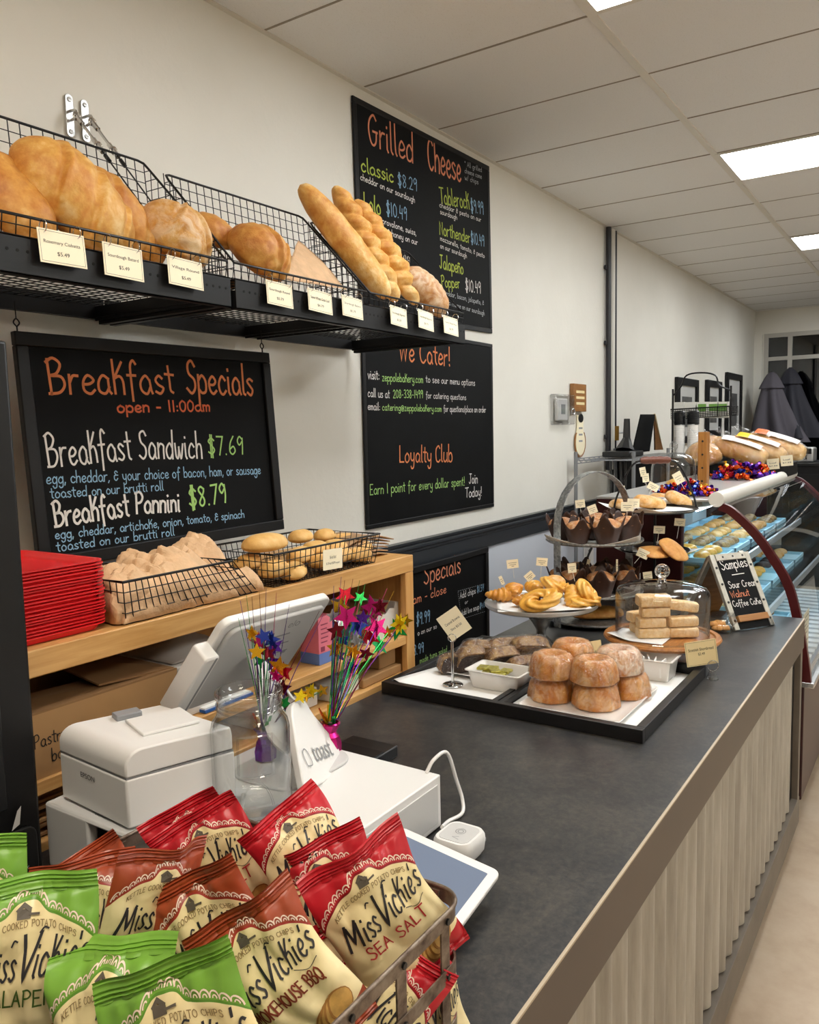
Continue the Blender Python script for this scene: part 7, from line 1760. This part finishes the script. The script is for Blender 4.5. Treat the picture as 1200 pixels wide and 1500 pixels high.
FL = {'red': ('#bf1f2c', '#8e1722', 'SEA SALT', '#b3242c', 'sea salt'), 'brown': ('#a04527', '#a3302a', 'SMOKEHOUSE BBQ', '#7c2f1a', 'smokehouse barbecue'), 'green': ('#76a83c', '#5c8f2e', 'JALAPEÑO', '#3f5c1c', 'jalapeño')}
for k, v in FL.items():
    M['bag_'+k] = bag_material(f'{k}_chip_bag', v[0], v[1]); M['bagback_'+k] = pm(f'{k}_bag_film', v[0], .34, bump=.3, bscale=26); M['bagtxt_'+k] = pm(f'{k}_flavour_ink', v[3], .5)
M['script_ink'] = pm('script_ink', '#2b2a2e', .45); M['lace'] = pm('lace_ink', '#f0d9c8', .5); M['arc_ink'] = pm('arc_ink', '#8a7248', .6)
M['chip_tan'] = pm('chip_picture', '#d2a45a', .5, var=.25, vscale=60); M['chip_dark'] = pm('chip_picture_edge', '#a9763a', .5); M['pepper'] = pm('pepper_picture', '#3f6f35', .4, var=.3, vscale=40); M['house_ink'] = pm('emblem_ink', '#5b5348', .6)
def chip_bag(label, kind, px, depth, roll, yaw=0, pitch=.15, seed=1, puff=.042, s=1.0, crush=.0, fold=.0):
    band, deep, fl, _, _ = FL[kind]
    w, h = BW*s, BH*s
    def prof(u, v):
        e = max(0, 1-abs(u)**2.4)**.62; q = min(1, max(0, (v-.055)/.845)); return puff*.5*e*max(0, math.sin(PI*q))**.5
    def surf(u, v, side=1):
        z = prof(u, v)*side; seal = max(0, (v-.9)/.1)
        x = u*w/2*(1-.085*math.sin(PI*min(1, max(0, v)))**2); y = (v-.5)*h
        n1 = nz((u*1.6, v*2.6, side*3), 1.0, seed); n2 = nz((u*3.4, v*5.2, side), 1.0, seed+5)
        fade = (1-abs(u)**6)*math.sin(PI*min(1, max(0, v)))
        n3 = abs(nz((u*2.3+.4*v, v*3.1, side), 1.0, seed+9)); z += side*(.0085*n1+.0045*n2+.010*(n3-.2))*fade*(1+crush)
        # creases fanning from the seals
        z += side*.0022*math.sin(u*17+seed)*math.exp(-((v-.88)/.06)**2)*(1-u*u) + side*.002*math.sin(u*15+seed*2)*math.exp(-((v-.08)/.06)**2)
        if v > .905 or v < .045: z += .0013*math.sin(2*PI*v*h/.0040)
        bend = .012*math.sin(2.2*u+seed)+.006*math.sin(5*u+seed*1.7); z += bend*(max(0, (v-.6)/.4)**1.5)+bend*.6*max(0, (.3-v)/.3)
        if fold and v > .8: z -= fold*(v-.8)**1.4; y -= fold*(v-.8)*.5*(v-.8)
        x += .004*math.sin(v*6+seed)
        return Vector((x, y, z))
    # orientation: faces the shopper, rolled, turned and leaning
    Xa = CR*math.cos(roll)+CU*math.sin(roll); Ya = -CR*math.sin(roll)+CU*math.cos(roll); Za = -CF
    R3 = Matrix((Xa, Ya, Za)).transposed() @ Matrix.Rotation(yaw, 3, 'Y') @ Matrix.Rotation(-pitch, 3, 'X')
    d = ray(*px); P = CAM + d*(depth/d.dot(CF))
    t = thing('chip_bag', label, 'chip bag', P, group='potato chip bags in the strap basket'); t.rotation_mode = 'QUATERNION'; t.rotation_quaternion = R3.to_quaternion()
    m = MB(); nu, nv = 44, 110
    m.grid(lambda u, v: surf(2*u-1, v, 1), nu, nv, mi=0, uv=True); m.grid(lambda u, v: surf(1-2*u, v, -1), nu, nv, mi=1, uv=True)
    pouch = m.build('pouch', [M['bag_'+kind], M['bagback_'+kind]], t, sharp=60)
    def on(x, y, lift=.0011):                     # x, y in bag fractions (-1..1, 0..1)
        x = max(-.995, min(.995, x)); e = .01
        p = surf(x, y); a = surf(x+e, y)-surf(x-e, y); b = surf(x, y+e)-surf(x, y-e); n_ = a.cross(b).normalized()
        return p+n_*lift
    k = 2/w
    def txt(mb, text, x0, x1, y0, cap, weight=.12, slant=0, rise=0, gap=.55, yf=None):
        fn = lambda x, y: on(x, (yf(x) if yf else y0+rise*(x-x0)) + y)
        st, W = pen(text, gap, .06); kx = (x1-x0)/W; ky = cap/7
        # strokes widened in real proportion: work in bag fractions scaled so that u and v have equal length
        asp = h/(w/2)
        def f2(a, b): return fn(a, b/asp)
        P_ = [[(x0+(a+b*slant)*kx, b*ky*asp) for a, b in s_] for s_ in st]
        dens = []
        for s_ in P_:
            o = [s_[0]]
            for q in s_[1:]:
                n = max(1, int(math.hypot(q[0]-o[-1][0], q[1]-o[-1][1])/.05)); a = o[-1]
                for i in range(1, n+1): o.append((a[0]+(q[0]-a[0])*i/n, a[1]+(q[1]-a[1])*i/n))
            dens.append(o)
        mb.ribbon(dens, weight*cap*asp, f2)
    m = MB(); txt(m, 'M', -.82, -.52, .480, .165, .105, .25, .03); txt(m, 'i', -.47, -.40, .492, .165, .085, .2, .03); txt(m, 'ss', -.37, -.14, .498, .175, .075, .2, .03, .9)
    txt(m, 'V', -.13, .14, .500, .215, .078, .22, .03); m.ribbon([[(q.x, q.y*h/(w/2)) for q in smooth_path([(-.20, .672, 0), (-.155, .70, 0), (-.115, .695, 0)], 4)], [(q.x, q.y*h/(w/2)) for q in smooth_path([(.19, .722, 0), (.25, .745, 0), (.31, .738, 0)], 4)]], .024, lambda x, y: on(x, y/(h/(w/2))))
    txt(m, 'i', .145, .19, .520, .165, .08, .2, .03); txt(m, 'c', .225, .345, .523, .175, .075, .2, .03); txt(m, 'k', .375, .50, .528, .165, .075, .2, .03); txt(m, 'i', .545, .59, .532, .165, .08, .2, .03); txt(m, 'e', .625, .745, .535, .175, .075, .2, .03); txt(m, "'", .775, .80, .55, .15, .08, .1, .03); txt(m, 's', .805, .90, .545, .165, .075, .2, .03)
    m.ribbon([[(q.x, q.y*h/(w/2)) for q in smooth_path([(.40, .515, 0), (.60, .470, 0), (.82, .500, 0)], 6)]], .012, lambda x, y: on(x, y/(h/(w/2))))
    m.build('brand_lettering', M['script_ink'], pouch, flat=True)
    m = MB(); L = min(.72, .085*len(fl)); txt(m, fl, -L*.9, L, .375, .082, .12, 0, .0); m.build('flavour_lettering', M['bagtxt_'+kind], pouch, flat=True)
    m = MB(); txt(m, 'KETTLE COOKED POTATO CHIPS', -.72, .72, 0, .030, .13, 0, 0, .8, yf=lambda x: .487+.27*math.sqrt(max(0, 1-(x/1.06)**2)))
    m.build('arc_lettering', M['arc_ink'], pouch, flat=True)
    # lace scallops over the panel edge
    m = MB(); n = 17; asp = h/(w/2)
    for i in range(n):
        u0 = -.96+1.92*i/n; u1 = -.96+1.92*(i+1)/n
        for rr, ww in ((1.0, .018), (.4, .014)):
            q = []
            for j in range(9):
                a = PI*j/8; uc = (u0+u1)/2; ux = uc-(u1-u0)/2*rr*math.cos(a); q.append((ux, (edge_y(ux)+.022+.030*rr*math.sin(a))*asp))
            m.ribbon([q], ww, lambda x, y: on(x, y/asp, .0009))
    m.build('lace_lettering', M['lace'], pouch, flat=True)
    m = MB(); 
    m.ribbon([[(-.10, .815*asp), (.0, .815*asp)]], .022*asp*2, lambda x, y: on(x, y/asp)); m.ribbon([[(-.13, .832*asp), (-.06, .855*asp), (.02, .832*asp)]], .05, lambda x, y: on(x, y/asp)); m.ribbon([[(.02, .812*asp), (.16, .811*asp)]], .03, lambda x, y: on(x, y/asp))
    m.build('emblem_lettering', M['house_ink'], pouch, flat=True)
    # picture of chips (or a pepper) low on the front
    def disc(mb, cx, cy, rx, ry, rot, lift):
        vs = [on(cx, cy, lift)]; ns = 18
        for rad in (.5, 1):
            for j in range(ns): a = 2*PI*j/ns; x, y = rx*rad*math.cos(a), ry*rad*math.sin(a); vs.append(on(cx+(x*math.cos(rot)-y*math.sin(rot)), cy+(x*math.sin(rot)+y*math.cos(rot))/asp*1.0, lift))
        mb.add(vs, [(0, 1+j, 1+(j+1) % ns) for j in range(ns)] + [(1+j, 1+ns+j, 1+ns+(j+1) % ns, 1+(j+1) % ns) for j in range(ns)])
    if kind == 'green':
        m = MB(); disc(m, -.25, .24, .30, .10, -.5, .0012); disc(m, -.05, .21, .26, .09, -.3, .0016); m.build('pepper_picture', M['pepper'], pouch, sharp=180)
    m = MB(); m2 = MB()
    for q in range(4): disc(m2, .30+.10*q, .155+.016*q, .26, .20, .9, .0011+.0006*q); disc(m, .31+.10*q, .155+.016*q, .235, .175, .9, .0014+.0006*q)
    m2.build('chip_picture_edge', M['chip_dark'], pouch, sharp=180); m.build('chip_picture', M['chip_tan'], pouch, sharp=180)
    return t
R_ = math.radians
chip_bag('red sea salt bag standing in front, whole front readable, at the basket\'s right corner', 'red', (564, 1340), .965, R_(31), .35, -.15, 1, s=1.1)
chip_bag('red sea salt bag directly behind the front red one, left half showing', 'red', (496, 1328), 1.045, R_(25), .0, .05, 2, s=1.06)
chip_bag('red sea salt bag with pointed top corner before the glass jar', 'red', (455, 1262), 1.06, R_(35), .35, .1, 3, s=.95)
chip_bag('red sea salt bag in the back row under the printer, behind brown bags', 'red', (327, 1274), 1.09, R_(31), -.05, .05, 4)
chip_bag('red sea salt bag hindmost, only its red top strip showing', 'red', (303, 1260), 1.13, R_(29), 0, .1, 5)
chip_bag('brown smokehouse bag in the middle, top strip and arc lettering showing', 'brown', (325, 1388), .93, R_(29), -.05, .1, 6, s=1.06)
chip_bag('brown smokehouse bag in front with whole brand script readable', 'brown', (408, 1432), .865, R_(33), .15, .0, 7, s=1.04)
chip_bag('brown smokehouse bag turned sideways, squeezed between two brown ones', 'brown', (218, 1345), .96, R_(-16), .85, .1, 8)
chip_bag('brown smokehouse bag at the back left, script partly showing above the green ones', 'brown', (128, 1364), .99, R_(9), .1, .15, 9)
chip_bag('brown smokehouse bag hindmost at the left, only its pointed top corner showing', 'brown', (150, 1342), 1.05, R_(33), .1, .15, 16)
chip_bag('green jalapeño bag on the left with brand script and pepper showing', 'green', (42, 1424), .82, R_(3), .1, .1, 10, s=1.08)
chip_bag('green jalapeño bag cut by the left edge of the photo', 'green', (-52, 1348), .85, R_(0), .1, .1, 11)
chip_bag('green jalapeño bag in the middle front with a curled top seal', 'green', (180, 1532), .77, R_(12), -.1, .1, 12, s=1.1, fold=.25)
chip_bag('green jalapeño bag nearest the camera at the bottom edge', 'green', (290, 1565), .70, R_(24), 0, .1, 13, s=1.11)
chip_bag('red sea salt bag lying low between the front bags, only its corner showing', 'red', (548, 1492), .95, R_(-24), -.3, .3, 14)
chip_bag('red sea salt bag low behind the straps at the basket\'s right end', 'red', (628, 1490), .985, R_(18), .5, .0, 15, s=.85)
